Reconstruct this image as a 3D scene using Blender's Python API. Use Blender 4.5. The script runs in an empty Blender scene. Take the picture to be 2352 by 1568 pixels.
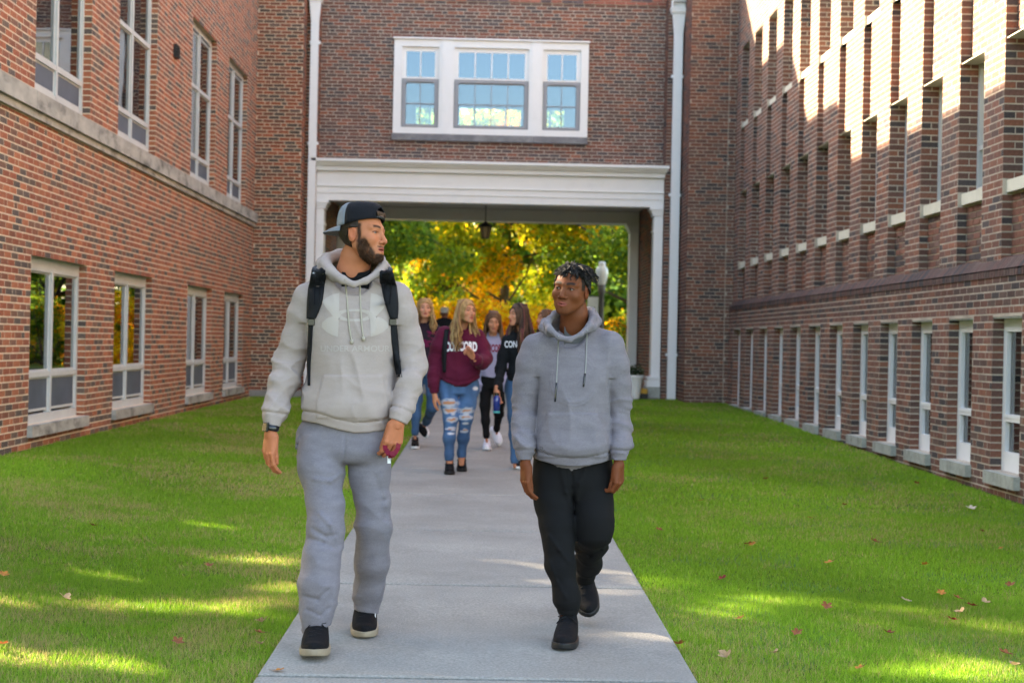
import bpy, math, random
import numpy as np
from mathutils import Vector, Matrix
from mathutils.bvhtree import BVHTree

random.seed(7)
RNG = np.random.default_rng(11)
SC = bpy.context.scene
COL = SC.collection

# ------------------------------------------------------------------ camera
CAMZ = 1.42
FPX = 3600.0                      # focal length in units of a 2352 px wide picture
ROLL = math.radians(1.2)
YAW = 61.0 / 3600.0
_F = Vector((math.sin(YAW), math.cos(YAW), 0))
_R0 = Vector((math.cos(YAW), -math.sin(YAW), 0))
_U0 = Vector((0, 0, 1))
_R = _R0 * math.cos(ROLL) + _U0 * math.sin(ROLL)
_U = -_R0 * math.sin(ROLL) + _U0 * math.cos(ROLL)
camd = bpy.data.cameras.new('camera')
cam = bpy.data.objects.new('camera', camd)
COL.objects.link(cam)
cam.matrix_world = Matrix(((_R.x, _U.x, -_F.x, 0), (_R.y, _U.y, -_F.y, 0), (_R.z, _U.z, -_F.z, CAMZ), (0, 0, 0, 1)))
camd.sensor_width = 36.0
camd.lens = 36.0 * FPX / 2352.0
camd.clip_end = 1500
camd.clip_start = 0.1
camd.dof.use_dof = True
camd.dof.focus_distance = 7.0
camd.dof.aperture_fstop = 4.2
SC.camera = cam

# ------------------------------------------------------------------ sky and sun
SUNV = Vector((-1.6, 1.0, 0.93)).normalized()       # towards the sun
SUN_EL = math.asin(SUNV.z)
SUN_ROT = math.atan2(SUNV.x, SUNV.y)
world = bpy.data.worlds.new("World")
SC.world = world
world.use_nodes = True
wn = world.node_tree.nodes
wl = world.node_tree.links
sky = wn.new('ShaderNodeTexSky')
sky.sky_type = 'NISHITA'
sky.sun_disc = False
sky.sun_elevation = SUN_EL
sky.sun_rotation = SUN_ROT
sky.air_density = 1.0
sky.dust_density = 1.2
sky.ozone_density = 1.0
bg = wn['Background']
bg.inputs['Strength'].default_value = 0.10
wl.new(sky.outputs['Color'], bg.inputs['Color'])
sund = bpy.data.lights.new('sun', 'SUN')
sund.energy = 3.9
sund.angle = math.radians(0.6)
sund.color = (1.0, 0.89, 0.72)
sun = bpy.data.objects.new('sun', sund)
COL.objects.link(sun)
sun.rotation_euler = SUNV.to_track_quat('Z', 'Y').to_euler()
sun.location = (-20, 20, 30)
SC.view_settings.view_transform = 'Standard'
SC.view_settings.look = 'None'
SC.view_settings.gamma = 1.0
SC.view_settings.exposure = 3.38
SC.view_settings.use_white_balance = True
SC.view_settings.white_balance_temperature = 7700
SC.view_settings.white_balance_tint = 10
SC.view_settings.use_curve_mapping = False
SC.render.engine = 'CYCLES'
SC.cycles.max_bounces = 8
SC.cycles.diffuse_bounces = 4
SC.cycles.glossy_bounces = 3
SC.cycles.transparent_max_bounces = 12
SC.cycles.caustics_reflective = False
SC.cycles.caustics_refractive = False
SC.cycles.sample_clamp_indirect = 6.0

# ------------------------------------------------------------------ helpers
def P(x, y, Y):
    """A point at depth Y (metres along the courtyard) seen at picture position x, y (2352 wide)."""
    d = _F + _R * ((x - 1176.0) / FPX) + _U * ((784.0 - y) / FPX)
    t = Y / d.y
    return Vector((d.x * t, d.y * t, CAMZ + d.z * t))

def proj(p):
    v = Vector(p) - Vector((0, 0, CAMZ))
    f = v.dot(_F)
    if f < 0.1:
        return None
    return (1176 + FPX * v.dot(_R) / f, 784 - FPX * v.dot(_U) / f, f)

def gz(X, Y):
    """height of the ground"""
    p = 0.0122 * max(-10.0, min(Y, 31.0))
    if X < -0.9:
        t = min(1.0, (-X - 0.9) / 3.4)
        t = t * t * (3 - 2 * t)
        return p + t * (0.29 - p) * (1.0 if Y > 0 else 0.6)
    return p

def empty(name, loc, label=None, cat=None, group=None):
    o = bpy.data.objects.new(name, None)
    o.empty_display_size = 0.2
    COL.objects.link(o)
    o.location = loc
    if label: o['label'] = label
    if cat: o['category'] = cat
    if group: o['group'] = group
    return o

def tag(o, label=None, cat=None, group=None, kind=None):
    if label: o['label'] = label
    if cat: o['category'] = cat
    if group: o['group'] = group
    if kind: o['kind'] = kind
    return o

def link(name, me, parent=None):
    o = bpy.data.objects.new(name, me)
    COL.objects.link(o)
    if parent is not None:
        o.parent = parent
        loc = Vector((0, 0, 0))
        p = parent
        while p is not None:                      # parts are modelled in world space
            loc += p.location
            p = p.parent
        o.location = -loc
    return o

class MB:
    """collects polygons with a colour each and links them as one mesh object"""
    def __init__(s):
        s.v = []; s.f = []; s.c = []
    def face(s, pts, col=(1, 1, 1)):
        n = len(s.v)
        s.v.extend([tuple(p) for p in pts])
        s.f.append(tuple(range(n, n + len(pts))))
        s.c.append(col)
    def box(s, lo, hi, col=(1, 1, 1)):
        x0, y0, z0 = lo; x1, y1, z1 = hi
        s.obox((x0, y0, z0), (x1 - x0, 0, 0), (0, y1 - y0, 0), (0, 0, z1 - z0), col)
    def obox(s, o, a, b, c, col=(1, 1, 1)):
        o = Vector(o); a = Vector(a); b = Vector(b); c = Vector(c)
        if a.cross(b).dot(c) < 0:
            a, b = b, a
        n = len(s.v)
        s.v.extend([tuple(q) for q in (o, o + a, o + a + b, o + b, o + c, o + a + c, o + a + b + c, o + b + c)])
        for q in ((3, 2, 1, 0), (4, 5, 6, 7), (0, 1, 5, 4), (1, 2, 6, 5), (2, 3, 7, 6), (3, 0, 4, 7)):
            s.f.append(tuple(n + i for i in q)); s.c.append(col)
    def tube(s, pts, rad, seg=8, col=(1, 1, 1), cap=True):
        pts = [Vector(p) for p in pts]
        if not hasattr(rad, '__len__'):
            rad = [rad] * len(pts)
        rings = []
        up = Vector((0.13, 0.27, 1)).normalized()
        for i, p in enumerate(pts):
            d = (pts[min(i + 1, len(pts) - 1)] - pts[max(i - 1, 0)])
            if d.length < 1e-9: d = Vector((0, 0, 1))
            d.normalize()
            if abs(d.dot(up)) > 0.95: up = Vector((1, 0.2, 0)).normalized()
            a = d.cross(up).normalized(); b = d.cross(a).normalized()
            up = -b if b.dot(up) < 0 else b
            a = d.cross(up).normalized(); b = up
            n = len(s.v)
            for k in range(seg):
                t = 2 * math.pi * k / seg
                s.v.append(tuple(p + a * (math.cos(t) * rad[i]) + b * (math.sin(t) * rad[i])))
            rings.append(n)
        for i in range(len(rings) - 1):
            for k in range(seg):
                k2 = (k + 1) % seg
                s.f.append((rings[i] + k, rings[i] + k2, rings[i + 1] + k2, rings[i + 1] + k)); s.c.append(col)
        if cap:
            s.f.append(tuple(rings[0] + k for k in reversed(range(seg)))); s.c.append(col)
            s.f.append(tuple(rings[-1] + k for k in range(seg))); s.c.append(col)
    def lathe(s, prof, c, seg=24, col=(1, 1, 1)):
        rings = []
        for r, z in prof:
            n = len(s.v)
            for k in range(seg):
                t = 2 * math.pi * k / seg
                s.v.append((c[0] + r * math.cos(t), c[1] + r * math.sin(t), c[2] + z))
            rings.append(n)
        for i in range(len(rings) - 1):
            for k in range(seg):
                k2 = (k + 1) % seg
                s.f.append((rings[i] + k, rings[i] + k2, rings[i + 1] + k2, rings[i + 1] + k)); s.c.append(col)
    def extend(s, o):
        n = len(s.v)
        s.v.extend(o.v); s.f.extend([tuple(n + i for i in f) for f in o.f]); s.c.extend(o.c)
    def mesh(s, name, mat=None, smooth=False, cols=True):
        me = bpy.data.meshes.new(name)
        me.from_pydata(s.v, [], s.f)
        if cols:
            tot = np.array([len(f) for f in s.f])
            ca = np.ones((len(s.f), 4), np.float32)
            ca[:, :3] = np.array(s.c, np.float32)
            ca = np.repeat(ca, tot, axis=0)
            at = me.color_attributes.new('Col', 'FLOAT_COLOR', 'CORNER')
            at.data.foreach_set('color', ca.ravel())
        if smooth:
            me.polygons.foreach_set('use_smooth', [True] * len(s.f))
        if mat: me.materials.append(mat)
        return me
    def build(s, name, mat=None, parent=None, smooth=False, cols=True):
        return link(name, s.mesh(name, mat, smooth, cols), parent)

def np_mesh(name, V, F, mat, parent=None, col=None, smooth=True, domain='POINT'):
    """mesh object straight from numpy arrays, F (n,3) or (n,4)"""
    me = bpy.data.meshes.new(name)
    k = F.shape[1]
    me.vertices.add(len(V)); me.loops.add(len(F) * k); me.polygons.add(len(F))
    me.vertices.foreach_set('co', V.astype(np.float32).ravel())
    me.loops.foreach_set('vertex_index', F.astype(np.int32).ravel())
    me.polygons.foreach_set('loop_start', np.arange(0, len(F) * k, k, dtype=np.int32))
    me.polygons.foreach_set('use_smooth', np.full(len(F), smooth))
    me.update(calc_edges=True)
    if col is not None:
        at = me.color_attributes.new('Col', 'FLOAT_COLOR', domain)
        c4 = np.ones((len(col), 4), np.float32); c4[:, :3] = col
        at.data.foreach_set('color', c4.ravel())
    if mat: me.materials.append(mat)
    return link(name, me, parent) if parent != 'nolink' else me

# ------------------------------------------------------------------ materials
def N(nt, t, **kw):
    n = nt.nodes.new(t)
    for k, v in kw.items():
        if k in n.inputs: n.inputs[k].default_value = v
        else: setattr(n, k, v)
    return n

def make_mat(name, base=(0.5, 0.5, 0.5), rough=0.7, attr=False, var=0.0, vscale=8.0, stain=0.0, stain_col=(0.1, 0.09, 0.07),
             stain_scale=1.5, bump=0.0, bscale=60.0, metal=0.0, spec=0.3, sheen=0.0, sss=0.0, coat=0.0, stretch=None,
             var2=0.0, v2scale=300.0, transl=0.0, emit=None):
    m = bpy.data.materials.new(name); m.use_nodes = True
    nt = m.node_tree; L = nt.links
    b = nt.nodes['Principled BSDF']
    b.inputs['Roughness'].default_value = rough
    b.inputs['Metallic'].default_value = metal
    b.inputs['Specular IOR Level'].default_value = spec
    b.inputs['Sheen Weight'].default_value = sheen
    b.inputs['Coat Weight'].default_value = coat
    tc = N(nt, 'ShaderNodeTexCoord')
    vec = tc.outputs['Object']
    if stretch:
        mp = N(nt, 'ShaderNodeMapping'); mp.inputs['Scale'].default_value = stretch
        L.new(vec, mp.inputs['Vector']); vec = mp.outputs['Vector']
    if attr:
        a = N(nt, 'ShaderNodeAttribute', attribute_name='Col'); c = a.outputs['Color']
    else:
        a = N(nt, 'ShaderNodeRGB'); a.outputs[0].default_value = (*base, 1); c = a.outputs[0]
    def noisemul(c, scale, amt, detail=4.0):
        n = N(nt, 'ShaderNodeTexNoise', Scale=scale, Detail=detail, Roughness=0.6)
        L.new(vec, n.inputs['Vector'])
        mr = N(nt, 'ShaderNodeMapRange'); mr.inputs['From Min'].default_value = 0.3; mr.inputs['From Max'].default_value = 0.7
        mr.inputs['To Min'].default_value = 1 - amt; mr.inputs['To Max'].default_value = 1 + amt
        L.new(n.outputs['Fac'], mr.inputs['Value'])
        mx = N(nt, 'ShaderNodeVectorMath', operation='SCALE')
        L.new(c, mx.inputs[0]); L.new(mr.outputs[0], mx.inputs['Scale'])
        return mx.outputs[0]
    if var: c = noisemul(c, vscale, var)
    if var2: c = noisemul(c, v2scale, var2, 2.0)
    if stain:
        n = N(nt, 'ShaderNodeTexNoise', Scale=stain_scale, Detail=6.0, Roughness=0.65)
        L.new(vec, n.inputs['Vector'])
        mr = N(nt, 'ShaderNodeMapRange'); mr.inputs['From Min'].default_value = 0.5; mr.inputs['From Max'].default_value = 0.72
        mr.inputs['To Max'].default_value = stain
        L.new(n.outputs['Fac'], mr.inputs['Value'])
        mx = N(nt, 'ShaderNodeMix', data_type='RGBA')
        L.new(mr.outputs[0], mx.inputs['Factor']); L.new(c, mx.inputs['A']); mx.inputs['B'].default_value = (*stain_col, 1)
        c = mx.outputs['Result']
    L.new(c, b.inputs['Base Color'])
    if sss:
        b.inputs['Subsurface Weight'].default_value = sss
        b.inputs['Subsurface Radius'].default_value = (0.012, 0.005, 0.003)
        b.inputs['Subsurface Scale'].default_value = 1.0
    if bump:
        n = N(nt, 'ShaderNodeTexNoise', Scale=bscale, Detail=5.0)
        L.new(vec, n.inputs['Vector'])
        bp = N(nt, 'ShaderNodeBump', Strength=1.0, Distance=bump)
        L.new(n.outputs['Fac'], bp.inputs['Height']); L.new(bp.outputs[0], b.inputs['Normal'])
    if transl:
        tr = N(nt, 'ShaderNodeBsdfTranslucent'); L.new(c, tr.inputs['Color'])
        mix = N(nt, 'ShaderNodeMixShader', Fac=transl)
        L.new(b.outputs[0], mix.inputs[1]); L.new(tr.outputs[0], mix.inputs[2])
        L.new(mix.outputs[0], nt.nodes['Material Output'].inputs['Surface'])
    if emit:
        b.inputs['Emission Color'].default_value = (*emit[:3], 1); b.inputs['Emission Strength'].default_value = emit[3]
    return m

def glass_mat(name, tint=(0.75, 0.8, 0.78), ior=1.9, wave=0.0, gcol=(1, 1, 1)):
    m = bpy.data.materials.new(name); m.use_nodes = True
    nt = m.node_tree; L = nt.links
    nt.nodes.remove(nt.nodes['Principled BSDF'])
    t = N(nt, 'ShaderNodeBsdfTransparent', Color=(*tint, 1))
    g = N(nt, 'ShaderNodeBsdfGlossy', Color=(*gcol, 1), Roughness=0.0)
    f = N(nt, 'ShaderNodeFresnel', IOR=ior)
    if wave:
        tc = N(nt, 'ShaderNodeTexCoord')
        n = N(nt, 'ShaderNodeTexNoise', Scale=1.6, Detail=1.0)
        L.new(tc.outputs['Object'], n.inputs['Vector'])
        bp = N(nt, 'ShaderNodeBump', Strength=1.0, Distance=wave)
        L.new(n.outputs['Fac'], bp.inputs['Height']); L.new(bp.outputs[0], g.inputs['Normal'])
    mx = N(nt, 'ShaderNodeMixShader')
    L.new(f.outputs[0], mx.inputs[0]); L.new(t.outputs[0], mx.inputs[1]); L.new(g.outputs[0], mx.inputs[2])
    L.new(mx.outputs[0], nt.nodes['Material Output'].inputs['Surface'])
    return m

M = {}
M['brick'] = make_mat('brick', rough=0.85, attr=True, var=0.22, vscale=26, var2=0.12, v2scale=160, stain=0.35, stain_col=(0.16, 0.11, 0.09), stain_scale=0.7, bump=0.002, bscale=120)
M['mortar_warm'] = make_mat('mortar_warm', (0.72, 0.58, 0.43), 0.9, var=0.15, vscale=12, bump=0.003, bscale=90)
M['mortar_grey'] = make_mat('mortar_grey', (0.44, 0.375, 0.305), 0.9, var=0.25, vscale=3, bump=0.003, bscale=90)
M['limestone'] = make_mat('limestone', (0.42, 0.40, 0.36), 0.85, var=0.25, vscale=2.5, stain=0.95, stain_col=(0.10, 0.10, 0.09), stain_scale=2.2, bump=0.003, bscale=50, stretch=(1, 1.0, 2.2))
M['grey_slate'] = make_mat('grey_slate', (0.19, 0.19, 0.20), 0.8, var=0.2, vscale=4, stain=0.5, stain_col=(0.4, 0.4, 0.38), stain_scale=2.5, bump=0.002)
M['sill_stone'] = make_mat('sill_stone', (0.36, 0.37, 0.33), 0.85, var=0.2, vscale=9, stain=0.6, stain_col=(0.17, 0.165, 0.14), stain_scale=6, bump=0.002)
M['white_paint'] = make_mat('white_paint', (0.80, 0.80, 0.80), 0.5, var=0.04, vscale=3, stain=0.18, stain_col=(0.45, 0.43, 0.36), stain_scale=3.0, spec=0.4)
M['cream_paint'] = make_mat('cream_paint', (0.62, 0.60, 0.50), 0.55, var=0.06, vscale=5, stain=0.25, stain_col=(0.4, 0.36, 0.25), stain_scale=4)
M['alu'] = make_mat('alu', (0.56, 0.57, 0.56), 0.45, var=0.06, vscale=5, spec=0.5)
M['screen_grey'] = make_mat('screen_grey', (0.30, 0.31, 0.34), 0.5, spec=0.4)
M['screen'] = make_mat('screen', (0.085, 0.105, 0.14), 0.55, var=0.15, vscale=3, spec=0.5)
M['ceiling'] = make_mat('ceiling', (0.52, 0.49, 0.42), 0.7, var=0.05)
M['interior'] = make_mat('interior', (0.25, 0.23, 0.20), 0.9, var=0.2, vscale=1.0)
M['glass'] = glass_mat('glass', ior=3.0, wave=0.0012)
M['glass_left'] = glass_mat('glass_left', ior=5.0, wave=0.0012)
M['glass_low'] = glass_mat('glass_low', tint=(0.85, 0.9, 0.93), ior=1.9, wave=0.0006, gcol=(0.6, 0.78, 0.95))
M['glass_up'] = glass_mat('glass_up', tint=(0.30, 0.38, 0.44), ior=2.3, wave=0.0006, gcol=(0.60, 0.79, 0.97))
M['concrete'] = make_mat('concrete', (0.275, 0.262, 0.238), 0.9, var=0.14, vscale=1.6, var2=0.22, v2scale=85, stain=0.55, stain_col=(0.17, 0.165, 0.155), stain_scale=0.9, bump=0.004, bscale=170)
M['dark_metal'] = make_mat('dark_metal', (0.03, 0.03, 0.03), 0.5, metal=0.3)
M['soil'] = make_mat('soil', (0.06, 0.04, 0.025), 0.95, var=0.3, vscale=8, bump=0.01, bscale=40)
# ------------------------------------------------------------------ brickwork
CH = 0.0677; BL = 0.2105; JT = 0.0135
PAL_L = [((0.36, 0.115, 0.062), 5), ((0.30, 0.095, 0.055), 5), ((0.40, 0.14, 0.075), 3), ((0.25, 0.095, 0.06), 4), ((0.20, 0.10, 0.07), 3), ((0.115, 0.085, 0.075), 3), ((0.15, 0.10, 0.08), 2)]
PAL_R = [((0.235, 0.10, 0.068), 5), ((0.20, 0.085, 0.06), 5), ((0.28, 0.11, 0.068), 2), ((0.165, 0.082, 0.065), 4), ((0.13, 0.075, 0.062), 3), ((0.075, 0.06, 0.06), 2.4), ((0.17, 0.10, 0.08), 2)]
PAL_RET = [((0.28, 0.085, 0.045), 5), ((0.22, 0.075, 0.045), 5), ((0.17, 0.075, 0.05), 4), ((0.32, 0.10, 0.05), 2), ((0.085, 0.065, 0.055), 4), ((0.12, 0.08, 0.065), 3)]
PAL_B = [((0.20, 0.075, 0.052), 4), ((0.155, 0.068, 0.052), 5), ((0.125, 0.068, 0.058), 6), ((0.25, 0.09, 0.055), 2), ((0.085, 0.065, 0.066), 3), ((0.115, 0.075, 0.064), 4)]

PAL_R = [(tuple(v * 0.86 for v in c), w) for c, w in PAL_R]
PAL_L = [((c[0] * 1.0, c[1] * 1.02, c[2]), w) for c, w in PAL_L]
class Bricks:
    def __init__(s):
        s.items = []          # (origin, a(u), b(depth), c(z), colour)
        s.brnd = random.Random(3)
    def pick(s, pal):
        t = s.brnd.uniform(0, sum(w for _, w in pal))
        for c, w in pal:
            t -= w
            if t <= 0: return c
        return pal[0][0]
    def face(s, O, u, n, L, z0, z1, pal, holes=(), phase=0, pattern='common', z_of=None):
        """brick pieces on the plane through O, along u (length L), outward normal n"""
        u = Vector(u); n = Vector(n); O = Vector(O)
        k0 = int(math.floor(z0 / CH + 1e-6)); k1 = int(math.ceil(z1 / CH - 1e-6))
        for k in range(k0, k1):
            zb = k * CH; zt = zb + CH - JT
            zb = max(zb, z0); zt2 = min(zt, z1)
            if zt2 - zb < 0.015: continue
            zm = (zb + zt2) / 2
            edges = []
            if pattern == 'common':
                if k % 6 == (2 + phase) % 6:
                    a = -0.05; t = 0
                    while a < L:
                        w = BL if t % 2 == 0 else BL / 2
                        edges.append((a, a + w)); a += w; t += 1
                else:
                    a = -BL + (BL / 2 if (k + phase) % 2 else 0.0)
                    if k % 6 > (2 + phase) % 6: a += 0.02
                    while a < L:
                        edges.append((a, a + BL)); a += BL
            elif pattern == 'quoin':       # one brick wide: a stretcher, then two headers
                if (k + phase) % 2: edges = [(0, L)]
                else: edges = [(0, L / 2), (L / 2, L)]
            elif pattern == 'header': edges = [(0, L)]
            for a, b in edges:
                a = max(a, 0.0); b = min(b, L)
                segs = [(a, b)]
                for h in holes:
                    if h[2] < zm < h[3]:
                        ns = []
                        for (p, q) in segs:
                            if q <= h[0] or p >= h[1]: ns.append((p, q)); continue
                            if p < h[0]: ns.append((p, h[0]))
                            if q > h[1]: ns.append((h[1], q))
                        segs = ns
                for p, q in segs:
                    if q - p < 0.035: continue
                    pr = s.brnd.uniform(-0.0002, 0.0014)
                    c = s.pick(pal); v = s.brnd.uniform(0.85, 1.15)
                    g0 = 0.0 if p <= 0.001 else JT / 2
                    g1 = 0.0 if q >= L - 0.001 else JT / 2
                    s.items.append((O + u * (p + g0) + n * (pr - 0.006) + Vector((0, 0, zb)), u * (q - p - g0 - g1), n * 0.007, Vector((0, 0, zt2 - zb)), (c[0] * v, c[1] * v, c[2] * v)))
    def build(s, parent, nsep=300, name='brick'):
        sc = []
        for i, it in enumerate(s.items):
            c = it[0] + it[1] * 0.5 + it[3] * 0.5
            pr = proj(c)
            if pr is None or not (5 < pr[0] < 2347 and 5 < pr[1] < 1563): continue
            nrm = it[2].normalized(); vd = (Vector((0, 0, CAMZ)) - c).normalized()
            w = nrm.dot(vd)
            if w <= 0: continue
            sc.append((-w * it[1].length * it[3].length / pr[2] ** 2, i))
        sc.sort()
        sep = set(i for _, i in sc[:nsep])
        cache = {}
        mb = MB()
        for i, it in enumerate(s.items):
            if i in sep:
                L = it[1].length; hgt = it[3].length
                ci = tuple(round(x * 22) / 22 if j else round(x * 18) / 18 for j, x in enumerate(it[4]))
                key = (round(L, 2), round(hgt, 3), tuple(round(x, 3) for x in it[1].normalized()), tuple(round(x, 3) for x in it[2].normalized()), tuple(int(x * 40) for x in it[4]))
                if key not in cache:
                    b = MB()
                    b.obox((0, 0, 0), it[1], it[2], it[3], it[4])
                    cache[key] = (b.mesh(name, M['brick']), L)
                o = link(name, cache[key][0], parent)
                o.location = o.location + it[0]
            else:
                mb.obox(*it[:4], it[4])
        # the hidden back faces of the pieces are not needed
        keep_f = []; keep_c = []
        o = mb.build('brickwork', M['brick'], parent)
        o['kind'] = 'stuff'
        return o

def backing(mb, O, u, n, L, z0, z1, holes=(), depth=0.25, inset=0.0):
    """the wall behind the bricks with its openings and their reveals"""
    u = Vector(u); n = Vector(n); O = Vector(O) - n * inset
    us = sorted(set([0, L] + [h[0] for h in holes] + [h[1] for h in holes]))
    us = [x for x in us if 0 <= x <= L]
    zs = sorted(set([z0, z1] + [h[2] for h in holes] + [h[3] for h in holes]))
    zs = [z for z in zs if z0 <= z <= z1]
    def hole(a, z):
        return any(h[0] < a < h[1] and h[2] < z < h[3] for h in holes)
    for i in range(len(us) - 1):
        for j in range(len(zs) - 1):
            am = (us[i] + us[i + 1]) / 2; zm = (zs[j] + zs[j + 1]) / 2
            if hole(am, zm): continue
            q = [O + u * a + Vector((0, 0, z)) for a, z in ((us[i], zs[j]), (us[i + 1], zs[j]), (us[i + 1], zs[j + 1]), (us[i], zs[j + 1]))]
            mb.face(q); mb.face([p - n * depth for p in reversed(q)])
    for h in holes:
        a, b, c, d = h
        c = max(c, z0); d = min(d, z1)
        cs = [O + u * x + Vector((0, 0, z)) for x, z in ((a, c), (b, c), (b, d), (a, d))]
        for i in range(4):
            p, q = cs[i], cs[(i + 1) % 4]
            mb.face([p, q, q - n * depth, p - n * depth])

X_ = Vector((1, 0, 0)); Y_ = Vector((0, 1, 0)); Z_ = Vector((0, 0, 1))

# ------------------------------------------------------------------ left building
WL = -4.45
left = empty('brick_building', (WL, 22, 0.0), 'long red brick building on the left with aluminium windows and a grey stone band', 'building')
lw = [(15.38, 17.52), (18.83, 20.95), (23.42, 25.5), (26.72, 28.78)]
L0 = 14.0; L1 = 29.9
holes = []
HL = 9.1
for a, b in lw:
    holes.append((a - L0, b - L0, 0.50, 2.17))
    holes.append((a - L0, b - L0, 3.77, 6.18))
bk = Bricks()
mw = MB()
bk.face((WL, L0, 0), Y_, X_, L1 - L0, 0.0, 3.48, PAL_L, holes)
bk.face((WL, L0, 0), Y_, X_, L1 - L0, 3.75, 9.1, PAL_L, holes, phase=1)
backing(mw, (WL, L0, 0), Y_, X_, L1 - L0, -0.3, HL, holes)
for a, b in lw:                                   # far reveals face the camera
    for z0, z1 in ((0.50, 2.17), (3.77, 6.18)):
        bk.face((WL - 0.10, b - 0.001, 0), X_, -Y_, 0.10, z0, z1, PAL_L, pattern='header')
        bk.face((WL - 0.10, a + 0.001, 0), X_, Y_, 0.10, z0, z1, PAL_L, pattern='header')
# return wall towards the bridge, its side and the strip beside the opening
bk.face((WL, 29.9, 0), X_, -Y_, 0.87, 0, 9.2, PAL_RET)
bk.face((-3.58, 29.9, 0), Y_, X_, 0.6, 0, 9.2, PAL_L)
bk.face((-3.58, 30.5, 0), X_, -Y_, 0.22, 0, 9.2, PAL_RET, pattern='quoin')
bk.face((-3.36, 30.5, 0), Y_, X_, 0.5, 0, 9.2, PAL_L)
mw.box((WL - 0.3, 29.906, -0.3), (-3.586, 37, 11.0), (1, 1, 1))
mw.box((-3.7, 30.506, -0.3), (-3.366, 37, 9.9), (1, 1, 1))
mw.build('wall', M['mortar_warm'], left)
bk.build(left, 300)
rb = MB()
WX = WL - 2.8; WD = WL - 9  # unseen near wing kept shallow so sun rays pass to the lawn
rb.box((WX, L0, HL - 0.2), (WL - 0.006, 19, HL)); rb.box((WD, 19, HL - 0.2), (WL - 0.006, 30.4, HL + 0.0))
rb.box((WD, 26.5, HL + 0.001), (WL - 0.006, 30.0, 10.0))
rb.box((WX, L0, -0.3), (WX + 0.2, 19, HL - 0.2)); rb.box((WD, 19, -0.3), (WX, 19.2, HL - 0.2)); rb.box((WD, 19.2, -0.3), (WD + 0.2, 29.9, HL - 0.2))
rb.box((WX + 0.2, L0, -0.3), (WL - 0.27, L0 + 0.25, HL - 0.2))
rb.box((WX + 0.2, L0 + .25, 3.3), (WL - 0.3, 29.9, 3.5)); rb.box((WX + 0.2, L0 + .25, -0.3), (WL - 0.27, 29.9, 0.3))
rb.box((WD, 29.9, -0.3), (WL - 0.3, 46, 11.4)); rb.box((WL - 0.3, 37.01, -0.3), (WL + 0.2, 46, 11.4))  # unseen mass extended back to block sun from the passage's right inner wall
rb.build('rear_structure', M['interior'], left)
# stone band of separate blocks with a lower moulding
yy = L0; bi = 0
while yy < L1 - 0.01:
    ln = min(1.22, L1 - yy)
    m = MB()
    m.box((WL - 0.01, yy + 0.004, 3.565), (WL + 0.075, yy + ln - 0.004, 3.745))
    m.box((WL - 0.01, yy + 0.004, 3.49), (WL + 0.040, yy + ln - 0.004, 3.56))
    m.build('band_stone', M['limestone'], left)
    yy += ln

def frame_rect(mb, O, u, n, a0, a1, z0, z1, w, d, proud=0.0):
    """four bars round a rectangle in the plane O,u; w wide, d deep"""
    O = Vector(O); u = Vector(u); n = Vector(n)
    def bar(p0, p1, q0, q1):
        mb.obox(O + u * p0 + n * (proud - d) + Vector((0, 0, q0)), u * (p1 - p0), n * d, Vector((0, 0, q1 - q0)))
    if not hasattr(w, '__len__'): w = (w, w, w, w)      # left, right, bottom, top
    bar(a0, a0 + w[0], z0, z1); bar(a1 - w[1], a1, z0, z1)
    bar(a0 + w[0], a1 - w[1], z0, z0 + w[2]); bar(a0 + w[0], a1 - w[1], z1 - w[3], z1)

def pane(mb, O, u, n, a0, a1, z0, z1, off=0.0):
    O = Vector(O); u = Vector(u); n = Vector(n)
    mb.obox(O + u * a0 + n * (off - 0.005) + Vector((0, 0, z0)), u * (a1 - a0), n * 0.005, Vector((0, 0, z1 - z0)))

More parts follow.
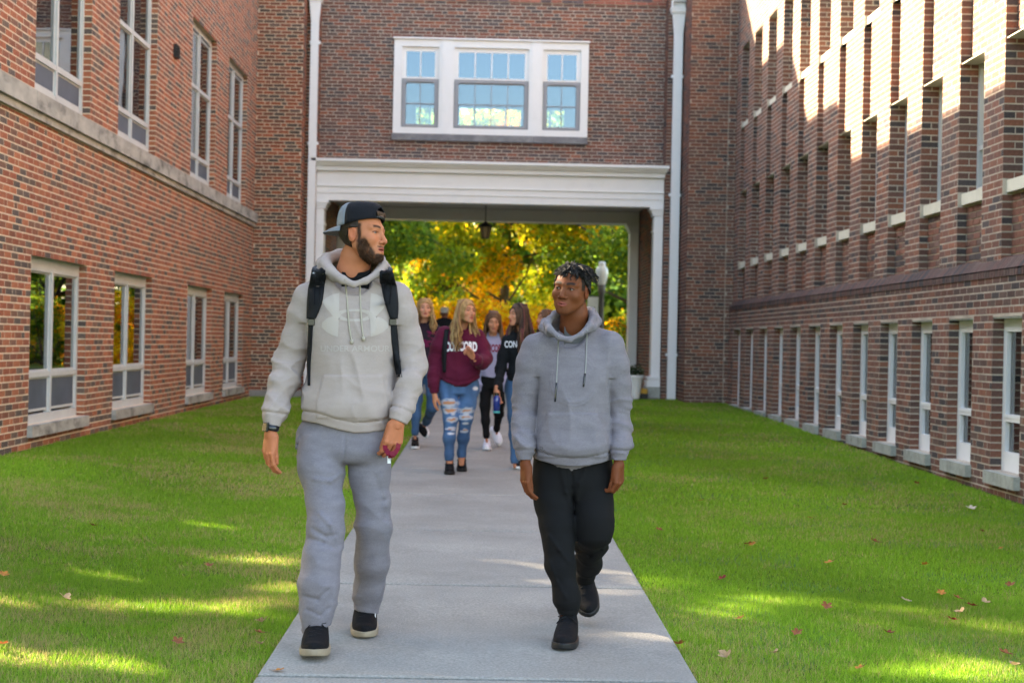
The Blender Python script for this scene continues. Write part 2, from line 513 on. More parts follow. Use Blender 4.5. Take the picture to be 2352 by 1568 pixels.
def left_window(a, b, z0, z1, upper):
    fx = WL - 0.085
    O = Vector((fx, 0, 0))
    m = MB()
    if upper:
        frame_rect(m, O, Y_, X_, a, b, z0, z1, (0.045, 0.055, 0.10, 0.10), 0.07)
        tr = [4.165, 5.22]
    else:
        frame_rect(m, O, Y_, X_, a, b, z0, z1, (0.045, 0.06, 0.085, 0.14), 0.07)
        tr = [0.985]
    mid = (a + b) / 2
    m.obox((fx - 0.06, mid - 0.03, z0 + 0.08), (0.066, 0, 0), (0, 0.06, 0), (0, 0, z1 - z0 - 0.18))
    for t in tr:
        for p, q in ((a + 0.05, mid - 0.031), (mid + 0.031, b - 0.06)):
            m.obox((fx - 0.06, p, t - 0.028), (0.062, 0, 0), (0, q - p, 0), (0, 0, 0.056))
    # inner sash line
    zs = [z0 + 0.09] + tr + [z1 - 0.11]
    for p, q in ((a + 0.05, mid - 0.03), (mid + 0.03, b - 0.06)):
        for i in range(len(zs) - 1):
            frame_rect(m, (fx - 0.02, 0, 0), Y_, X_, p, q, zs[i] + 0.02, zs[i + 1] - 0.02, 0.028, 0.03)
    w = m.build('window', M['alu'], left)
    for p, q in ((a + 0.05, mid - 0.03), (mid + 0.03, b - 0.06)):
        for i in range(len(zs) - 1):
            g = MB(); pane(g, (fx - 0.03, 0, 0), Y_, X_, p + 0.02, q - 0.02, zs[i] + 0.03, zs[i + 1] - 0.03)
            g.build('pane', M['glass_left' if not upper else 'glass'], w)
            if i == 0:
                s = MB(); pane(s, (fx - 0.022, 0, 0), Y_, X_, p + 0.02, q - 0.02, zs[i] + 0.03, zs[i + 1] - 0.03)
                s.build('insect_screen', M['screen'], w)
    if not upper:
        s = MB(); s.box((WL - 0.08, a - 0.03, 0.385), (WL + 0.055, b + 0.03, 0.498))
        s.build('sill', M['limestone'], w)
        t = MB(); t.box((WL - 0.06, a, z1 - 0.001), (WL - 0.002, b, z1 + 0.012)); t.build('lintel', M['sill_stone'], w)
    return w
for a, b in lw:
    left_window(a, b, 0.50, 2.17, False)
    left_window(a, b, 3.77, 6.18, True)
v = MB(); v.box((WL, 22.0, 5.3), (WL + 0.05, 22.22, 5.48)); 
for k in range(4): v.box((WL + 0.05, 22.02, 5.32 + k * 0.04), (WL + 0.065, 22.20, 5.335 + k * 0.04))
v.build('wall_vent', M['dark_metal'], left)

# ------------------------------------------------------------------ right building
WR = 4.56; WU = 4.62
right = empty('brick_building', (WR, 22, 0.0), 'brick building on the right with a row of narrow windows between brick fins', 'building')
bk = Bricks(); mw = MB()
PER = 1.34; PW = 0.58
piers = [14.02 + PER * k for k in range(-5, 11)]       # near edge of every pier
R0 = piers[0]; R1 = 29.3
gaps = [(p + PW, p + PER) for p in piers if p + PER < R1]
ZB = 2.14; ZS = 2.85
def rel(h): return [(a - R0, b - R0, c, d) for a, b, c, d in h]
lo_h = rel([(a, b, 0.36, 1.73) for a, b in gaps])
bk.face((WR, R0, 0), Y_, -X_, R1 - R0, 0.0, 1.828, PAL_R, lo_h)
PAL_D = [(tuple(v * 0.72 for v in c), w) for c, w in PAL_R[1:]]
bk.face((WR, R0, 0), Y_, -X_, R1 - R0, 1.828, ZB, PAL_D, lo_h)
backing(mw, (WR, R0, 0), Y_, -X_, R1 - R0, -0.4, ZB, lo_h, depth=0.3)
for a, b in gaps:
    bk.face((WR, b - 0.001, 0), X_, -Y_, 0.10, 0.36, 1.73, PAL_R, pattern='header')
# sloping rowlock ledge, every brick its own piece
rl = Bricks()
y = R0
while y < R1:
    c = rl.pick(PAL_R[3:]); c = (c[0] * .8, c[1] * .85, c[2] * .9)
    rl.items.append((Vector((WR - 0.012, y + 0.005, ZB + 0.002)), Vector((0, 0.062, 0)), Vector((0.085, 0, 0.11)), Vector((0.0, 0, 0.012)), c))
    rl.items.append((Vector((WR - 0.012, y + 0.005, ZB - 0.055)), Vector((0, 0.062, 0)), Vector((0.012, 0, 0)), Vector((0, 0, 0.069)), c))
    y += 0.0765
# upper wall: fins stand proud, panels and windows lie back between them
T1 = 4.25; T2 = 5.41; T3 = 5.55; TH = 6.92
up_h = []
for a, b in gaps:
    up_h.append((a, b, ZB, T1)); up_h.append((a + 0.37, b, T1, T2)); up_h.append((a, b, T2, TH))
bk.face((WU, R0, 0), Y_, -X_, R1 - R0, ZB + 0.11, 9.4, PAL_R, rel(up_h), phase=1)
backing(mw, (WU, R0, 0), Y_, -X_, R1 - R0, ZB, 10.2, rel(up_h), depth=0.30)
for a, b in gaps:
    bk.face((WU, b - 0.001, 0), X_, -Y_, 0.205, ZS + 0.11, T1, PAL_R, pattern='quoin')
    bk.face((WU, b - 0.001, 0), X_, -Y_, 0.09, ZB + 0.11, ZS, PAL_R, pattern='header')
    bk.face((WU, b - 0.001, 0), X_, -Y_, 0.10, T1, T2, PAL_R, pattern='header')
    bk.face((WU, b - 0.001, 0), X_, -Y_, 0.205, T3, TH, PAL_R, pattern='quoin')
    bk.face((WU + 0.09, a, 0), Y_, -X_, b - a, ZB + 0.05, ZS, PAL_R)            # recessed panel below the window
    mw.obox((WU + 0.096, a, ZB), (0.19, 0, 0), (0, b - a, 0), (0, 0, ZS - ZB))
    bk.face((WU + 0.10, a + 0.37, 0), Y_, -X_, b - a - 0.37, T1, T2, PAL_R)
    mw.obox((WU + 0.106, a + 0.37, T1), (0.18, 0, 0), (0, b - a - 0.37, 0), (0, 0, T2 - T1))
# the return wall with its toothed joint
bk.face((3.74, 29.3, 0), X_, -Y_, 0.72, 0, 9.6, PAL_RET and PAL_R)
bk.face((4.475, 29.3, 0), X_, -Y_, 0.33, 0, 9.6, PAL_R, phase=1)
bk.face((3.74, 29.3, 0), Y_, -X_, 1.2, 0, 9.6, PAL_R)
bk.face((3.44, 30.5, 0), X_, -Y_, 0.31, 0, 9.6, PAL_R, pattern='quoin')
bk.face((3.44, 30.5, 0), Y_, -X_, 0.5, 0, 9.6, PAL_R)
mw.box((3.746, 29.306, -0.3), (5.2, 37, 10.6)); mw.box((3.446, 30.506, -0.3), (3.76, 37, 9.9))
mw.build('wall', M['mortar_grey'], right)
bk.build(right, 300)
rl.build(right, 0)
rb = MB()
rb.box((WU, R0, 10.2), (WU + 9, R1, 10.4)); rb.box((WU + 8.8, R0, -0.3), (WU + 9, R1, 10.2)); rb.box((WU + 0.31, R0, -0.3), (WU + 8.8, R0 + 0.2, 10.2))
rb.box((WU + 0.31, R0 + .2, 2.3), (WU + 8.8, R1, 2.45)); rb.box((WU + 0.31, R0 + .2, -0.3), (WU + 8.8, R1, 0.1)); rb.box((WU + 0.31, R0 + .2, 4.6), (WU + 8.8, R1, 4.75))
rb.box((WU + 0.31, R1, -0.3), (WU + 8.8, 37, 10.2))
rb.build('rear_structure', M['interior'], right)
for a, b in gaps:
    s = MB(); s.box((WR - 0.06, a - 0.04, 0.245), (WR + 0.25, b + 0.02, 0.358)); 
    m = MB()
    fx = WR + 0.10
    frame_rect(m, (fx, 0, 0), Y_, -X_, a, b, 0.36, 1.73, (0.085, 0.085, 0.17, 0.13), 0.06)
    m.obox((fx - 0.004, a + 0.085, 0.80), (0.06, 0, 0), (0, b - a - 0.17, 0), (0, 0, 0.035))
    m.obox((fx - 0.012, a + 0.085, 0.835), (0.07, 0, 0), (0, b - a - 0.17, 0), (0, 0, 0.03))
    w = m.build('window', M['white_paint'], right)
    s.build('sill', M['sill_stone'], w)
    for z0, z1 in ((0.53, 0.80), (0.865, 1.60)):
        g = MB(); pane(g, (fx + 0.04, 0, 0), Y_, -X_, a + 0.08, b - 0.08, z0, z1); g.build('pane', M['glass'], w)
    li = MB(); li.box((WU + 0.012, a + 0.002, T1 - 0.014), (WU + 0.21, b - 0.002, T1 - 0.003)); li.build('lintel', M['cream_paint'], right)
    li = MB(); li.box((WU + 0.012, a + 0.002, TH - 0.014), (WU + 0.21, b - 0.002, TH - 0.003)); li.build('lintel', M['cream_paint'], right)
    li = MB(); li.box((WR + 0.006, a + 0.002, 1.716), (WR + 0.098, b - 0.002, 1.727)); li.build('lintel', M['sill_stone'], right)
    # upper pair
    fx = WU + 0.18
    for (z0, z1, sz) in ((2.965, T1, ZS), (T3 + 0.002, TH, T2 + 0.002)):
        m = MB(); frame_rect(m, (fx, 0, 0), Y_, -X_, a, b, z0, z1, 0.06, 0.07)
        m.obox((fx, a + .06, z0 + 0.42), (0.06, 0, 0), (0, b - a - 0.12, 0), (0, 0, 0.045))
        w = m.build('window', M['alu'], right)
        g = MB(); pane(g, (fx + 0.045, 0, 0), Y_, -X_, a + 0.05, b - 0.05, z0 + .05, z1 - .05); g.build('pane', M['glass'], w)
        s = MB()
        s.box((WU + 0.035, a + (0.0 if sz < 4 else 0.0), sz), (WU + 0.28, b, sz + 0.112)); s.build('sill', M['cream_paint'], w)

# ------------------------------------------------------------------ bridge between the buildings
bridge = empty('bridge_building', (0, 31, 4.5), 'brick bridge storey over the path with a white triple window and white portico', 'building')
bk = Bricks(); mw = MB()
bh = [(-1.90 + 3.36, 1.905 + 3.36, 5.36, 7.345)]
bk.face((-3.36, 31.0, 0), X_, -Y_, 6.80, 4.86, 8.12, PAL_B, bh)
bk.face((-3.36, 30.985, 0), X_, -Y_, 6.80, 8.12, 8.48, [((0.33, 0.12, 0.09), 5), ((0.12, 0.09, 0.10), 2)], phase=3)
bk.face((-3.36, 31.0, 0), X_, -Y_, 6.80, 8.6, 10.0, PAL_B)
backing(mw, (-3.36, 31.0, 0), X_, -Y_, 6.80, 4.40, 10.0, bh, depth=0.3)
mw.box((-3.36, 31.02, 8.12), (3.44, 31.3, 8.48))
# inner side walls of the passage
bk.face((-3.36, 31.0, 0), Y_, X_, 4.4, 0, 4.36, PAL_L, pattern='common')
bk.face((3.40, 31.0, 0), Y_, -X_, 4.4, 0, 4.36, PAL_RET)
mw.box((-3.6, 31.3, 0), (-3.365, 35.6, 4.36)); mw.box((3.405, 31.3, 0), (3.6, 35.6, 4.36))
mw.build('wall', M['mortar_grey'], bridge)
bk.build(bridge, 300)
m = MB(); m.box((-3.36, 31.3, 4.40), (3.44, 35.9, 4.6)); m.box((-3.36, 31.3, 4.6), (-2.9, 35.9, 9.9)); m.box((3.0, 31.3, 4.6), (3.44, 35.9, 9.9)); m.box((-3.36, 31.0, 10.0), (3.44, 36.0, 10.06))
m.build('upper_room', M['interior'], bridge)
m = MB(); m.box((-3.3, 31.05, 4.37), (3.38, 35.4, 4.398)); m.build('passage_ceiling', M['ceiling'], bridge)
m = MB(); m.box((-3.36, 30.95, 8.485), (3.44, 31.05, 8.57)); m.build('string_course', M['white_paint'], bridge)
# rear wall with daylight coming in through its windows
m = MB()
backing(m, (3.0, 35.9, 0), -X_, -Y_, 5.9, 4.6, 9.9, [(3.0 - 1.7, 3.0 - 1.05, 5.55, 6.75), (3.0 - .7, 3.0 + .7, 5.55, 6.75), (3.0 + 1.05, 3.0 + 1.7, 5.55, 6.75)], depth=0.2, inset=0)
rw = m.build('rear_wall', M['interior'], bridge)
m = MB()
for xx in (-1.375, -0.35, 0.35, 1.375): m.box((xx - 0.02, 35.93, 5.55), (xx + 0.02, 35.97, 6.75))
m.box((-1.7, 35.93, 6.12), (1.7, 35.97, 6.18)); m.build('rear_window_bars', M['white_paint'], bridge)
# triple window
tw = empty('triple_window', (0, 30.9, 6.3)); tw.parent = bridge; tw.location = Vector((0, 30.9, 6.3)) - bridge.location
def tlink(mb, name, mat): return mb.build(name, mat, tw)
cas = MB(); yf = 30.93
XL, XR = -1.917, 1.925
ops = [(-1.758, -1.025, 2), (-0.725, 0.750, 4), (1.032, 1.774, 2)]
zt, zb = 7.19, 5.60
cas.box((XL, yf, zt), (XR, yf + 0.12, 7.335)); cas.box((XL, yf, 5.475), (XR, yf + 0.12, zb))
xs = [XL] + [v for o in ops for v in o[:2]] + [XR]
for i in range(0, len(xs), 2):
    cas.box((xs[i], yf, zb), (xs[i + 1], yf + 0.12, zt))
for xx in (-0.97, 0.80): cas.box((xx, yf - 0.022, 5.476), (xx + 0.20, yf + 0.001, 7.334))
cas.box((XL - 0.02, yf - 0.05, 7.336), (XR + 0.02, yf + 0.12, 7.365))
tlink(cas, 'window_casing', M['white_paint'])
s = MB()
sx = XL + 0.0
for k, (p, q) in enumerate(((-1.93, -0.95), (-0.945, 0.86), (0.865, 1.93))): s.box((p, 30.90, 5.345), (q, 31.05, 5.472))
tlink(s, 'sill', M['grey_slate'])
for a, b, nn in ops:
    zm = 6.565
    up = MB(); frame_rect(up, (0, 30.985, 0), X_, -Y_, a, b, zm, zt, (0.085, 0.085, 0.035, 0.09), 0.03)
    for k in range(1, nn):
        xk = a + 0.085 + (b - a - 0.17) * k / nn
        up.box((xk - 0.012, 30.962, zm + 0.035), (xk + 0.012, 30.985, zt - 0.09))
    u_ = tlink(up, 'upper_sash', M['white_paint'])
    for k in range(nn):
        w_ = (b - a - 0.17) / nn
        g = MB(); pane(g, (0, 30.99, 0), X_, -Y_, a + 0.085 + w_ * k, a + 0.085 + w_ * (k + 1), zm + 0.03, zt - 0.085); g.build('pane', M['glass_up'], tw)
    lo = MB(); frame_rect(lo, (0, 31.0, 0), X_, -Y_, a, b, zb, zm, (0.09, 0.09, 0.06, 0.09), 0.03)
    for k in range(1, nn):
        xk = a + 0.09 + (b - a - 0.18) * k / nn
        lo.box((xk - 0.009, 30.976, zb + 0.06), (xk + 0.009, 30.998, zm - 0.09))
    lo.box((a + 0.09, 30.974, (zb + zm) / 2 - 0.02), (b - 0.09, 30.998, (zb + zm) / 2))
    tlink(lo, 'lower_sash', M['screen_grey'])
    sc = MB(); frame_rect(sc, (0, 30.955, 0), X_, -Y_, a + 0.02, b - 0.02, zb + 0.02, zm - 0.01, (0.055, 0.055, 0.045, 0.055), 0.018)
    for sgn, cx in ((1, a + 0.075), (-1, b - 0.075)):
        z_ = zm - 0.065
        sc.face([(cx, 30.9365, z_), (cx + sgn * 0.05, 30.9365, z_), (cx, 30.9365, z_ - 0.05)][::sgn])
    tlink(sc, 'screen_frame', M['screen_grey'])
    g = MB(); pane(g, (0, 31.004, 0), X_, -Y_, a + 0.08, b - 0.08, zb + 0.05, zm - 0.08); g.build('pane', M['glass_low'], tw)
# white portico entablature, built as its mouldings
def moulding(name, lst, y_back, x0=-3.37, x1=3.43):
    m = MB()
    for z0, z1, yf in lst: m.box((x0 - (30.6 - yf) * 0.3, yf, z0), (x1 + (30.6 - yf) * 0.3, y_back, z1))
    return m.build(name, M['white_paint'], bridge)
moulding('cornice', [(4.835, 4.888, 30.36), (4.80, 4.834, 30.41), (4.765, 4.799, 30.46), (4.672, 4.764, 30.52)], 31.0)
moulding('frieze', [(4.395, 4.668, 30.60)], 31.0)
moulding('upper_fascia_board', [(4.368, 4.393, 30.575), (4.255, 4.366, 30.60)], 31.0)
moulding('lower_fascia_board', [(4.242, 4.253, 30.59), (4.10, 4.240, 30.605)], 31.0)
fb = MB()
for k in range(46):
    xx = -3.3 + k * 0.148 + random.uniform(-0.02, 0.02)
    fb.box((xx, 30.350, 4.845), (xx + random.uniform(0.03, 0.1), 30.362, 4.86 + random.uniform(0, 0.012)), )
m = MB(); m.box((-3.3, 35.0, 4.10), (3.38, 35.5, 4.365)); m.build('rear_beam', M['white_paint'], bridge)
def pilaster(x0, x1, y0, y1, name):
    s = 1 if x0 < 0 else -1
    g = gz(0, 30.5)
    inner = x1 if x0 < 0 else x0
    p = MB(); p.box((x0, y0, g + 0.42), (x1, y1, 3.93))
    o = p.build(name, M['white_paint'], bridge)
    c = MB()
    cc = MB(); cc.box((x0 - (0.02 if s < 0 else 0), y0 - 0.01, 3.62), (x1 + (0.02 if s > 0 else 0), y1 + 0.006, 3.655)); cc.build('collar', M['white_paint'], o)
    for z0, z1, e in ((3.935, 3.99, 0.03), (3.992, 4.04, 0.055), (4.042, 4.097, 0.09)):
        c.box((x0 - (e if s < 0 else 0), y0 - e * 0.5, z0), (x1 + (e if s > 0 else 0), y1 + 0.001 + e * 0.3, z1))
    c.build('capital', M['white_paint'], o)
    b = MB()
    for z0, z1, e in ((0.22, 0.345, 0.09), (0.347, 0.375, 0.05), (0.377, 0.418, 0.08)):
        b.box((x0 - (e if s < 0 else 0), y0 - e * 0.8, g + z0), (x1 + (e if s > 0 else 0), y1 + e * 0.3, g + z1))
    b.build('column_base', M['white_paint'], o)
    pd = MB(); pd.box((x0 - (0.11 if s < 0 else 0), y0 - 0.1, g - 0.2), (x1 + (0.11 if s > 0 else 0), y1 + 0.05, g + 0.219))
    pd.build('plinth', M['sill_stone'], o)
pilaster(-3.355, -3.20, 30.62, 30.98, 'pilaster'); pilaster(3.25, 3.425, 30.62, 30.98, 'pilaster')
pilaster(-3.355, -3.17, 35.0, 35.45, 'pilaster'); pilaster(3.19, 3.38, 35.0, 35.45, 'pilaster')

# ------------------------------------------------------------------ downpipes
def downpipe(x, yf, top, w, label, kind):
    g = gz(x, 30.3)
    r = empty('downpipe', (x, yf, g), label, 'downpipe')
    m = MB(); m.box((x - w / 2, yf, g - 0.02), (x + w / 2, yf + 0.12, top - 0.55)); m.build('pipe', M['white_paint'], r)
    h = MB()
    def fr(z0, z1, a, b):
        pts = []
        for z, e in ((z0, a), (z1, b)):
            pts += [(x - w / 2 - e, yf - e, z), (x + w / 2 + e, yf - e, z), (x + w / 2 + e, yf + 0.12, z), (x - w / 2 - e, yf + 0.12, z)]
        for q in ((3, 2, 1, 0), (4, 5, 6, 7), (0, 1, 5, 4), (1, 2, 6, 5), (2, 3, 7, 6), (3, 0, 4, 7)):
            h.face([pts[i] for i in q])
    fr(top - 0.55, top - 0.16, 0.0, 0.035); fr(top - 0.16, top - 0.13, 0.05, 0.055); fr(top - 0.13, top - 0.07, 0.07, 0.075)
    if kind:
        fr(top - 0.07, top - 0.05, 0.085, 0.085)
        h.box((x - w / 2 - 0.06, yf + 0.04, top - 0.05), (x + w / 2 + 0.06, yf + 0.12, top + 0.08)); h.box((x - w / 2 - 0.06, yf - 0.07, top + 0.08), (x + w / 2 + 0.06, yf + 0.12, top + 0.10))
        h.box((x - w / 2 - 0.06, yf - 0.07, top - 0.05), (x - w / 2 - 0.04, yf + 0.04, top + 0.08)); h.box((x + w / 2 + 0.04, yf - 0.07, top - 0.05), (x + w / 2 + 0.06, yf + 0.04, top + 0.08))
    else:
        fr(top - 0.07, top, 0.08, 0.10)
    h.build('leader_head', M['white_paint'], r)
    for z in ((1.2, 5.15, 7.1) if not kind else (1.2, 4.3, 6.6)):
        c = MB(); c.box((x - w / 2 - 0.035, yf + 0.05, z), (x + w / 2 + 0.035, yf + 0.14, z + 0.05)); c.build('pipe_bracket', M['white_paint'], r)
downpipe(-3.425, 30.36, 8.07, 0.145, 'white square downpipe at the left side of the portico opening', 0)
downpipe(3.62, 30.30, 7.98, 0.165, 'white downpipe with open rainwater head at the right of the portico', 1)

# ------------------------------------------------------------------ lantern
ln = empty('hanging_lantern', (-0.05, 33.0, 4.37), 'black framed lantern hanging on a chain from the passage ceiling', 'lantern')
m = MB(); m.tube([(-0.05, 33, 3.93), (-0.05, 33, 4.37)], 0.011, 6)
m.lathe([(0.05, 0.0), (0.045, -0.03), (0.0, -0.035)], (-0.05, 33, 4.37), 12); m.build('chain', M['dark_metal'], ln, cols=False)
m = MB(); m.lathe([(0.0, 0.11), (0.03, 0.10), (0.05, 0.075), (0.11, 0.05), (0.155, 0.0), (0.15, -0.012), (0.0, -0.012)], (-0.05, 33, 3.83), 6); m.build('lantern_roof', M['dark_metal'], ln)
m = MB()
for k in range(6):
    t = 2 * math.pi * k / 6
    m.tube([(-0.05 + 0.128 * math.cos(t), 33 + 0.128 * math.sin(t), 3.815), (-0.05 + 0.075 * math.cos(t), 33 + 0.075 * math.sin(t), 3.585)], 0.008, 4)
m.lathe([(0.085, 0), (0.085, -0.015), (0, -0.02)], (-0.05, 33, 3.585), 6)
m.build('lantern_frame', M['dark_metal'], ln)
m = MB(); m.lathe([(0.122, 0.0), (0.070, -0.225)], (-0.05, 33, 3.812), 6); 
M['amber_glass'] = make_mat('amber_glass', (0.55, 0.42, 0.25), 0.4, transl=0.5)
m.build('lantern_glass', M['amber_glass'], ln)
# ------------------------------------------------------------------ ground, path, grass
def lawn_mat():
    m = bpy.data.materials.new('lawn_soil'); m.use_nodes = True
    nt = m.node_tree; L = nt.links; b = nt.nodes['Principled BSDF']; b.inputs['Roughness'].default_value = 0.9
    b.inputs['Specular IOR Level'].default_value = 0.1
    tc = N(nt, 'ShaderNodeTexCoord')
    n = N(nt, 'ShaderNodeTexNoise', Scale=0.9, Detail=6.0, Roughness=0.6); L.new(tc.outputs['Object'], n.inputs['Vector'])
    r = N(nt, 'ShaderNodeValToRGB'); e = r.color_ramp.elements
    e[0].position = 0.35; e[0].color = (0.065, 0.12, 0.010, 1); e[1].position = 0.68; e[1].color = (0.15, 0.17, 0.035, 1)
    L.new(n.outputs['Fac'], r.inputs['Fac'])
    n2 = N(nt, 'ShaderNodeTexNoise', Scale=70.0, Detail=3.0); L.new(tc.outputs['Object'], n2.inputs['Vector'])
    mx = N(nt, 'ShaderNodeMix', data_type='RGBA'); mx.blend_type = 'MULTIPLY'; mx.inputs['Factor'].default_value = 0.75
    r2 = N(nt, 'ShaderNodeValToRGB'); r2.color_ramp.elements[0].position = 0.3; r2.color_ramp.elements[0].color = (0.35, 0.35, 0.35, 1); r2.color_ramp.elements[1].position = 0.65
    L.new(n2.outputs['Fac'], r2.inputs['Fac']); L.new(r.outputs[0], mx.inputs['A']); L.new(r2.outputs[0], mx.inputs['B'])
    L.new(mx.outputs['Result'], b.inputs['Base Color'])
    return m
M['lawn'] = lawn_mat()
xs = np.unique(np.concatenate([np.linspace(-300, -8, 12), np.linspace(-8, -0.9, 30), np.linspace(-0.875, 0.875, 4), np.linspace(0.9, 8, 20), np.linspace(8, 300, 12)]))
ys = np.unique(np.concatenate([np.linspace(-300, -10, 10), np.linspace(-10, 40, 80), np.linspace(40, 600, 20)]))
XX, YY = np.meshgrid(xs, ys, indexing='ij')
ZZ = np.vectorize(gz)(XX, YY) - 0.022
ZZ[np.abs(XX) < 0.88] -= 0.05
V = np.stack([XX, YY, ZZ], -1).reshape(-1, 3)
ny = len(ys); idx = np.arange(len(xs) * ny).reshape(len(xs), ny)
F = np.stack([idx[:-1, :-1], idx[1:, :-1], idx[1:, 1:], idx[:-1, 1:]], -1).reshape(-1, 4)
tag(np_mesh('ground', V, F, M['lawn'], None), kind='structure')
path = empty('path', (0, 15, 0)); path['kind'] = 'structure'
yj = 6.22 - 2.2 * 4
k = 0
while yj < 30.3:
    a = yj; b = min(yj + 2.2, 30.4)
    m = MB(); g = 0.019
    pts = []
    for zz in (-0.10, 0.0):
        for (x, y) in ((-0.875, a + g), (0.875, a + g), (0.875, b - g), (-0.875, b - g)): pts.append((x, y, gz(0, y) + zz))
    # a bevelled top edge
    e = 0.016
    top = [(-0.875 + e, a + g + e), (0.875 - e, a + g + e), (0.875 - e, b - g - e), (-0.875 + e, b - g - e)]
    for (x, y) in top: pts.append((x, y, gz(0, y) + 0.006))
    for q in ((3, 2, 1, 0), (8, 9, 10, 11)): m.face([pts[i] for i in q])
    for i in range(4):
        j = (i + 1) % 4
        m.face([pts[i], pts[j], pts[4 + j], pts[4 + i]]); m.face([pts[4 + i], pts[4 + j], pts[8 + j], pts[8 + i]])
    m.build('slab', M['concrete'], path, cols=False)
    j = MB(); j.box((-0.87, b - 0.018, gz(0, b) - 0.09), (0.87, b + 0.018, gz(0, b) - 0.016)); j.build('joint_filler', M['soil'], path, cols=False)
    yj += 2.2; k += 1
gf = gz(0, 31)
m = MB(); m.box((-3.36, 30.40, gf - 0.15), (3.40, 36.5, gf + 0.012)); tag(m.build('pavement', M['concrete'], None, cols=False), kind='structure')
m = MB(); m.box((-4.45, 29.70, gf - 0.25), (-3.37, 30.399, gf + 0.02)); tag(m.build('pavement', M['concrete'], None, cols=False), kind='structure')
M['asphalt'] = make_mat('asphalt', (0.07, 0.07, 0.07), 0.9, var=0.2, vscale=3)
m = MB(); m.box((-60, 37.5, gf - 0.2), (60, 44, gf - 0.008)); tag(m.build('road', M['asphalt'], None, cols=False), kind='structure')

# --- lawn dapple: chosen sun patches, made by cutting leaves from added unseen trees
DAPPLE = [(-1.40, 7.72, 0.62, 0.12, (-0.98, -0.52)), (-2.3, 7.35, 0.25, 0.07, (-1, -0.2)), (-1.75, 6.37, 0.42, 0.11, (-1, -0.15)), (-1.25, 9.25, 0.50, 0.10, (-1, -0.42)),
          (-1.45, 10.55, 0.55, 0.09, (-1, -0.15)), (-1.9, 8.3, 0.3, 0.07, (-1, -.2)), (-1.5, 11.75, 0.45, 0.09, (-1, -0.1)), (1.12, 9.8, .26, .06, (-.7, -.8)), (-1.0, 8.35, 0.2, 0.1, (-1, -0.5)),
          (1.30, 7.95, 0.50, 0.12, (-0.75, -0.78)), (1.06, 8.85, 0.32, 0.07, (-0.72, -0.85)), (1.85, 6.62, 0.38, 0.11, (-0.8, -0.6)), (0.78, 7.14, 0.22, 0.08, (-0.9, -0.35)), (0.70, 8.32, 0.16, 0.05, (-0.8, -0.4)),
          (2.2, 6.6, 0.2, 0.1, (-1, -0.5)), (-0.25, 6.3, 0.15, 0.05, (-1, -0.3)), (0.9, 10.2, 0.2, 0.04, (-1, -.5)), (-3.3, 7.4, .3, .07, (-1, -.3)), (-.35, 12.3, .15, .04, (-1, -.1))]

# grass blades, one triangle each
def nz2(x, y, s, seed=0):
    rs = np.random.default_rng(seed); T = rs.random((64, 64))
    x = x * s; y = y * s
    xi = np.floor(x).astype(int); yi = np.floor(y).astype(int); fx = x - xi; fy = y - yi
    fx = fx * fx * (3 - 2 * fx); fy = fy * fy * (3 - 2 * fy)
    g = lambda a, b: T[a % 64, b % 64]
    return (g(xi, yi) * (1 - fx) + g(xi + 1, yi) * fx) * (1 - fy) + (g(xi, yi + 1) * (1 - fx) + g(xi + 1, yi + 1) * fx) * fy
def grass_zone(x0, x1, y0, y1, dens, w, h):
    n = int((x1 - x0) * (y1 - y0) * dens)
    x = RNG.uniform(x0, x1, n); y = RNG.uniform(y0, y1, n)
    # only where the camera can look, with a margin
    vis = np.abs((x / y) - 0.017) < 0.52
    vis |= (np.abs(x) < 1.2)
    edge = 0.872 + 0.015 * (nz2(y, y * 0, 9.0, 5) - 0.3) + 0.02 * (nz2(y, y * 0, 2.0, 6) - .5)
    vis &= (np.abs(x) > edge) & (x > WL + 0.02) & (x < WR - 0.03)
    x = x[vis]; y = y[vis]; n = len(x)
    zf = np.vectorize(gz)(x, y) - 0.022
    ang = RNG.uniform(0, 2 * np.pi, n); lean = RNG.uniform(0.1, 1.3, n); la = RNG.uniform(0, 2 * np.pi, n)
    tuft = nz2(x, y, 6.0, 2); dry = nz2(x, y, 1.1, 3) * 0.5 + nz2(x, y, 3.3, 4) * 0.35 + nz2(x, y, 12, 8) * 0.25
    hh = h * RNG.uniform(0.5, 1.25, n) * (0.7 + 0.6 * tuft)
    ww = w * RNG.uniform(0.6, 1.3, n)
    dx = np.cos(ang) * ww / 2; dy = np.sin(ang) * ww / 2
    V = np.empty((n, 3, 3), np.float32)
    V[:, 0] = np.stack([x - dx, y - dy, zf], 1); V[:, 1] = np.stack([x + dx, y + dy, zf], 1)
    V[:, 2] = np.stack([x + np.cos(la) * hh * np.sin(lean), y + np.sin(la) * hh * np.sin(lean), zf + hh * np.cos(lean) + 0.004], 1)
    g = np.array([0.12, 0.25, 0.012]); g2 = np.array([0.255, 0.41, 0.035]); d = np.array([0.40, 0.33, 0.12])
    t = RNG.random(n)[:, None]
    c = g * (1 - t) + g2 * t
    isdry = (RNG.random(n) < np.clip((dry - 0.46) * 1.9, 0.03, 0.75) * np.where(x < 0, 1.0, 0.62))[:, None]
    c = np.where(isdry, d * (0.7 + 0.5 * t), c)
    c = c * (0.82 + 0.42 * nz2(x * 1.0 + y * 0.55, y * 0.25, 0.9, 12) + 0.22 * (nz2(x, y, 0.8, 13) - .5))[:, None] * 1.12
    clov = ((nz2(x, y, 2.2, 9) > 0.62) & (RNG.random(n) < 0.10) & (x > 0))[:, None]
    c = np.where(clov, np.array([0.12, 0.22, 0.10]), c)
    return V.reshape(-1, 3), np.arange(n * 3).reshape(-1, 3), np.repeat(c, 3, axis=0)
Vs = []; Fs = []; Cs = []; off = 0
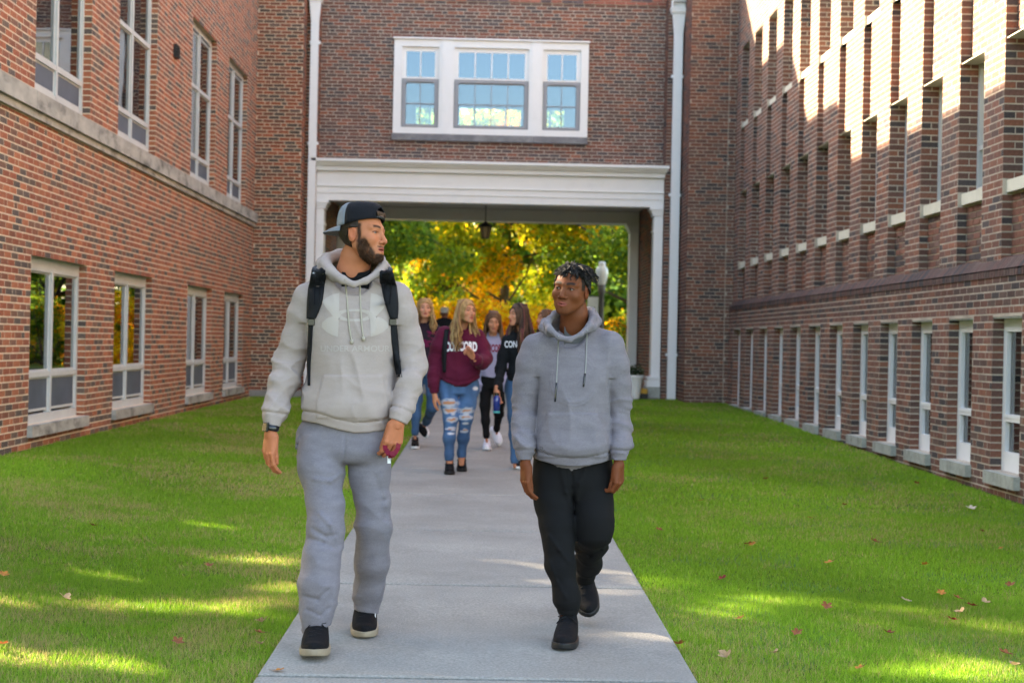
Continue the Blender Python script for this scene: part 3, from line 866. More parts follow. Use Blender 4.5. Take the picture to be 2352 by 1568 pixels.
for z in ((-4.4, 4.5, 5.4, 8.5, 21000, 0.0036, 0.027), (-4.4, 4.5, 8.5, 12.5, 9500, 0.0058, 0.029), (-4.4, 4.5, 12.5, 18.5, 4200, 0.0090, 0.031), (-4.4, 4.5, 18.5, 30.3, 1800, 0.014, 0.034)):
    V, F, C = grass_zone(*z)
    Vs.append(V); Fs.append(F + off); Cs.append(C); off += len(V)
M['grass'] = make_mat('grass', rough=0.55, attr=True, transl=0.4, spec=0.25)
g_ = np_mesh('grass', np.concatenate(Vs), np.concatenate(Fs), M['grass'], None, col=np.concatenate(Cs), smooth=False)
tag(g_, 'short mown green grass with dry straw coloured patches', None, kind='stuff')
print('grass tris', off // 3)

# ------------------------------------------------------------------ fallen leaves
def leaf_mesh(name, colr, lobes, size, curl):
    rr = random.Random(name + str(lobes)); m = MB(); n = lobes * 4
    pts = []
    for k in range(n):
        t = 2 * math.pi * k / n
        r = size * (0.55 + 0.45 * abs(math.cos(t * lobes / 2))) * rr.uniform(0.85, 1.1)
        x = r * math.cos(t); y = r * 0.8 * math.sin(t)
        pts.append(Vector((x, y, 0.35 * curl * (x * x + y * y) / size + curl * 0.5 * abs(y))))
    for k in range(n):
        m.face([(0, 0, 0), pts[k], pts[(k + 1) % n]], colr)
    m.tube([(size * .5, 0, 0.003), (size * 1.35, 0.004, 0.008)], 0.0012, 4, (0.12, 0.06, 0.03))
    return m.mesh(name, M['leaf_litter'])
M['leaf_litter'] = make_mat('leaf_litter', rough=0.7, attr=True, var=0.3, vscale=60, transl=0.25)
kinds = [('rust brown', (0.25, 0.08, 0.03), 5, .032, .5), ('orange', (0.45, 0.17, 0.03), 5, .03, .35), ('tan', (0.42, 0.27, 0.15), 3, .034, .9), ('pale buff', (0.55, 0.45, 0.36), 5, .042, .5), ('dark red', (0.20, 0.03, 0.015), 5, .034, .6)]
lm = [leaf_mesh('leaf', k[1], k[2], k[3], k[4]) for k in kinds]
spots = [(2230, 1168, 3), (1080, 1), (2200, 1375, 0), (2262, 1385, 2), (2232, 1392, 4), (1665, 1508, 2), (1780, 1502, 2), (1905, 1292, 1), (1720, 1250, 0), (1728, 1251, 1),
         (1898, 1394, 0), (2080, 1380, 3), (2162, 1363, 1), (2205, 1408, 2), (2188, 1425, 4), (1975, 1535, 1), (2310, 1502, 0), (2330, 1530, 2), (1560, 1480, 0), (2125, 1296, 1), (1860, 1190, 1), (2010, 1245, 0),
         (1515, 1218, 0), (1660, 1330, 4), (2300, 1260, 1), (2255, 1220, 0), (1940, 1160, 0), (1610, 1150, 1), (2105, 1110, 0), (600, 1430, 2), (597, 1455, 0), (602, 1480, 2), (408, 1475, 0), (640, 1540, 1), (8, 1320, 1), (6, 1480, 0), (212, 1208, 4), (1395, 1140, 1), (1760, 1100, 0), (2040, 1455, 4), (1830, 1455, 0), (1700, 1420, 1), (2320, 1345, 0), (480, 1300, 0), (150, 1375, 2)]
words = ['rust brown', 'orange', 'tan curled', 'pale buff', 'dark red']
rr = random.Random(5)
def near(p):
    d = 'nearby' if p.y < 7.3 else ('midway' if p.y < 10 else 'farther back')
    if abs(p.x) < 0.875: return 'on the concrete path ' + d
    if p.x > 0: return 'on right lawn ' + d + (' by the path edge' if p.x < 1.5 else (' near the wall' if p.x > 3.0 else ' in open grass'))
    return 'on left lawn ' + d + (' by the path edge' if p.x > -1.7 else ' near picture edge')
for s in spots:
    if len(s) < 3: continue
    px, py, kd = s
    # walk the viewing ray down to the lawn
    Y = 5.0
    while Y < 40:
        p = P(px, py, Y)
        if p.z <= gz(p.x, Y) + 0.012: break
        Y += 0.02
    LEAVES = globals().setdefault('LEAVES', [])
    o = bpy.data.objects.new('fallen_leaf', lm[kd]); COL.objects.link(o)
    o.location = (p.x, p.y, gz(p.x, p.y) + (0.016 if abs(p.x) > 0.88 else 0.012)); o.rotation_euler = (rr.uniform(-.4, .4), rr.uniform(-.4, .4), rr.uniform(0, 6.3))
    sc = rr.uniform(0.8, 1.25); o.scale = (sc, sc, sc)
    onp = abs(p.x) < 0.875
    side = 'concrete path' if onp else ('lawn on the left' if p.x < 0 else 'lawn on the right')
    tag(o, (('small ' if sc < .93 else 'large ') if abs(sc - 1.0) > .07 else '') + words[kd] + ' fallen leaf ' + near(p), 'leaf', 'fallen leaves on the ground')
    LEAVES.append(o)
bl = {}
for o in LEAVES: bl.setdefault(o['label'], []).append(o)
for k_, os_ in bl.items():
    if len(os_) < 2: continue
    os_.sort(key=lambda q: q.location.x / q.location.y)
    nm = ['leftmost', 'rightmost'] if len(os_) == 2 else ['leftmost', 'middle one', 'rightmost'] if len(os_) == 3 else ['leftmost'] + ['second from left', 'third from left', 'fourth from left'][:len(os_) - 2] + ['rightmost']
    for q, w_ in zip(os_, nm): q['label'] = k_ + ', ' + w_
# ------------------------------------------------------------------ trees
M['leaf'] = make_mat('leaf', rough=0.5, attr=True, transl=0.65, spec=0.25)
M['bark'] = make_mat('bark', (0.085, 0.065, 0.05), 0.9, var=0.35, vscale=10, bump=0.02, bscale=14)
GREEN = [(0.06, 0.145, 0.022), (0.10, 0.21, 0.03), (0.17, 0.29, 0.035), (0.08, 0.17, 0.045)]
YGREEN = [(0.20, 0.28, 0.02), (0.34, 0.38, 0.02), (0.10, 0.18, 0.02), (0.50, 0.44, 0.025), (0.14, 0.24, 0.03)]
YELLOW = [(0.75, 0.52, 0.02), (0.70, 0.58, 0.03), (0.78, 0.42, 0.02), (0.45, 0.45, 0.02)]
ORANGE = [(0.85, 0.42, 0.02), (0.85, 0.55, 0.02), (0.75, 0.28, 0.015), (0.80, 0.64, 0.03)]
def leaf_cloud(centres, rads, n, pal, size, rs, carve=None, palw=None):
    """leaf-sized quads gathered in clumps; returns arrays"""
    nc = len(centres)
    w = np.array([r ** 2.2 for r in rads]); w /= w.sum()
    ci = rs.choice(nc, n, p=w)
    C = np.array(centres)[ci]; R = np.array(rads)[ci][:, None]
    d = rs.normal(size=(n, 3)); d /= np.linalg.norm(d, axis=1)[:, None]
    rr_ = rs.random((n, 1)) ** 0.45
    p = C + d * R * rr_ * np.array([1, 1, 0.72])
    if carve is not None:
        keep = ~carve(p); p = p[keep]; ci = ci[keep]; n = len(p)
    a = rs.normal(size=(n, 3)); a /= np.linalg.norm(a, axis=1)[:, None]
    b = rs.normal(size=(n, 3)); b -= a * (a * b).sum(1)[:, None]; b /= np.linalg.norm(b, axis=1)[:, None]
    s = size * rs.uniform(0.6, 1.25, (n, 1))
    V = np.stack([p - a * s * .5, p + b * s * .33, p + a * s * .6, p - b * s * .33], 1).reshape(-1, 3)
    F = np.arange(n * 4).reshape(-1, 4)
    pal = np.array(pal)
    clump_c = rs.integers(0, len(pal), nc)
    pick = np.where(rs.random(n) < 0.6, clump_c[ci], rs.integers(0, len(pal), n))
    c = pal[pick] * rs.uniform(0.75, 1.25, (n, 1))
    return V, F, np.repeat(c, 4, axis=0)
def tree(name, x, y, h, cr, n, pal, size, label, seed, base=2.0, nclump=46, group=None, trunk_r=0.2, carve=None, lean=0.0, cat='tree', squash=1.0):
    rs = np.random.default_rng(seed); g = gz(x, y)
    r = empty(name, (x, y, g), label, cat, group)
    rnd = random.Random(seed)
    cz = g + base + (h - base) / 2
    cen = []; rad = []
    for k in range(nclump):
        d = rs.normal(size=3); d /= np.linalg.norm(d)
        q = rs.random() ** 0.4
        p = np.array([x + lean, y, cz]) + d * q * np.array([cr * squash, cr, (h - base) / 2])
        cen.append(p); rad.append(cr * rs.uniform(0.16, 0.34))
    V, F, C = leaf_cloud(cen, rad, n, pal, size, rs, carve)
    t = MB()
    top = Vector((x + lean * 0.7, y, g + h * 0.8))
    pts = [Vector((x, y, g - 0.1)), Vector((x + 0.03, y, g + 0.4)), Vector((x + lean * 0.2, y, g + base)), Vector((x + lean * 0.5 + rnd.uniform(-.2, .2), y + .1, g + h * 0.5)), top]
    t.tube(pts, [trunk_r * 1.5, trunk_r * 1.05, trunk_r * 0.85, trunk_r * 0.5, trunk_r * 0.1], 9)
    for k in range(0, nclump, 2):
        s = pts[2].lerp(top, rnd.uniform(0.0, 0.75)); e = Vector(cen[k]); mid = s.lerp(e, 0.5) + Vector((rnd.uniform(-.2, .2), rnd.uniform(-.2, .2), -0.1))
        t.tube([s, mid, e], [trunk_r * 0.26, trunk_r * 0.14, trunk_r * 0.04], 5)
    t.build('trunk', M['bark'], r, smooth=True, cols=False)
    np_mesh('crown', V, F, M['leaf'], r, col=C, smooth=False)
    return r
# trees seen through the passage
tree('maple_tree', -3.6, 50, 10.5, 4.2, 30000, YGREEN + GREEN[2:], 0.18, 'yellow green maple with dark forked trunk seen at the left of the passage opening', 21, base=2.4, trunk_r=0.24)
tree('maple_tree', 0.6, 56, 11, 4.0, 30000, YGREEN + YGREEN + YELLOW[:1] + ORANGE[:1], 0.19, 'maple with green leaves turning yellow and orange at the centre of the opening', 22, base=1.7, trunk_r=0.22)
tree('maple_tree', 5.4, 52, 12, 4.2, 30000, GREEN + YGREEN[:3] + YGREEN[4:], 0.18, 'dark green tree with a thick trunk at the right of the passage opening', 23, base=1.3, trunk_r=0.34)
tree('maple_tree', -1.3, 66, 9, 3.6, 15000, ORANGE[1:3] + YGREEN + YGREEN + YELLOW, 0.20, 'orange and yellow maple behind the green maples', 24, base=1.1, trunk_r=0.2)
tree('maple_tree', 2.7, 62, 9.5, 2.6, 9000, ORANGE + YGREEN, 0.19, 'orange tinted maple between the green maple and the dark tree', 25, base=1.6, trunk_r=0.18)
tree('maple_tree', -8.5, 60, 12, 5, 9000, YGREEN, 0.22, 'green maple beyond the left building', 26, base=1.5)
tree('maple_tree', 10.5, 62, 12, 5, 14000, YGREEN + YELLOW, 0.22, 'broad green tree beyond the right building', 27, base=1.2)
for i, (bx, by, br, pl, lb) in enumerate([(-3.1, 47.5, 1.05, YELLOW, 'low yellow shrub behind the girl with light brown hair'), (-1.3, 48.0, 1.15, ORANGE + YELLOW, 'golden shrub behind the girl in maroon'), (0.7, 47.6, 1.15, ORANGE, 'bright orange shrub behind the girls at the centre'), (2.5, 48.4, 1.1, YELLOW + ORANGE, 'orange and yellow shrub behind the dark haired girl'), (4.6, 49.2, .9, GREEN + YGREEN[:2] + ORANGE[:1], 'green and orange shrub beside the lamp post'), (7.3, 52, 1.3, ORANGE + YELLOW, 'orange shrub past the right side of the passage')]):
    rs = np.random.default_rng(60 + i); g = gz(bx, by)
    r = empty('shrub', (bx, by, g), lb, 'shrub', 'autumn shrubs beyond the passage')
    cen = [np.array([bx, by, g + 1.1]) + rs.uniform(-1, 1, 3) * np.array([br, br * .8, 1.0]) for _ in range(30)]
    V, F, C = leaf_cloud(cen, [0.34 + 0.2 * rs.random() for _ in cen], 4200, pl, 0.13, rs)
    t = MB()
    for k in range(9): t.tube([(bx + rs.uniform(-.2, .2), by, g - .05), tuple(cen[k])], [0.03, 0.008], 5)
    t.build('stems', M['bark'], r, cols=False)
    np_mesh('foliage', V, F, M['leaf'], r, col=C, smooth=False)
# the wood behind them reads as one mass
rs = np.random.default_rng(99)
cen = [np.array([rs.uniform(-32, 32), rs.uniform(78, 92), rs.uniform(0.0, 13)]) for _ in range(420)]
V, F, C = leaf_cloud(cen, [1.6 + 1.2 * rs.random() for _ in cen], 110000, GREEN + YGREEN + YGREEN[:2] + YELLOW[:1], 0.55, rs)
tag(np_mesh('woodland', V, F, M['leaf'], None, col=C, smooth=False), 'distant mass of green and yellow woodland closing the view', None, kind='stuff')

# trees added outside the frame to block the sun, leaves carved for chosen patches
def carve(p):
    s = SUNV
    t = (p[:, 2] - 0.09) / s.z
    gx = p[:, 0] - s.x * t; gy = p[:, 1] - s.y * t
    bad = np.zeros(len(p), bool)
    for cx, cy, a, b, d in DAPPLE:
        L = math.hypot(*d); ux, uy = d[0] / L, d[1] / L
        u = (gx - cx) * ux + (gy - cy) * uy; v = -(gx - cx) * uy + (gy - cy) * ux
        bad |= ((u / (a + 0.07)) ** 2 + (v / (b + 0.06)) ** 2) < 1
    return bad
for i, (tx, ty, th) in enumerate([(-10.6, 16.2, 9.5), (-11, 11.3, 10.0), (-10.8, 6.3, 9.5), (-11, 1.5, 9.5)]):
    rs = np.random.default_rng(40 + i); g = gz(tx, ty)
    r = empty('shade_tree', (tx, ty, g), ['broad tree beside the corner of the left building', 'second shade tree from the left building left of the lawn', 'third shade tree from the left building left of the lawn', 'shade tree farthest from the left building'][i], 'tree', 'shade trees left of the lawn')
    cen = []; rad = []
    for k in range(80):
        cen.append(np.array([tx + rs.uniform(-1.2, 2.4), ty + rs.uniform(-2.6, 2.6), rs.uniform(1.7, th)])); rad.append(rs.uniform(0.75, 1.15))
    V, F, C = leaf_cloud(cen, rad, 27000, GREEN + YGREEN, 0.24, rs, carve)
    t = MB(); t.tube([(tx, ty, g - .1), (tx, ty, 3), (tx + .3, ty, 6), (tx + .4, ty, th * .9)], [.32, .26, .17, .03], 9)
    t.build('trunk', M['bark'], r, smooth=True, cols=False)
    np_mesh('crown', V, F, M['leaf'], r, col=C, smooth=False)

# ------------------------------------------------------------------ street lamp, banner, planter, kerb block
M['lamp_post'] = make_mat('lamp_post', (0.10, 0.095, 0.09), 0.5, metal=0.2)
M['lamp_globe'] = make_mat('lamp_globe', (0.78, 0.80, 0.80), 0.15, spec=0.6, coat=0.5, transl=0.25)
LY = 40.0
lp = P(1381, 700, LY); g = gz(lp.x, LY)
top = P(1381, 600, LY).z
r = empty('street_lamp', (lp.x, LY, g), 'tall street lamp with white acorn globe and a banner on its post', 'street lamp')
m = MB(); c = (lp.x, LY, 0)
m.lathe([(0.16, g), (0.16, g + 0.1), (0.10, g + 0.5), (0.075, g + 0.6), (0.065, top - 0.85), (0.095, top - 0.8), (0.10, top - 0.62), (0.08, top - .60)], c, 14); m.build('post', M['lamp_post'], r, smooth=True, cols=False)
m = MB(); m.lathe([(0.09, top - 0.6), (0.14, top - 0.44), (0.165, top - 0.32), (0.15, top - 0.20), (0.09, top - 0.12), (0.085, top - .085), (0.095, top - .06), (0.075, top - .02), (0.0, top)], c, 18); m.build('globe', M['lamp_globe'], r, smooth=True, cols=False)
m = MB()
for zz in (P(1370, 681, LY).z, P(1370, 800, LY).z): m.tube([(lp.x, LY, zz), (lp.x - 0.36, LY, zz)], 0.012, 6)
m.build('banner_arm', M['lamp_post'], r, cols=False)
M['banner'] = make_mat('banner', (0.66, 0.70, 0.70), 0.6, var=0.05); M['banner_print'] = make_mat('banner_print', (0.16, 0.22, 0.20), 0.6)
z1 = P(1366, 682, LY).z; z0 = P(1366, 800, LY).z
m = MB(); m.box((lp.x - 0.35, LY - 0.005, z0), (lp.x - 0.075, LY + 0.005, z1)); bn = m.build('banner', M['banner'], r, cols=False)
m = MB(); m.box((lp.x - 0.27, LY - 0.009, z1 - 0.55), (lp.x - 0.15, LY - 0.006, z1 - 0.25)); m.box((lp.x - .25, LY - .009, z1 - .75), (lp.x - .17, LY - .006, z1 - .7)); m.build('banner_print', M['banner_print'], bn, cols=False)

pp = P(1456, 918, 30.1); g = gz(pp.x, 30.1)
r = empty('planter', (pp.x, 30.1, g), 'white planter pot of white flowering mums beside the right column', 'planter')
m = MB(); m.lathe([(0.0, 0.0), (0.105, 0.0), (0.165, 0.40), (0.19, 0.405), (0.19, 0.455), (0.165, 0.455), (0.155, 0.42), (0, .42)], (pp.x, 30.1, g), 20); m.build('pot', M['white_paint'], r, smooth=False, cols=False)
rs = np.random.default_rng(77)
V, F, C = leaf_cloud([np.array([pp.x, 30.1, g + 0.52])], [0.20], 900, [(0.04, 0.09, 0.03), (0.06, 0.12, 0.04), (0.5, 0.52, 0.42), (0.03, 0.06, 0.02)], 0.035, rs)
np_mesh('flowers', V, F, M['leaf'], r, col=C, smooth=False)
M['yellow_paint'] = make_mat('yellow_paint', (0.55, 0.33, 0.06), 0.6, var=0.15, vscale=10)
pk = P(1470, 905, 30.25); g = gz(pk.x, 30.25)
m = MB(); m.obox((pk.x - 0.16, 30.2, g + 0.10), (0.30, 0.05, -0.06), (0.03, 0.18, 0), (0, 0, 0.14))
m2 = MB(); m2.box((pk.x - 0.18, 30.15, g), (pk.x + 0.14, 30.45, g + 0.10))
r = empty('step_block', (pk.x, 30.3, g), 'small grey block with a yellow board on top beside the white planter', 'block')
m.build('yellow_board', M['yellow_paint'], r, cols=False); m2.build('block_base', M['dark_metal'], r, cols=False)
# ------------------------------------------------------------------ figures: implicit surfaces turned into meshes
_T = np.random.default_rng(5).random((32, 32, 32)).astype(np.float32)
def noise3(p, sx=1.0, sy=None, sz=None, off=0.0):
    sy = sx if sy is None else sy; sz = sx if sz is None else sz
    q = p * np.array([sx, sy, sz], np.float32) + np.float32(off + 100.0)
    i = np.floor(q).astype(np.int32); f = q - i; f = f * f * (3 - 2 * f)
    i &= 31; j = (i + 1) & 31
    x0, y0, z0 = i[..., 0], i[..., 1], i[..., 2]; x1, y1, z1 = j[..., 0], j[..., 1], j[..., 2]
    fx, fy, fz = f[..., 0], f[..., 1], f[..., 2]
    a = _T[x0, y0, z0] * (1 - fx) + _T[x1, y0, z0] * fx
    b = _T[x0, y1, z0] * (1 - fx) + _T[x1, y1, z0] * fx
    c = _T[x0, y0, z1] * (1 - fx) + _T[x1, y0, z1] * fx
    d = _T[x0, y1, z1] * (1 - fx) + _T[x1, y1, z1] * fx
    return (a * (1 - fy) + b * fy) * (1 - fz) + (c * (1 - fy) + d * fy) * fz
def A(*v): return np.array(v, np.float32)
def smin(a, b, k):
    h = np.clip(0.5 + 0.5 * (b - a) / k, 0, 1)
    return b * (1 - h) + a * h - k * h * (1 - h)
def smax(a, b, k): return -smin(-a, -b, k)
def rcone(p, a, b, ra, rb):
    a = np.asarray(a, np.float32); b = np.asarray(b, np.float32)
    ba = b - a; pa = p - a
    t = np.clip((pa @ ba) / max(float(ba @ ba), 1e-9), 0, 1)
    return np.linalg.norm(pa - t[..., None] * ba, axis=-1) - (ra + (rb - ra) * t)
def ell(p, c, r, rot=None):
    q = p - np.asarray(c, np.float32)
    if rot is not None: q = q @ rot
    r = np.asarray(r, np.float32)
    k0 = np.linalg.norm(q / r, axis=-1); k1 = np.linalg.norm(q / (r * r), axis=-1)
    return k0 * (k0 - 1.0) / np.maximum(k1, 1e-6)
def chain(p, pts, k=0.02, d=None):
    """pts: (x, y, z, r) smooth limb"""
    for i in range(len(pts) - 1):
        e = rcone(p, pts[i][:3], pts[i + 1][:3], pts[i][3], pts[i + 1][3])
        d = e if d is None else smin(d, e, k)
    return d
def loft(p, secs, n=2.0, rot=0.0, cap=0.03):
    """vertical body of elliptical sections (z, cx, cy, a, b), highest first or last, any order"""
    secs = sorted(secs); S = np.array(secs, np.float32)
    z = p[..., 2]
    def ip(k):
        # smooth interpolation through the sections
        zz = S[:, 0]; v = S[:, k]
        i = np.clip(np.searchsorted(zz, z) - 1, 0, len(zz) - 2)
        t = np.clip((z - zz[i]) / (zz[i + 1] - zz[i]), 0, 1)
        m = np.gradient(v, zz)
        h = zz[i + 1] - zz[i]
        t2 = t * t; t3 = t2 * t
        return (2 * t3 - 3 * t2 + 1) * v[i] + (t3 - 2 * t2 + t) * h * m[i] + (-2 * t3 + 3 * t2) * v[i + 1] + (t3 - t2) * h * m[i + 1]
    cx, cy, a, b = ip(1), ip(2), ip(3), ip(4)
    dx = p[..., 0] - cx; dy = p[..., 1] - cy
    if rot:
        c, s = math.cos(rot), math.sin(rot); dx, dy = dx * c + dy * s, -dx * s + dy * c
    q = (np.abs(dx / a) ** n + np.abs(dy / b) ** n) ** (1.0 / n)
    d = (q - 1.0) * np.minimum(a, b)
    return smax(d, np.maximum(S[0, 0] - z, z - S[-1, 0]), cap)
def refined(base, full, m=0.03):
    def f(p):
        d = base(p); k = np.abs(d) < m
        if k.any(): d[k] = full(p[k])
        return d
    return f
def fin(x):           # sharp creases, soft crests
    return 1.0 - np.abs(2 * x - 1)

def polygonize(fn, lo, hi, h):
    """surface nets on a regular grid, evaluated only in blocks the surface can pass through"""
    lo = np.asarray(lo, np.float32); hi = np.asarray(hi, np.float32)
    n = np.ceil((hi - lo) / h).astype(int) + 2
    B = 8
    nb = np.ceil(n / B).astype(int)
    N3 = nb * B + 1
    D = np.full(tuple(N3), 1.0, np.float32)
    bc = np.stack(np.meshgrid(*[np.arange(k) for k in nb], indexing='ij'), -1).reshape(-1, 3)
    cen = lo + (bc * B + B / 2).astype(np.float32) * h
    dc = fn(cen.astype(np.float32))
    lim = h * B * 0.5 * 1.8 + 0.022
    act = np.abs(dc) < lim
    for (b, d0) in zip(bc[~act], dc[~act]):
        if d0 < 0: D[b[0] * B:(b[0] + 1) * B + 1, b[1] * B:(b[1] + 1) * B + 1, b[2] * B:(b[2] + 1) * B + 1] = -1.0
    ar = np.arange(B + 1)
    g = np.stack(np.meshgrid(ar, ar, ar, indexing='ij'), -1).reshape(-1, 3)
    ab = bc[act]
    CH_ = 300
    for s in range(0, len(ab), CH_):
        blk = ab[s:s + CH_]
        pts = (lo + (blk[:, None, :] * B + g[None]).astype(np.float32) * h).astype(np.float32)
        v = fn(pts.reshape(-1, 3)).reshape(len(blk), B + 1, B + 1, B + 1)
        for b, vv in zip(blk, v):
            D[b[0] * B:(b[0] + 1) * B + 1, b[1] * B:(b[1] + 1) * B + 1, b[2] * B:(b[2] + 1) * B + 1] = vv
    D[0] = D[-1] = 1; D[:, 0] = D[:, -1] = 1; D[:, :, 0] = D[:, :, -1] = 1
    S = D < 0
    nx, ny, nz = D.shape
    cnt = np.zeros((nx - 1, ny - 1, nz - 1), np.uint8)
    for i in (0, 1):
        for j in (0, 1):
            for k in (0, 1): cnt += S[i:nx - 1 + i, j:ny - 1 + j, k:nz - 1 + k]
    mask = (cnt > 0) & (cnt < 8)
    ids = np.full(mask.shape, -1, np.int64)
    cells = np.argwhere(mask); ids[mask] = np.arange(len(cells))
    acc = np.zeros((len(cells), 3), np.float32); w = np.zeros(len(cells), np.float32)
    ci, cj, ck = cells.T
    cor = [(0, 0, 0), (1, 0, 0), (0, 1, 0), (1, 1, 0), (0, 0, 1), (1, 0, 1), (0, 1, 1), (1, 1, 1)]
    for a in range(8):
        for b in range(a + 1, 8):
            A0, B0 = cor[a], cor[b]
            if sum(abs(A0[q] - B0[q]) for q in range(3)) != 1: continue
            da = D[ci + A0[0], cj + A0[1], ck + A0[2]]; db = D[ci + B0[0], cj + B0[1], ck + B0[2]]
            m = (da < 0) != (db < 0)
            t = da[m] / (da[m] - db[m])
            acc[m] += np.array(A0, np.float32) + t[:, None] * (np.array(B0, np.float32) - np.array(A0, np.float32)); w[m] += 1
    V = lo + (cells + acc / w[:, None]) * h
    F = []
    for ax in range(3):
        o = [0, 0, 0]; o[ax] = 1
        Sa = S[:nx - o[0], :ny - o[1], :nz - o[2]]; Sb = S[o[0]:, o[1]:, o[2]:]
        e = np.argwhere(Sa != Sb)
        b1, b2 = [q for q in range(3) if q != ax]
        ok = (e[:, b1] > 0) & (e[:, b2] > 0) & (e[:, b1] < D.shape[b1] - 1) & (e[:, b2] < D.shape[b2] - 1)
        e = e[ok]
        def c(d1, d2):
            q = e.copy(); q[:, b1] -= d1; q[:, b2] -= d2; return ids[q[:, 0], q[:, 1], q[:, 2]]
        q = np.stack([c(1, 1), c(0, 1), c(0, 0), c(1, 0)], 1)
        ins = S[e[:, 0], e[:, 1], e[:, 2]]
        flip = ~ins if ax != 1 else ins
        q[flip] = q[flip][:, ::-1]
        F.append(q)
    F = np.concatenate(F); F = F[(F >= 0).all(1)]
    return V.astype(np.float32), F

def sdf_obj(name, fn, lo, hi, h, mat, parent, colour=None):
    V, F = polygonize(fn, lo, hi, h)
    c = colour(V) if callable(colour) else None
    return np_mesh(name, V, F, mat, parent, col=c, smooth=True)

def rotm(yaw=0, pitch=0, roll=0):
    """columns: the head's right-hand x, forward y, up z in the world.  yaw 0 looks at the camera (-Y), positive turns to picture right"""
    # local x = wearer's left = picture right when facing the camera
    m = Matrix.Rotation(yaw, 3, 'Z') @ Matrix(((1, 0, 0), (0, -1, 0), (0, 0, 1)))
    # facing camera: local forward +y -> world -Y, local x -> world +X  (mirrored frame, used only for shapes that are symmetric)
    m = m @ Matrix.Rotation(roll, 3, 'Y') @ Matrix.Rotation(pitch, 3, 'X')
    return np.array(m, np.float32)

# --- heads ---------------------------------------------------------------
def head_fn(fem=0.0, jaw=1.0, nose=1.0, lips=1.0, open_mouth=0.0, smile=0.0, slim=1.0):
    def f(p):
        x = np.abs(p[..., 0]); q = np.stack([x, p[..., 1], p[..., 2]], -1)
        d = ell(q, (0, -0.018, 0.030), (0.0735, 0.093, 0.083))
        d = smin(d, ell(q, (0, 0.024, -0.030), (0.059 * slim, 0.060, 0.078)), 0.03)
        d = smin(d, rcone(q, (0.047 * slim, 0.000, -0.050), (0.016, 0.062, -0.092), 0.020 * jaw, 0.019 * jaw), 0.028)
        d = smin(d, ell(q, (0, 0.066, -0.098), (0.021 * jaw, 0.018, 0.016)), 0.018)
        d = smin(d, ell(q, (0.040 * slim, 0.052, -0.026), (0.023, 0.026, 0.022)), 0.022)
        d = smin(d, ell(q, (0.0, 0.068, -0.064), (0.030, 0.021, 0.027)), 0.016)
        d = smin(d, rcone(q, (0.0, 0.078, 0.022), (0.046, 0.062, 0.023), 0.0105 - 0.003 * fem, 0.008), 0.020)
        # eye sockets, balls and lids
        d = smax(d, -ell(q, (0.031, 0.088, 0.003), (0.0175, 0.012, 0.0115)), 0.012)
        lid = ell(q, (0.031, 0.0655, 0.0025), (0.0155, 0.0145, 0.0138))
        lid = np.maximum(lid, -(np.abs(q[..., 2] - 0.0015 + (q[..., 0] - 0.031) ** 2 * 10) - (0.0040 + 0.0006 * fem) * (1 - ((q[..., 0] - 0.031) / 0.0165) ** 2)))
        d = smin(d, lid, 0.004)
        # nose
        d = smin(d, rcone(q, (0, 0.077, 0.014), (0, 0.098, -0.028), 0.0065, 0.0095 * nose), 0.010)
        d = smin(d, ell(q, (0, 0.101, -0.034), (0.0105 * nose, 0.0105, 0.009)), 0.006)
        d = smin(d, ell(q, (0.0125 * nose, 0.089, -0.038), (0.0075 * nose, 0.010, 0.0068)), 0.005)
        d = smax(d, -ell(q, (0.0065 * nose, 0.095, -0.0455), (0.0034, 0.006, 0.0040)), 0.003)
        # mouth
        zz = -0.0665 + smile * (q[..., 0] / 0.024) ** 2 * 0.005
        q2 = np.stack([q[..., 0], q[..., 1], q[..., 2] - zz], -1)
        d = smin(d, rcone(q2, (0.0, 0.0865, 0.0045), (0.0215, 0.0765, 0.000), 0.0058 * lips, 0.002), 0.004)
        d = smin(d, rcone(q2, (0.0, 0.0855, -0.0072 - open_mouth), (0.018, 0.0765, -0.003), 0.0068 * lips, 0.0025), 0.004)
        d = smax(d, -ell(q2, (0.0, 0.090, -0.0010 - open_mouth * .5), (0.024, 0.014, 0.0012 + open_mouth * 0.8)), 0.0015)
        # ears
        er = ell(q, (0.0755, -0.012, -0.008), (0.0075, 0.0185, 0.031))
        er = smax(er, -ell(q, (0.084, -0.006, -0.004), (0.0065, 0.0105, 0.019)), 0.004)
        d = smin(d, er, 0.005)
        return d
    return f

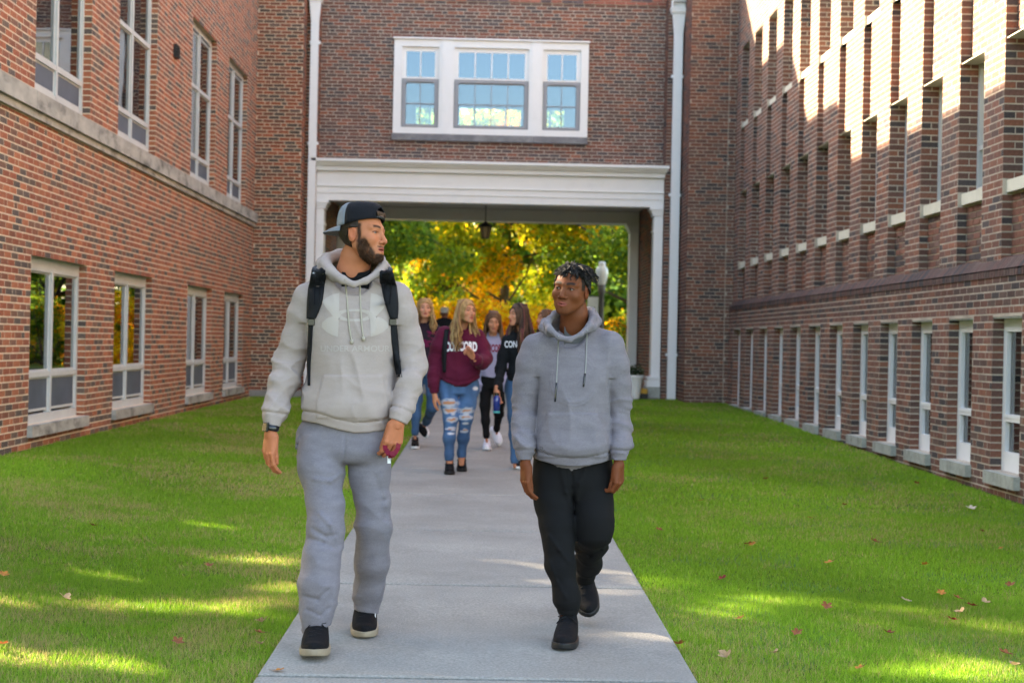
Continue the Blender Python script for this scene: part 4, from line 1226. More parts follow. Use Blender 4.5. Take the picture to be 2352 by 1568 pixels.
def head_colour(skin, lipc, browc, beard=None, brow_w=1.0, hair_paint=None, blush=0.0):
    skin = np.array(skin, np.float32)
    def f(L):
        n = len(L); x = np.abs(L[:, 0]); y = L[:, 1]; z = L[:, 2]
        c = np.repeat(skin[None], n, 0) * (0.94 + 0.12 * noise3(L, 60.0))[:, None]
        def mixc(c, col, w): return c * (1 - w[:, None]) + np.array(col, np.float32) * w[:, None]
        fr = y > 0.04
        c = mixc(c, skin * np.array([1.15, 0.82, 0.80]), np.clip(1 - np.hypot((x - 0.038) / 0.022, (z + 0.026) / 0.020), 0, 1) * fr * (0.35 + blush))
        c = mixc(c, skin * np.array([1.12, 0.80, 0.78]), (np.clip(1 - np.hypot(x / 0.018, (z + 0.036) / 0.014), 0, 1) * (y > 0.085)) * 0.5)
        c = mixc(c, skin * np.array([1.15, 0.78, 0.75]), ((x > 0.071) & (np.abs(z + .008) < .033)) * 0.45)
        lz = (z + 0.0668) / 0.0105; lx = x / 0.0235
        c = mixc(c, lipc, np.clip((1.12 - np.hypot(lz, lx)) * 4, 0, 1) * (y > 0.068))
        c = mixc(c, np.array(lipc) * 0.25, np.clip(1 - np.abs(z + 0.0672) / 0.0016, 0, 1) * (x < 0.022) * (y > 0.066) * 0.8)
        bz = 0.0245 + 0.004 * np.sin(np.clip((x - 0.012) / 0.036, 0, 1) * 2.6)
        bw = np.clip(1.25 - np.abs(z - bz) / (0.0042 * brow_w), 0, 1) * np.clip((x - 0.010) / 0.005, 0, 1) * np.clip((0.052 - x) / 0.010, 0, 1) * (y > 0.04)
        c = mixc(c, browc, np.clip(bw * 1.2, 0, 0.9))
        lash = np.clip(1.2 - np.abs(z - 0.0015 - 0.0058 * np.sqrt(np.clip(1 - ((x - 0.031) / 0.0165) ** 2, 0, 1))) / 0.0026, 0, 1) * (np.abs(x - 0.031) < 0.0165) * (y > 0.05)
        c = mixc(c, np.array(browc) * 0.4, lash * 0.95)
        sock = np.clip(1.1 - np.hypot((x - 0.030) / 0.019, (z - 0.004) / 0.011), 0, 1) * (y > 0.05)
        c = mixc(c, skin * np.array([0.62, 0.50, 0.48]), sock * 0.55)  # eye socket shade painted into the skin colour
        if beard is not None:
            bc, amt = beard
            nn = noise3(L, 220.0, 220.0, 90.0) * 0.8 + noise3(L, 60.0) * 0.4
            edge_y = 0.058 - 0.25 * np.clip(-0.02 - z, 0, 0.1)              # cheek line runs down towards the mouth
            jawz = np.clip((-(z + 0.012) / 0.02), 0, 1)
            side = np.clip((0.062 + (z + 0.04) * -0.45 - y) / 0.012, 0, 1) * jawz * np.clip((y + 0.0) / 0.012, 0, 1)
            burn = np.clip(1 - np.abs(y - 0.016) / 0.014, 0, 1) * np.clip((0.045 - z) / 0.01, 0, 1) * np.clip((z + 0.06) / 0.02, 0, 1) * (x > 0.04)
            chin = np.clip((-z - 0.082) / 0.006, 0, 1) * (y > 0.0) * np.clip((0.135 + z) / .012, 0, 1)
            must = np.clip(1 - np.abs(z + 0.0555) / 0.0062, 0, 1) * (x < 0.026) * (y > 0.06)
            w = np.clip(np.maximum.reduce([side, burn * 1.2, chin, must * 0.85]) * (0.55 + nn) * amt, 0, 0.96)
            w *= 1 - np.clip((1.1 - np.hypot(lz, lx)) * 5, 0, 1) * (y > 0.07)
            c = mixc(c, bc, w)
        if hair_paint is not None:
            c = hair_paint(L, c, mixc)
        return np.clip(c, 0.002, 1)
    return f

def make_eyes(parent, H, origin, gaze, iris, r=0.0123):
    """eyeballs as spheres with iris and pupil painted in the gaze direction (head space)"""
    g = Vector(gaze).normalized()
    for sx in (-1, 1):
        bm = MB(); segs = 20; rings = 14
        c = Vector((0.031 * sx, 0.0645, 0.0020))
        # pole along the gaze
        q = Vector((0, 0, 1)).rotation_difference(g)
        vs = []
        for i in range(rings + 1):
            t = math.pi * i / rings
            for k in range(segs):
                a = 2 * math.pi * k / segs
                vs.append(c + q @ Vector((math.sin(t) * math.cos(a), math.sin(t) * math.sin(a), math.cos(t))) * r)
        for i in range(rings):
            ang = 180.0 * (i + 0.5) / rings
            col = (0.006, 0.005, 0.005) if ang < 14 else (iris if ang < 38 else (0.21, 0.185, 0.17))
            for k in range(segs):
                k2 = (k + 1) % segs
                bm.face([origin + Vector(H @ np.array(v)) for v in (vs[i * segs + k], vs[(i + 1) * segs + k], vs[(i + 1) * segs + k2], vs[i * segs + k2])], col)
        bm.build('eye', M['eye'], parent, smooth=True)
M['eye'] = make_mat('eye', rough=0.5, attr=True, spec=0.15)

def skin_mat(name, r=0.5):
    return make_mat(name, rough=r, attr=True, sss=0.06, spec=0.16, bump=0.0006, bscale=220)
M['skin'] = skin_mat('skin'); M['skin_dark'] = make_mat('skin_dark', rough=0.55, attr=True, sss=0.03, spec=0.18, bump=0.0005, bscale=220)

# --- hands ----------------------------------------------------------------
def hand_prims(side, curl, thumb=(0.35, 0.5), spread=0.05, s=1.0):
    """prims in hand space: wrist at origin, fingers towards -z, thumb side +x*side, back of the hand towards +y.
    curl: four numbers (index..little), bend in radians per joint towards -y (the palm)"""
    pr = []
    kn = [(0.031, 0.004, -0.088), (0.011, 0.006, -0.092), (-0.010, 0.004, -0.088), (-0.029, 0.000, -0.080)]
    ln = [(0.043, 0.026, 0.021), (0.048, 0.029, 0.022), (0.044, 0.027, 0.021), (0.034, 0.021, 0.019)]
    rd = [0.0090, 0.0092, 0.0087, 0.0076]
    for i in range(4):
        b = np.array(kn[i]) * s
        pr.append(((0.010 * (1.5 - i) * s * side, 0, -0.012 * s), (b[0] * side, b[1] - 0.004, b[2]), 0.0155 * s, 0.0112 * s, 'palm'))
        ang = curl[i] * 0.75; p = b.copy(); sp = (1.5 - i) * spread
        for j in range(3):
            d = np.array([math.sin(sp) * math.cos(ang), -math.sin(ang), -math.cos(ang)]) * ln[i][j] * s
            e = p + d
            r0 = rd[i] * s * (1 - 0.07 * j); r1 = rd[i] * s * (0.93 - 0.09 * j)
            pr.append(((p[0] * side, p[1], p[2]), (e[0] * side, e[1], e[2]), r0 * (1.12 if j == 0 else 1.05), r1, 'f%d' % i))
            p = e; ang += curl[i] * (1.0 if j == 0 else 0.7)
    # thumb leaves the side of the palm near its base
    a, b = thumb
    p = np.array([0.022, -0.006, -0.022]) * s
    d1 = np.array([math.sin(a), -math.sin(b) * 0.6, -math.cos(a)]); d1 /= np.linalg.norm(d1)
    q = p + d1 * 0.045 * s
    d2 = np.array([math.sin(a * 0.35), -math.sin(b), -math.cos(a * 0.35)]); d2 /= np.linalg.norm(d2)
    r = q + d2 * 0.034 * s
    d3 = np.array([math.sin(a * 0.05), -math.sin(b * 1.2), -math.cos(a * 0.05)]); d3 /= np.linalg.norm(d3)
    t = r + d3 * 0.026 * s
    for u, v, r0, r1, n in ((p, q, 0.0165, 0.0125, 'palm'), (q, r, 0.0120, 0.0105, 'th'), (r, t, 0.0105, 0.0085, 'th')):
        pr.append(((u[0] * side, u[1], u[2]), (v[0] * side, v[1], v[2]), r0 * s, r1 * s, n))
    pr.append(((0, 0, 0.035 * s), (0, 0, -0.01 * s), 0.0225 * s, 0.0225 * s, 'palm'))
    return pr
def hand_sdf(prims, Rm, o):
    """Rm: columns are the hand's x, y, z axes in the world"""
    Rm = np.asarray(Rm, np.float32); o = np.asarray(o, np.float32)
    W = [(o + Rm @ np.array(a, np.float32), o + Rm @ np.array(b, np.float32), ra, rb, n) for a, b, ra, rb, n in prims]
    def f(p):
        groups = {}
        for a, b, ra, rb, n in W:
            e = rcone(p, a, b, ra, rb)
            groups[n] = e if n not in groups else smin(groups[n], e, 0.004 if n != 'palm' else 0.012)
        d = groups['palm']
        for n, e in groups.items():
            if n != 'palm': d = smin(d, e, 0.0018)
        return d
    pts = np.array([w[0] for w in W] + [w[1] for w in W])
    return f, pts.min(0) - 0.03, pts.max(0) + 0.03
def axes_from(down, back):
    """hand axes in the world from the direction of the fingers and of the back of the hand"""
    z = -Vector(down).normalized(); y = Vector(back); y = (y - z * y.dot(z)).normalized(); x = y.cross(z)
    return np.array([[x.x, y.x, z.x], [x.y, y.y, z.y], [x.z, y.z, z.z]], np.float32)

def joined(name, parts, mat, parent):
    """several meshed pieces of one body as one mesh object; parts: (V, F, colours)"""
    Vs, Fs, Cs, off = [], [], [], 0
    for V, F, C in parts:
        Vs.append(V); Fs.append(F + off); Cs.append(C); off += len(V)
    return np_mesh(name, np.concatenate(Vs), np.concatenate(Fs), mat, parent, col=np.concatenate(Cs), smooth=True)

# --- shoes ----------------------------------------------------------------
def shoe(parent, heel, toe, up, mats, L=0.30, W=0.105, H=0.085, sole_h=0.028, sole_col='shoe_sole', laces=True, collar=0.055, name='shoe', mark=None):
    """heel, toe: points under the sole; up: direction away from the sole"""
    heel = Vector(heel); f = (Vector(toe) - heel); f.normalize(); up = Vector(up); up = (up - f * up.dot(f)).normalized(); s = f.cross(up)
    Mx = np.array([[s.x, f.x, up.x], [s.y, f.y, up.y], [s.z, f.z, up.z]], np.float32); o = np.array(heel, np.float32)
    def loc(p): return (p - o) @ Mx
    hl = L / 0.30; w = W / 0.105
    def outline(q, grow=0.0):
        y = q[..., 1] / hl
        hw = (0.034 + 0.0185 * np.clip(np.sin(np.clip((y - 0.02) / 0.28, 0, 1) * 2.9), 0, 1)) * w + grow
        hw = hw * np.sqrt(np.clip(1 - (np.clip(y - 0.225, 0, 1) / (0.075 + grow)) ** 2, 0.0, 1)) * np.sqrt(np.clip(1 - (np.clip(0.045 - y, 0, 1) / (0.048 + grow)) ** 2, 0.0, 1))
        return np.maximum(np.maximum(np.abs(q[..., 0]) - hw, (y - 0.30) * hl - grow), (-0.003 - y) * hl - grow)
    def upper(p):
        q = loc(p); y = q[..., 1] / hl
        top = sole_h + 0.030 + (H - 0.040) * np.clip(1 - np.clip(y - 0.10, 0, 1) / 0.15, 0, 1) ** 1.2 + 0.008 * np.clip((0.3 - y) / .1, 0, 1)
        r = np.abs(q[..., 0]) / (0.05 * w)
        topz = top * (1 - 0.25 * r ** 2) + 0.0
        d = smax(outline(q, -0.003), q[..., 2] - topz, 0.022)
        d = smax(d, -(q[..., 2] - sole_h * 0.6), 0.004)
        ank = rcone(q, A(0, 0.062 * hl, 0.05), A(0, 0.058 * hl, 0.06 + collar), 0.040 * w, 0.036 * w)
        ank = smax(ank, q[..., 2] - (H + collar * 0.35 + 0.012), 0.006)
        d = smin(d, ank, 0.02)
        return d
    def solef(p):
        q = loc(p)
        zb = 0.010 * np.clip((q[..., 1] / hl - 0.23) / 0.07, 0, 1) ** 2
        d = smax(outline(q, 0.004), np.maximum(q[..., 2] - sole_h - 0.006 * np.clip((q[..., 1] / hl - .24) / .05, 0, 1), zb - q[..., 2]), 0.005)
        return d
    c = heel + f * L * 0.5
    e = Vector((0.22, 0.22, 0.22)); lo = np.array(c + up * 0.05 - e, np.float32); hi = np.array(c + up * 0.05 + e, np.float32)
    h = 0.0045
    root = empty(name, heel); root.parent = parent; root.location = heel - parent.location
    sdf_obj('upper', upper, lo, hi, h, M[mats[0]], root)
    sdf_obj('sole', solef, lo, hi, h, M[sole_col], root)
    if laces:
        m = MB()
        def top_at(y): return sole_h + 0.030 + (H - 0.040) * min(1, max(0, 1 - max(0, y - 0.10) / 0.15)) ** 1.2 + 0.006
        for k in range(6):
            y = 0.105 + k * 0.019
            pts = []
            for j in range(7):
                x = (-1 + 2 * j / 6) * 0.024 * w
                z = top_at(y) * (1 - 0.25 * (x / (0.05 * w)) ** 2)
                pts.append(heel + s * x + f * (y * hl + 0.006 * (1 if (k % 2) else -1) * (x / .024)) + up * z)
            m.tube(pts, 0.0028, 5)
        y = 0.10; z = top_at(y) + 0.006
        for sg in (-1, 1):
            b0 = heel + f * y * hl + up * z
            m.tube([b0, b0 + s * sg * 0.022 + up * 0.010, b0 + s * sg * 0.040 + f * 0.008 - up * 0.002, b0 + s * sg * 0.024 + f * 0.016 - up * 0.004, b0], 0.0025, 5)
            m.tube([b0, b0 + s * sg * 0.03 + f * .02 - up * 0.012, b0 + s * sg * 0.045 + f * 0.022 - up * 0.03], 0.0025, 5)
        m.build('laces', M[mats[1]], root, smooth=True, cols=False)
    return root, Mx, o

# --- prints laid on cloth --------------------------------------------------
def bvh_of(obj):
    me = obj.data; off = Vector((0, 0, 0)); p = obj
    while p is not None: off = off + p.location; p = p.parent
    n = len(me.vertices); co = np.empty(n * 3, np.float32); me.vertices.foreach_get('co', co)
    return BVHTree.FromPolygons([Vector(v) + off for v in co.reshape(-1, 3)], [tuple(p.vertices) for p in me.polygons])
def cast(bvh, x, z, y0=-1.0):
    h = bvh.ray_cast(Vector((x, y0, z)), Vector((0, 1, 0)))
    return h[0]
def decal(name, tris2d, place, bvh, mat, parent, off=0.0016, y0=0.0, maxe=0.012):
    """flat shapes (u, v) -> picture rays -> laid on the cloth.  place(u, v) gives a world x, z"""
    import bmesh
    bm = bmesh.new()
    for poly in tris2d:
        vs = [bm.verts.new((p[0], 0, p[1])) for p in poly]
        try: bm.faces.new(vs)
        except ValueError: pass
    bmesh.ops.remove_doubles(bm, verts=bm.verts, dist=1e-6)
    bmesh.ops.triangulate(bm, faces=bm.faces)
    for v in bm.verts:
        x, z = place(v.co.x, v.co.z); v.co.x = x; v.co.z = z
    for _ in range(6):
        ed = [e for e in bm.edges if e.calc_length() > maxe]
        if not ed: break
        bmesh.ops.subdivide_edges(bm, edges=ed, cuts=1)
        bmesh.ops.triangulate(bm, faces=bm.faces)
    dead = []
    for v in bm.verts:
        # along the viewing direction, so that the print keeps its shape on the curved front
        o = Vector((v.co.x, y0, v.co.z))
        hit, nrm, _, _ = bvh.ray_cast(o, Vector((0, 1, 0)))
        if hit is None: dead.append(v)
        else: v.co = hit + Vector((0, -off, 0))
    bmesh.ops.delete(bm, geom=dead, context='VERTS')
    me = bpy.data.meshes.new(name); bm.to_mesh(me); bm.free()
    me.polygons.foreach_set('use_smooth', [True] * len(me.polygons))
    me.materials.append(mat)
    return link(name, me, parent)
def text_polys(txt, sx=1.0, bold=0.0, space=1.0):
    cu = bpy.data.curves.new('t', 'FONT'); cu.body = txt; cu.size = 1.0; cu.align_x = 'CENTER'; cu.offset = bold; cu.space_character = space
    cu.resolution_u = 3
    o = bpy.data.objects.new('t', cu); COL.objects.link(o)
    bpy.context.view_layer.update()
    me = bpy.data.meshes.new_from_object(o.evaluated_get(bpy.context.evaluated_depsgraph_get()))
    polys = [[(me.vertices[i].co.x * sx, me.vertices[i].co.y) for i in p.vertices] for p in me.polygons]
    bpy.data.objects.remove(o); bpy.data.curves.remove(cu); bpy.data.meshes.remove(me)
    return polys

# --- cloth materials -------------------------------------------------------
def cloth(name, col, heather=0.10, rough=0.85, bump=0.0008, scale=260.0, attr=False, sheen=0.05, stretch=(1, 1, 3.0)):
    M[name] = make_mat(name, col, rough, attr=attr, var=heather * 0.5, vscale=14, var2=heather, v2scale=scale, bump=bump, bscale=scale * 1.6, sheen=sheen, spec=0.15, stretch=stretch)
# ------------------------------------------------------------------ people
_cam = np.array([0, 0, CAMZ], np.float32); _Fn = np.array(_F, np.float32); _Rn = np.array(_R, np.float32); _Un = np.array(_U, np.float32)
def pxy(p):
    v = p - _cam; f = v @ _Fn
    return 1176 + FPX * (v @ _Rn) / f, 784 - FPX * (v @ _Un) / f
def J(x, y, Y, r):
    p = P(x, y, Y); return (p.x, p.y, p.z, r)
def secs(lst, rot=0.0):
    """(px y, px cx, half width px, depth half m, Y)"""
    out = []
    for y, cx, hw, b, Y in lst:
        p = P(cx, y, Y); out.append((p.z, p.x, p.y, hw * Y / FPX, b))
    return out
def box2(x, y, x0, x1, y0, y1, e):
    return np.clip((np.minimum.reduce([x - x0, x1 - x, y - y0, y1 - y]) / e), 0, 1)

def make_top(S):
    """hoodie or sweater as one implicit surface"""
    T = secs(S['torso']); nb = S['neckbase']; arms = S['arms']; arm_y = S['armpit']
    za = P(S['torso'][0][1], arm_y, S['Y']).z
    fa = S.get('fold', 1.0); hem = S['hem']     # (x, y) list along the hem
    hx = np.array([h[0] for h in hem], np.float32); hy = np.array([h[1] for h in hem], np.float32)
    cuffs = S.get('cuffs', [])
    hole = S.get('hole')
    def f(p):
        d = loft(p, T, 2.3, S.get('rot', 0.0), 0.03)
        for sh in S['shoulders']: d = smin(d, rcone(p, nb[:3], sh[:3], nb[3], sh[3]), 0.045)
        x, y = pxy(p)
        w3 = np.stack([noise3(p, 4.0, 4.0, 4.0, 31.0), noise3(p, 4.0, 4.0, 4.0, 47.0), noise3(p, 4.0, 4.0, 4.0, 59.0)], -1) - 0.5
        pw = p + 0.17 * w3
        # long drags and soft bulges on the body
        nn = noise3(pw, 7.0, 7.0, 2.6, 1.0); n2 = fin(noise3(pw + p[..., 2:3] * A(0.3, 0, 0), 10.0, 10.0, 3.4, 4.0)) ** 2.5; n3 = fin(noise3(pw, 4.0, 4.0, 11.0, 7.0)) ** 2.5
        hb = np.clip((y - S['hem'][len(S['hem']) // 2][1] + 190) / 170, 0.15, 1)
        d = d + fa * (0.014 * (nn - 0.5) + 0.009 * (0.35 - n2) + 0.011 * hb * (0.35 - n3) * S.get('hor', 1.0))
        if 'extra' in S: d = S['extra'](p, x, y, d)
        hz = np.interp(x, hx, hy)
        s = S['Y'] / FPX
        band = S.get('band', 26)
        g = (y - (hz - band))
        d = d + 0.0055 * fa * np.exp(-(g / 3.0) ** 2) + np.where(g > 0, 0.004 * fa, 0)
        d = np.maximum(d, (y - hz) * s)
        for ai, (ch, cf) in enumerate(zip(arms, S.get('armfold', [1.0] * 9))):
            e = chain(p, ch, 0.03)
            # soft creases across the sleeve, strongest at elbow and above the cuff
            a = np.array(ch[0][:3]); b = np.array(ch[-1][:3]); t = np.clip(((p - a) @ ((b - a) / np.linalg.norm(b - a) ** 2)), 0, 1)
            w = np.clip((t - 0.12) * 2.2, 0.2, 1) * np.clip((1.02 - t) / 0.12, 0.15, 1) * cf
            sg_ = 1.0 if ai == 0 else -1.0
            nn = fin(noise3(pw + A(1.1 * sg_, 0.3, 0) * p[..., 2:3], 7.0, 7.0, 8.0, 3.0)) ** 2.5; n2 = fin(noise3(pw - A(0.9 * sg_, 0.3, 0) * p[..., 2:3], 9.0, 9.0, 17.0, 9.0)) ** 2.5; nv = fin(noise3(pw, 11.0, 11.0, 3.5, 13.0)) ** 2.5
            n4 = fin(noise3(pw + A(0.6, 0.2, 0) * p[..., 2:3], 14.0, 14.0, 36.0, 21.0)) ** 3
            e = e + fa * (w * (0.0125 * (0.30 - nn) + 0.0070 * (0.30 - n2) + 0.0035 * (.25 - n4)) + 0.006 * (0.32 - nv) * np.clip(1.2 - 1.5 * t, 0.1, 1))
            if cuffs:
                cx, cy, Yc, r_, dirv = cuffs[ai]
                c = np.array(P(cx, cy, Yc), np.float32); dv = np.array(dirv, np.float32); dv /= np.linalg.norm(dv)
                tt = (p - c) @ dv; L = S.get('cufflen', 0.062)
                e = e + 0.006 * np.exp(-((tt + L) / 0.006) ** 2) + np.where(tt > -L, 0.003, 0)
                e = np.where(tt > -0.14, np.maximum(e, tt), e)
            k = np.where(p[..., 2] > za, 0.035, 0.004)
            d = smin(d, e, k)
        if hole is not None:
            e = chain(p, hole, 0.03); d = smax(d, -e, 0.012)
        if 'hood' in S:
            hd = None
            for path, r in S['hood']:
                e = None
                for i in range(len(path)):
                    a = path[i]; b = path[(i + 1) % len(path)]
                    if b is None or a is None: continue
                    q = rcone(p, a[:3], b[:3], a[3], b[3]); e = q if e is None else smin(e, q, 0.012)
                hd = e if hd is None else smin(hd, e, 0.006)
            d = smin(d, hd + 0.004 * (noise3(p, 14.0) - 0.5) * 2, 0.012)
        return d
    return f

def top_base(S):
    T = secs(S['torso']); nb = S['neckbase']
    def f(p):
        d = loft(p, T, 2.3, S.get('rot', 0.0), 0.03)
        for sh in S['shoulders']: d = smin(d, rcone(p, nb[:3], sh[:3], nb[3], sh[3]), 0.045)
        for ch in S['arms']: d = smin(d, chain(p, ch, 0.03), 0.02)
        for path, r in S.get('hood', []):
            for i in range(len(path)):
                a = path[i]; b = path[(i + 1) % len(path)]
                if b is None or a is None: continue
                d = np.minimum(d, rcone(p, a[:3], b[:3], a[3], b[3]))
        return d
    return f
def pants_base(S):
    T = secs(S['pelvis'])
    def f(p):
        d = loft(p, T, 2.2, 0.0, 0.03)
        for ch, hem, cf in S['legs']: d = smin(d, chain(p, ch, 0.035), 0.02)
        return d
    return f
def make_pants(S):
    T = secs(S['pelvis']); legs = S['legs']; fa = S.get('fold', 1.0)
    def f(p):
        d = loft(p, T, 2.2, 0.0, 0.03)
        for ch, hem, cf in legs:
            e = chain(p, ch, 0.035)
            w3 = np.stack([noise3(p, 4.0, 4.0, 4.0, 31.0), noise3(p, 4.0, 4.0, 4.0, 47.0), noise3(p, 4.0, 4.0, 4.0, 59.0)], -1) - 0.5
            pw = p + 0.10 * w3
            kz = ch[len(ch) // 2][2]; hz_ = ch[-1][2]
            wk = 0.12 + np.exp(-((p[..., 2] - kz) / 0.10) ** 2) + 0.9 * np.exp(-((p[..., 2] - hz_ - 0.10) / 0.09) ** 2)
            nn = fin(noise3(pw + p[..., 2:3] * A(0.9, 0.3, 0), 5.0, 5.0, 9.0, 2.0)) ** 2.5; n2 = noise3(pw, 8.0, 8.0, 2.0, 6.0); n3 = fin(noise3(pw + p[..., 2:3] * A(-.5, .2, 0), 9.0, 9.0, 3.0, 12.0)) ** 2.5
            e = e + fa * cf * (0.013 * wk * (0.32 - nn) + 0.010 * (n2 - 0.5) + .007 * (0.32 - n3))
            c = np.array(P(*hem[:3]), np.float32); dv = np.array(hem[3], np.float32); dv /= np.linalg.norm(dv)
            e = np.maximum(e, (p - c) @ dv)
            e = e + 0.002 * np.exp(-(((p - c) @ dv + 0.025) / 0.003) ** 2)
            d = smin(d, e, 0.02)
        n3 = fin(noise3(p, 5.0, 5.0, 9.0, 8.0)) ** 2
        d = d + fa * 0.006 * (0.4 - n3)
        if 'extra' in S:
            x, y = pxy(p); d = S['extra'](p, x, y, d)
        return d
    return f
def bounds(pts, m=0.12):
    a = np.array([q[:3] for q in pts]); r = max(q[3] for q in pts)
    return a.min(0) - m - r * 0.3, a.max(0) + m + r * 0.3

def body_part(fn, lo, hi, h, colour):
    V, F = polygonize(fn, lo, hi, h); return V, F, colour(V)

def build_head(S):
    """returns mesh arrays for head and neck plus the frame"""
    o = np.array(P(*S['head'][:3]), np.float32); sc = S.get('hs', 1.0)
    H = rotm(*[math.radians(a) for a in S['head'][3:6]])
    hf = head_fn(**S.get('face', {}))
    neck = [tuple(J(*q)) for q in S['neck']]
    def f(p):
        q = ((p - o) @ H) / sc
        d = hf(q) * sc
        return smin(d, chain(p, neck, 0.02), 0.022)
    col = head_colour(**S['skincol'])
    def c(V): return col(((V - o) @ H) / sc)
    lo = np.minimum(o - 0.17, np.array([n[:3] for n in neck]).min(0) - 0.09); hi = np.maximum(o + 0.17, np.array([n[:3] for n in neck]).max(0) + 0.09)
    return f, c, lo, hi, o, H, sc, hf

def person(S):
    px = P(S['cx'], 1300, S['Y'])
    root = empty('person', (px.x, px.y, gz(0, px.y)), S['label'], 'person', S.get('group'))
    hq = S.get('hq', 0.0026)
    f, c, lo, hi, o, H, sc, hf = build_head(S)
    parts = [body_part(f, lo, hi, hq, c)]
    skin = np.array(S['skincol']['skin'], np.float32)
    def hc(V): return skin * np.array([1.0, 0.93, 0.90]) * (0.92 + 0.16 * noise3(V, 70.0))[:, None]
    for hd in S.get('hands', []):
        pr = hand_prims(hd['side'], hd['curl'], hd.get('thumb', (0.35, 0.5)), hd.get('spread', 0.05), hd.get('s', 1.0))
        Rm = axes_from(hd['down'], hd['back'])
        hf_, l, h_ = hand_sdf(pr, Rm, P(*hd['at'])); parts.append(body_part(hf_, l, h_, hd.get('h', S.get('hh', 0.0025)), hc))
    # the trunk and limbs under the clothes
    core = S['core']
    def fb(p):
        d = None
        for ch in core: 
            e = chain(p, ch, 0.04); d = e if d is None else smin(d, e, 0.03)
        return d
    lo_, hi_ = bounds([q for ch in core for q in ch], 0.05)
    parts.append(body_part(fb, lo_, hi_, 0.012, hc))
    body = joined('body', parts, M[S.get('skinmat', 'skin')], root)
    if S.get('eyes', True): make_eyes(body, H * sc, Vector(o), S.get('gaze', (0, 1, 0)), S.get('iris', (0.05, 0.03, 0.015)))
    top = refined(top_base(S['top']), make_top(S['top']), 0.036); pts = [(*q[1:3], q[0], q[3]) for q in secs(S['top']['torso'])] + [q for ch in S['top']['arms'] for q in ch] + list(S['top']['shoulders'])
    for path, r in S['top'].get('hood', []): pts += [q for q in path if q is not None]
    lo_, hi_ = bounds(pts, 0.06)
    tob = sdf_obj(S['top'].get('name', 'sweatshirt'), top, lo_, hi_, S['top'].get('h', 0.006), M[S['top']['mat']], root, S['top'].get('colour'))
    pn = refined(pants_base(S['pants']), make_pants(S['pants']), 0.036); pts = [(*q[1:3], q[0], q[3]) for q in secs(S['pants']['pelvis'])] + [q for ch, _, _ in S['pants']['legs'] for q in ch]
    lo_, hi_ = bounds(pts, 0.06)
    pob = sdf_obj(S['pants'].get('name', 'trousers'), pn, lo_, hi_, S['pants'].get('h', 0.006), M[S['pants']['mat']], root, S['pants'].get('colour'))
    return dict(root=root, body=body, top=tob, pants=pob, o=o, H=H, sc=sc, hf=hf)

def lw(R, v):       # head space to world
    return Vector(R['o'] + R['H'] @ (np.array(v, np.float32) * R['sc']))

def hair_shell(R, mat, name, off, region, parent=None, h=0.003, colour=None, noise=0.004, nscale=60.0):
    o, H, sc, hf = R['o'], R['H'], R['sc'], R['hf']
    def f(p):
        q = ((p - o) @ H) / sc
        d = hf(q) - off(q) if callable(off) else hf(q) - off
        d = d + noise * (noise3(q, nscale, nscale, nscale * .5) - 0.5)
        return smax(d, region(q), 0.006) * sc
    return sdf_obj(name, f, o - 0.19, o + 0.19, h, M[mat], parent or R['root'], colour)

def locks(R, strands, mat, name, seg=6, parent=None):
    m = MB()
    for pts, r, col in strands:
        m.tube([lw(R, p) for p in pts], r, seg, col, cap=True)
    return m.build(name, M[mat], parent or R['root'], smooth=True)

def long_hair(R, pal, rs, length=0.36, wave=0.018, n=110, vol=1.0, front=0.6, part=0.0, sweep=0.0, rad=0.0085, world_fwd=None):
    strands = []
    for k in range(n):
        side = 1 if rs.random() < 0.5 else -1
        az = rs.uniform(0.0, 1.0)                        # 0 at the temple, 1 at the back
        isf = az < front * 0.55
        ang = az * math.pi * 0.5
        y_top = 0.030 - 0.105 * az + rs.normal() * 0.004
        p0 = (part + side * 0.004, y_top, 0.118 - 0.35 * (y_top + 0.018) ** 2 / 0.09 * 0.9)
        lay = rs.uniform(0.0, 0.014) * vol
        rx = 0.080 + lay; ry = 0.098 + lay
        fx = side * rx * math.cos(ang * 0.95); fy = 0.012 - (ry + 0.022) * math.sin(ang)
        p1 = (side * rx * 0.50 + part * .5, y_top * 0.95 - .004, 0.100 + lay * .6)
        p2 = (fx * 0.90, fy * 0.70 + y_top * .15, 0.058)
        p3 = (fx * 1.02, fy, -0.02)
        L = length * rs.uniform(0.78, 1.05)
        pts = [p0, p1, p2, p3]
        x, y, z = p3
        ph = rs.uniform(0, 6.28); steps = 9
        outx = side * rs.uniform(0.0, 0.035) + sweep; outy = (rs.uniform(0.01, 0.060) if isf else -rs.uniform(0.0, 0.05))
        for s in range(1, steps + 1):
            t = s / steps
            zz = z - L * t
            sh = min(1, t * 2.2)
            xx = x + outx * sh + math.sin(ph + t * 9.0) * wave * min(1, t * 1.6)
            yy = y + outy * sh + math.cos(ph * 1.3 + t * 8.0) * wave * 0.7 * min(1, t * 1.6)
            pts.append((xx, yy, zz))
        r0 = rad * rs.uniform(0.7, 1.3)
        r = [r0 * 0.5, r0 * 0.9, r0, r0] + [r0 * (1.05 - 0.85 * (s / steps) ** 2) for s in range(1, steps + 1)]
        c = np.array(pal[rs.integers(0, len(pal))]) * rs.uniform(0.8, 1.2)
        strands.append((pts, r, tuple(c)))
    return strands
M['hair'] = make_mat('hair', rough=0.6, attr=True, spec=0.22, var=0.25, vscale=90, stretch=(1, 1, 0.15), bump=0.002, bscale=160)
M['black_cloth'] = None
cloth('oat_fleece', (0.345, 0.275, 0.25), 0.10); cloth('grey_fleece', (0.175, 0.155, 0.172), 0.22, scale=220); cloth('grey_sweat', (0.18, 0.163, 0.185), 0.22, scale=240)
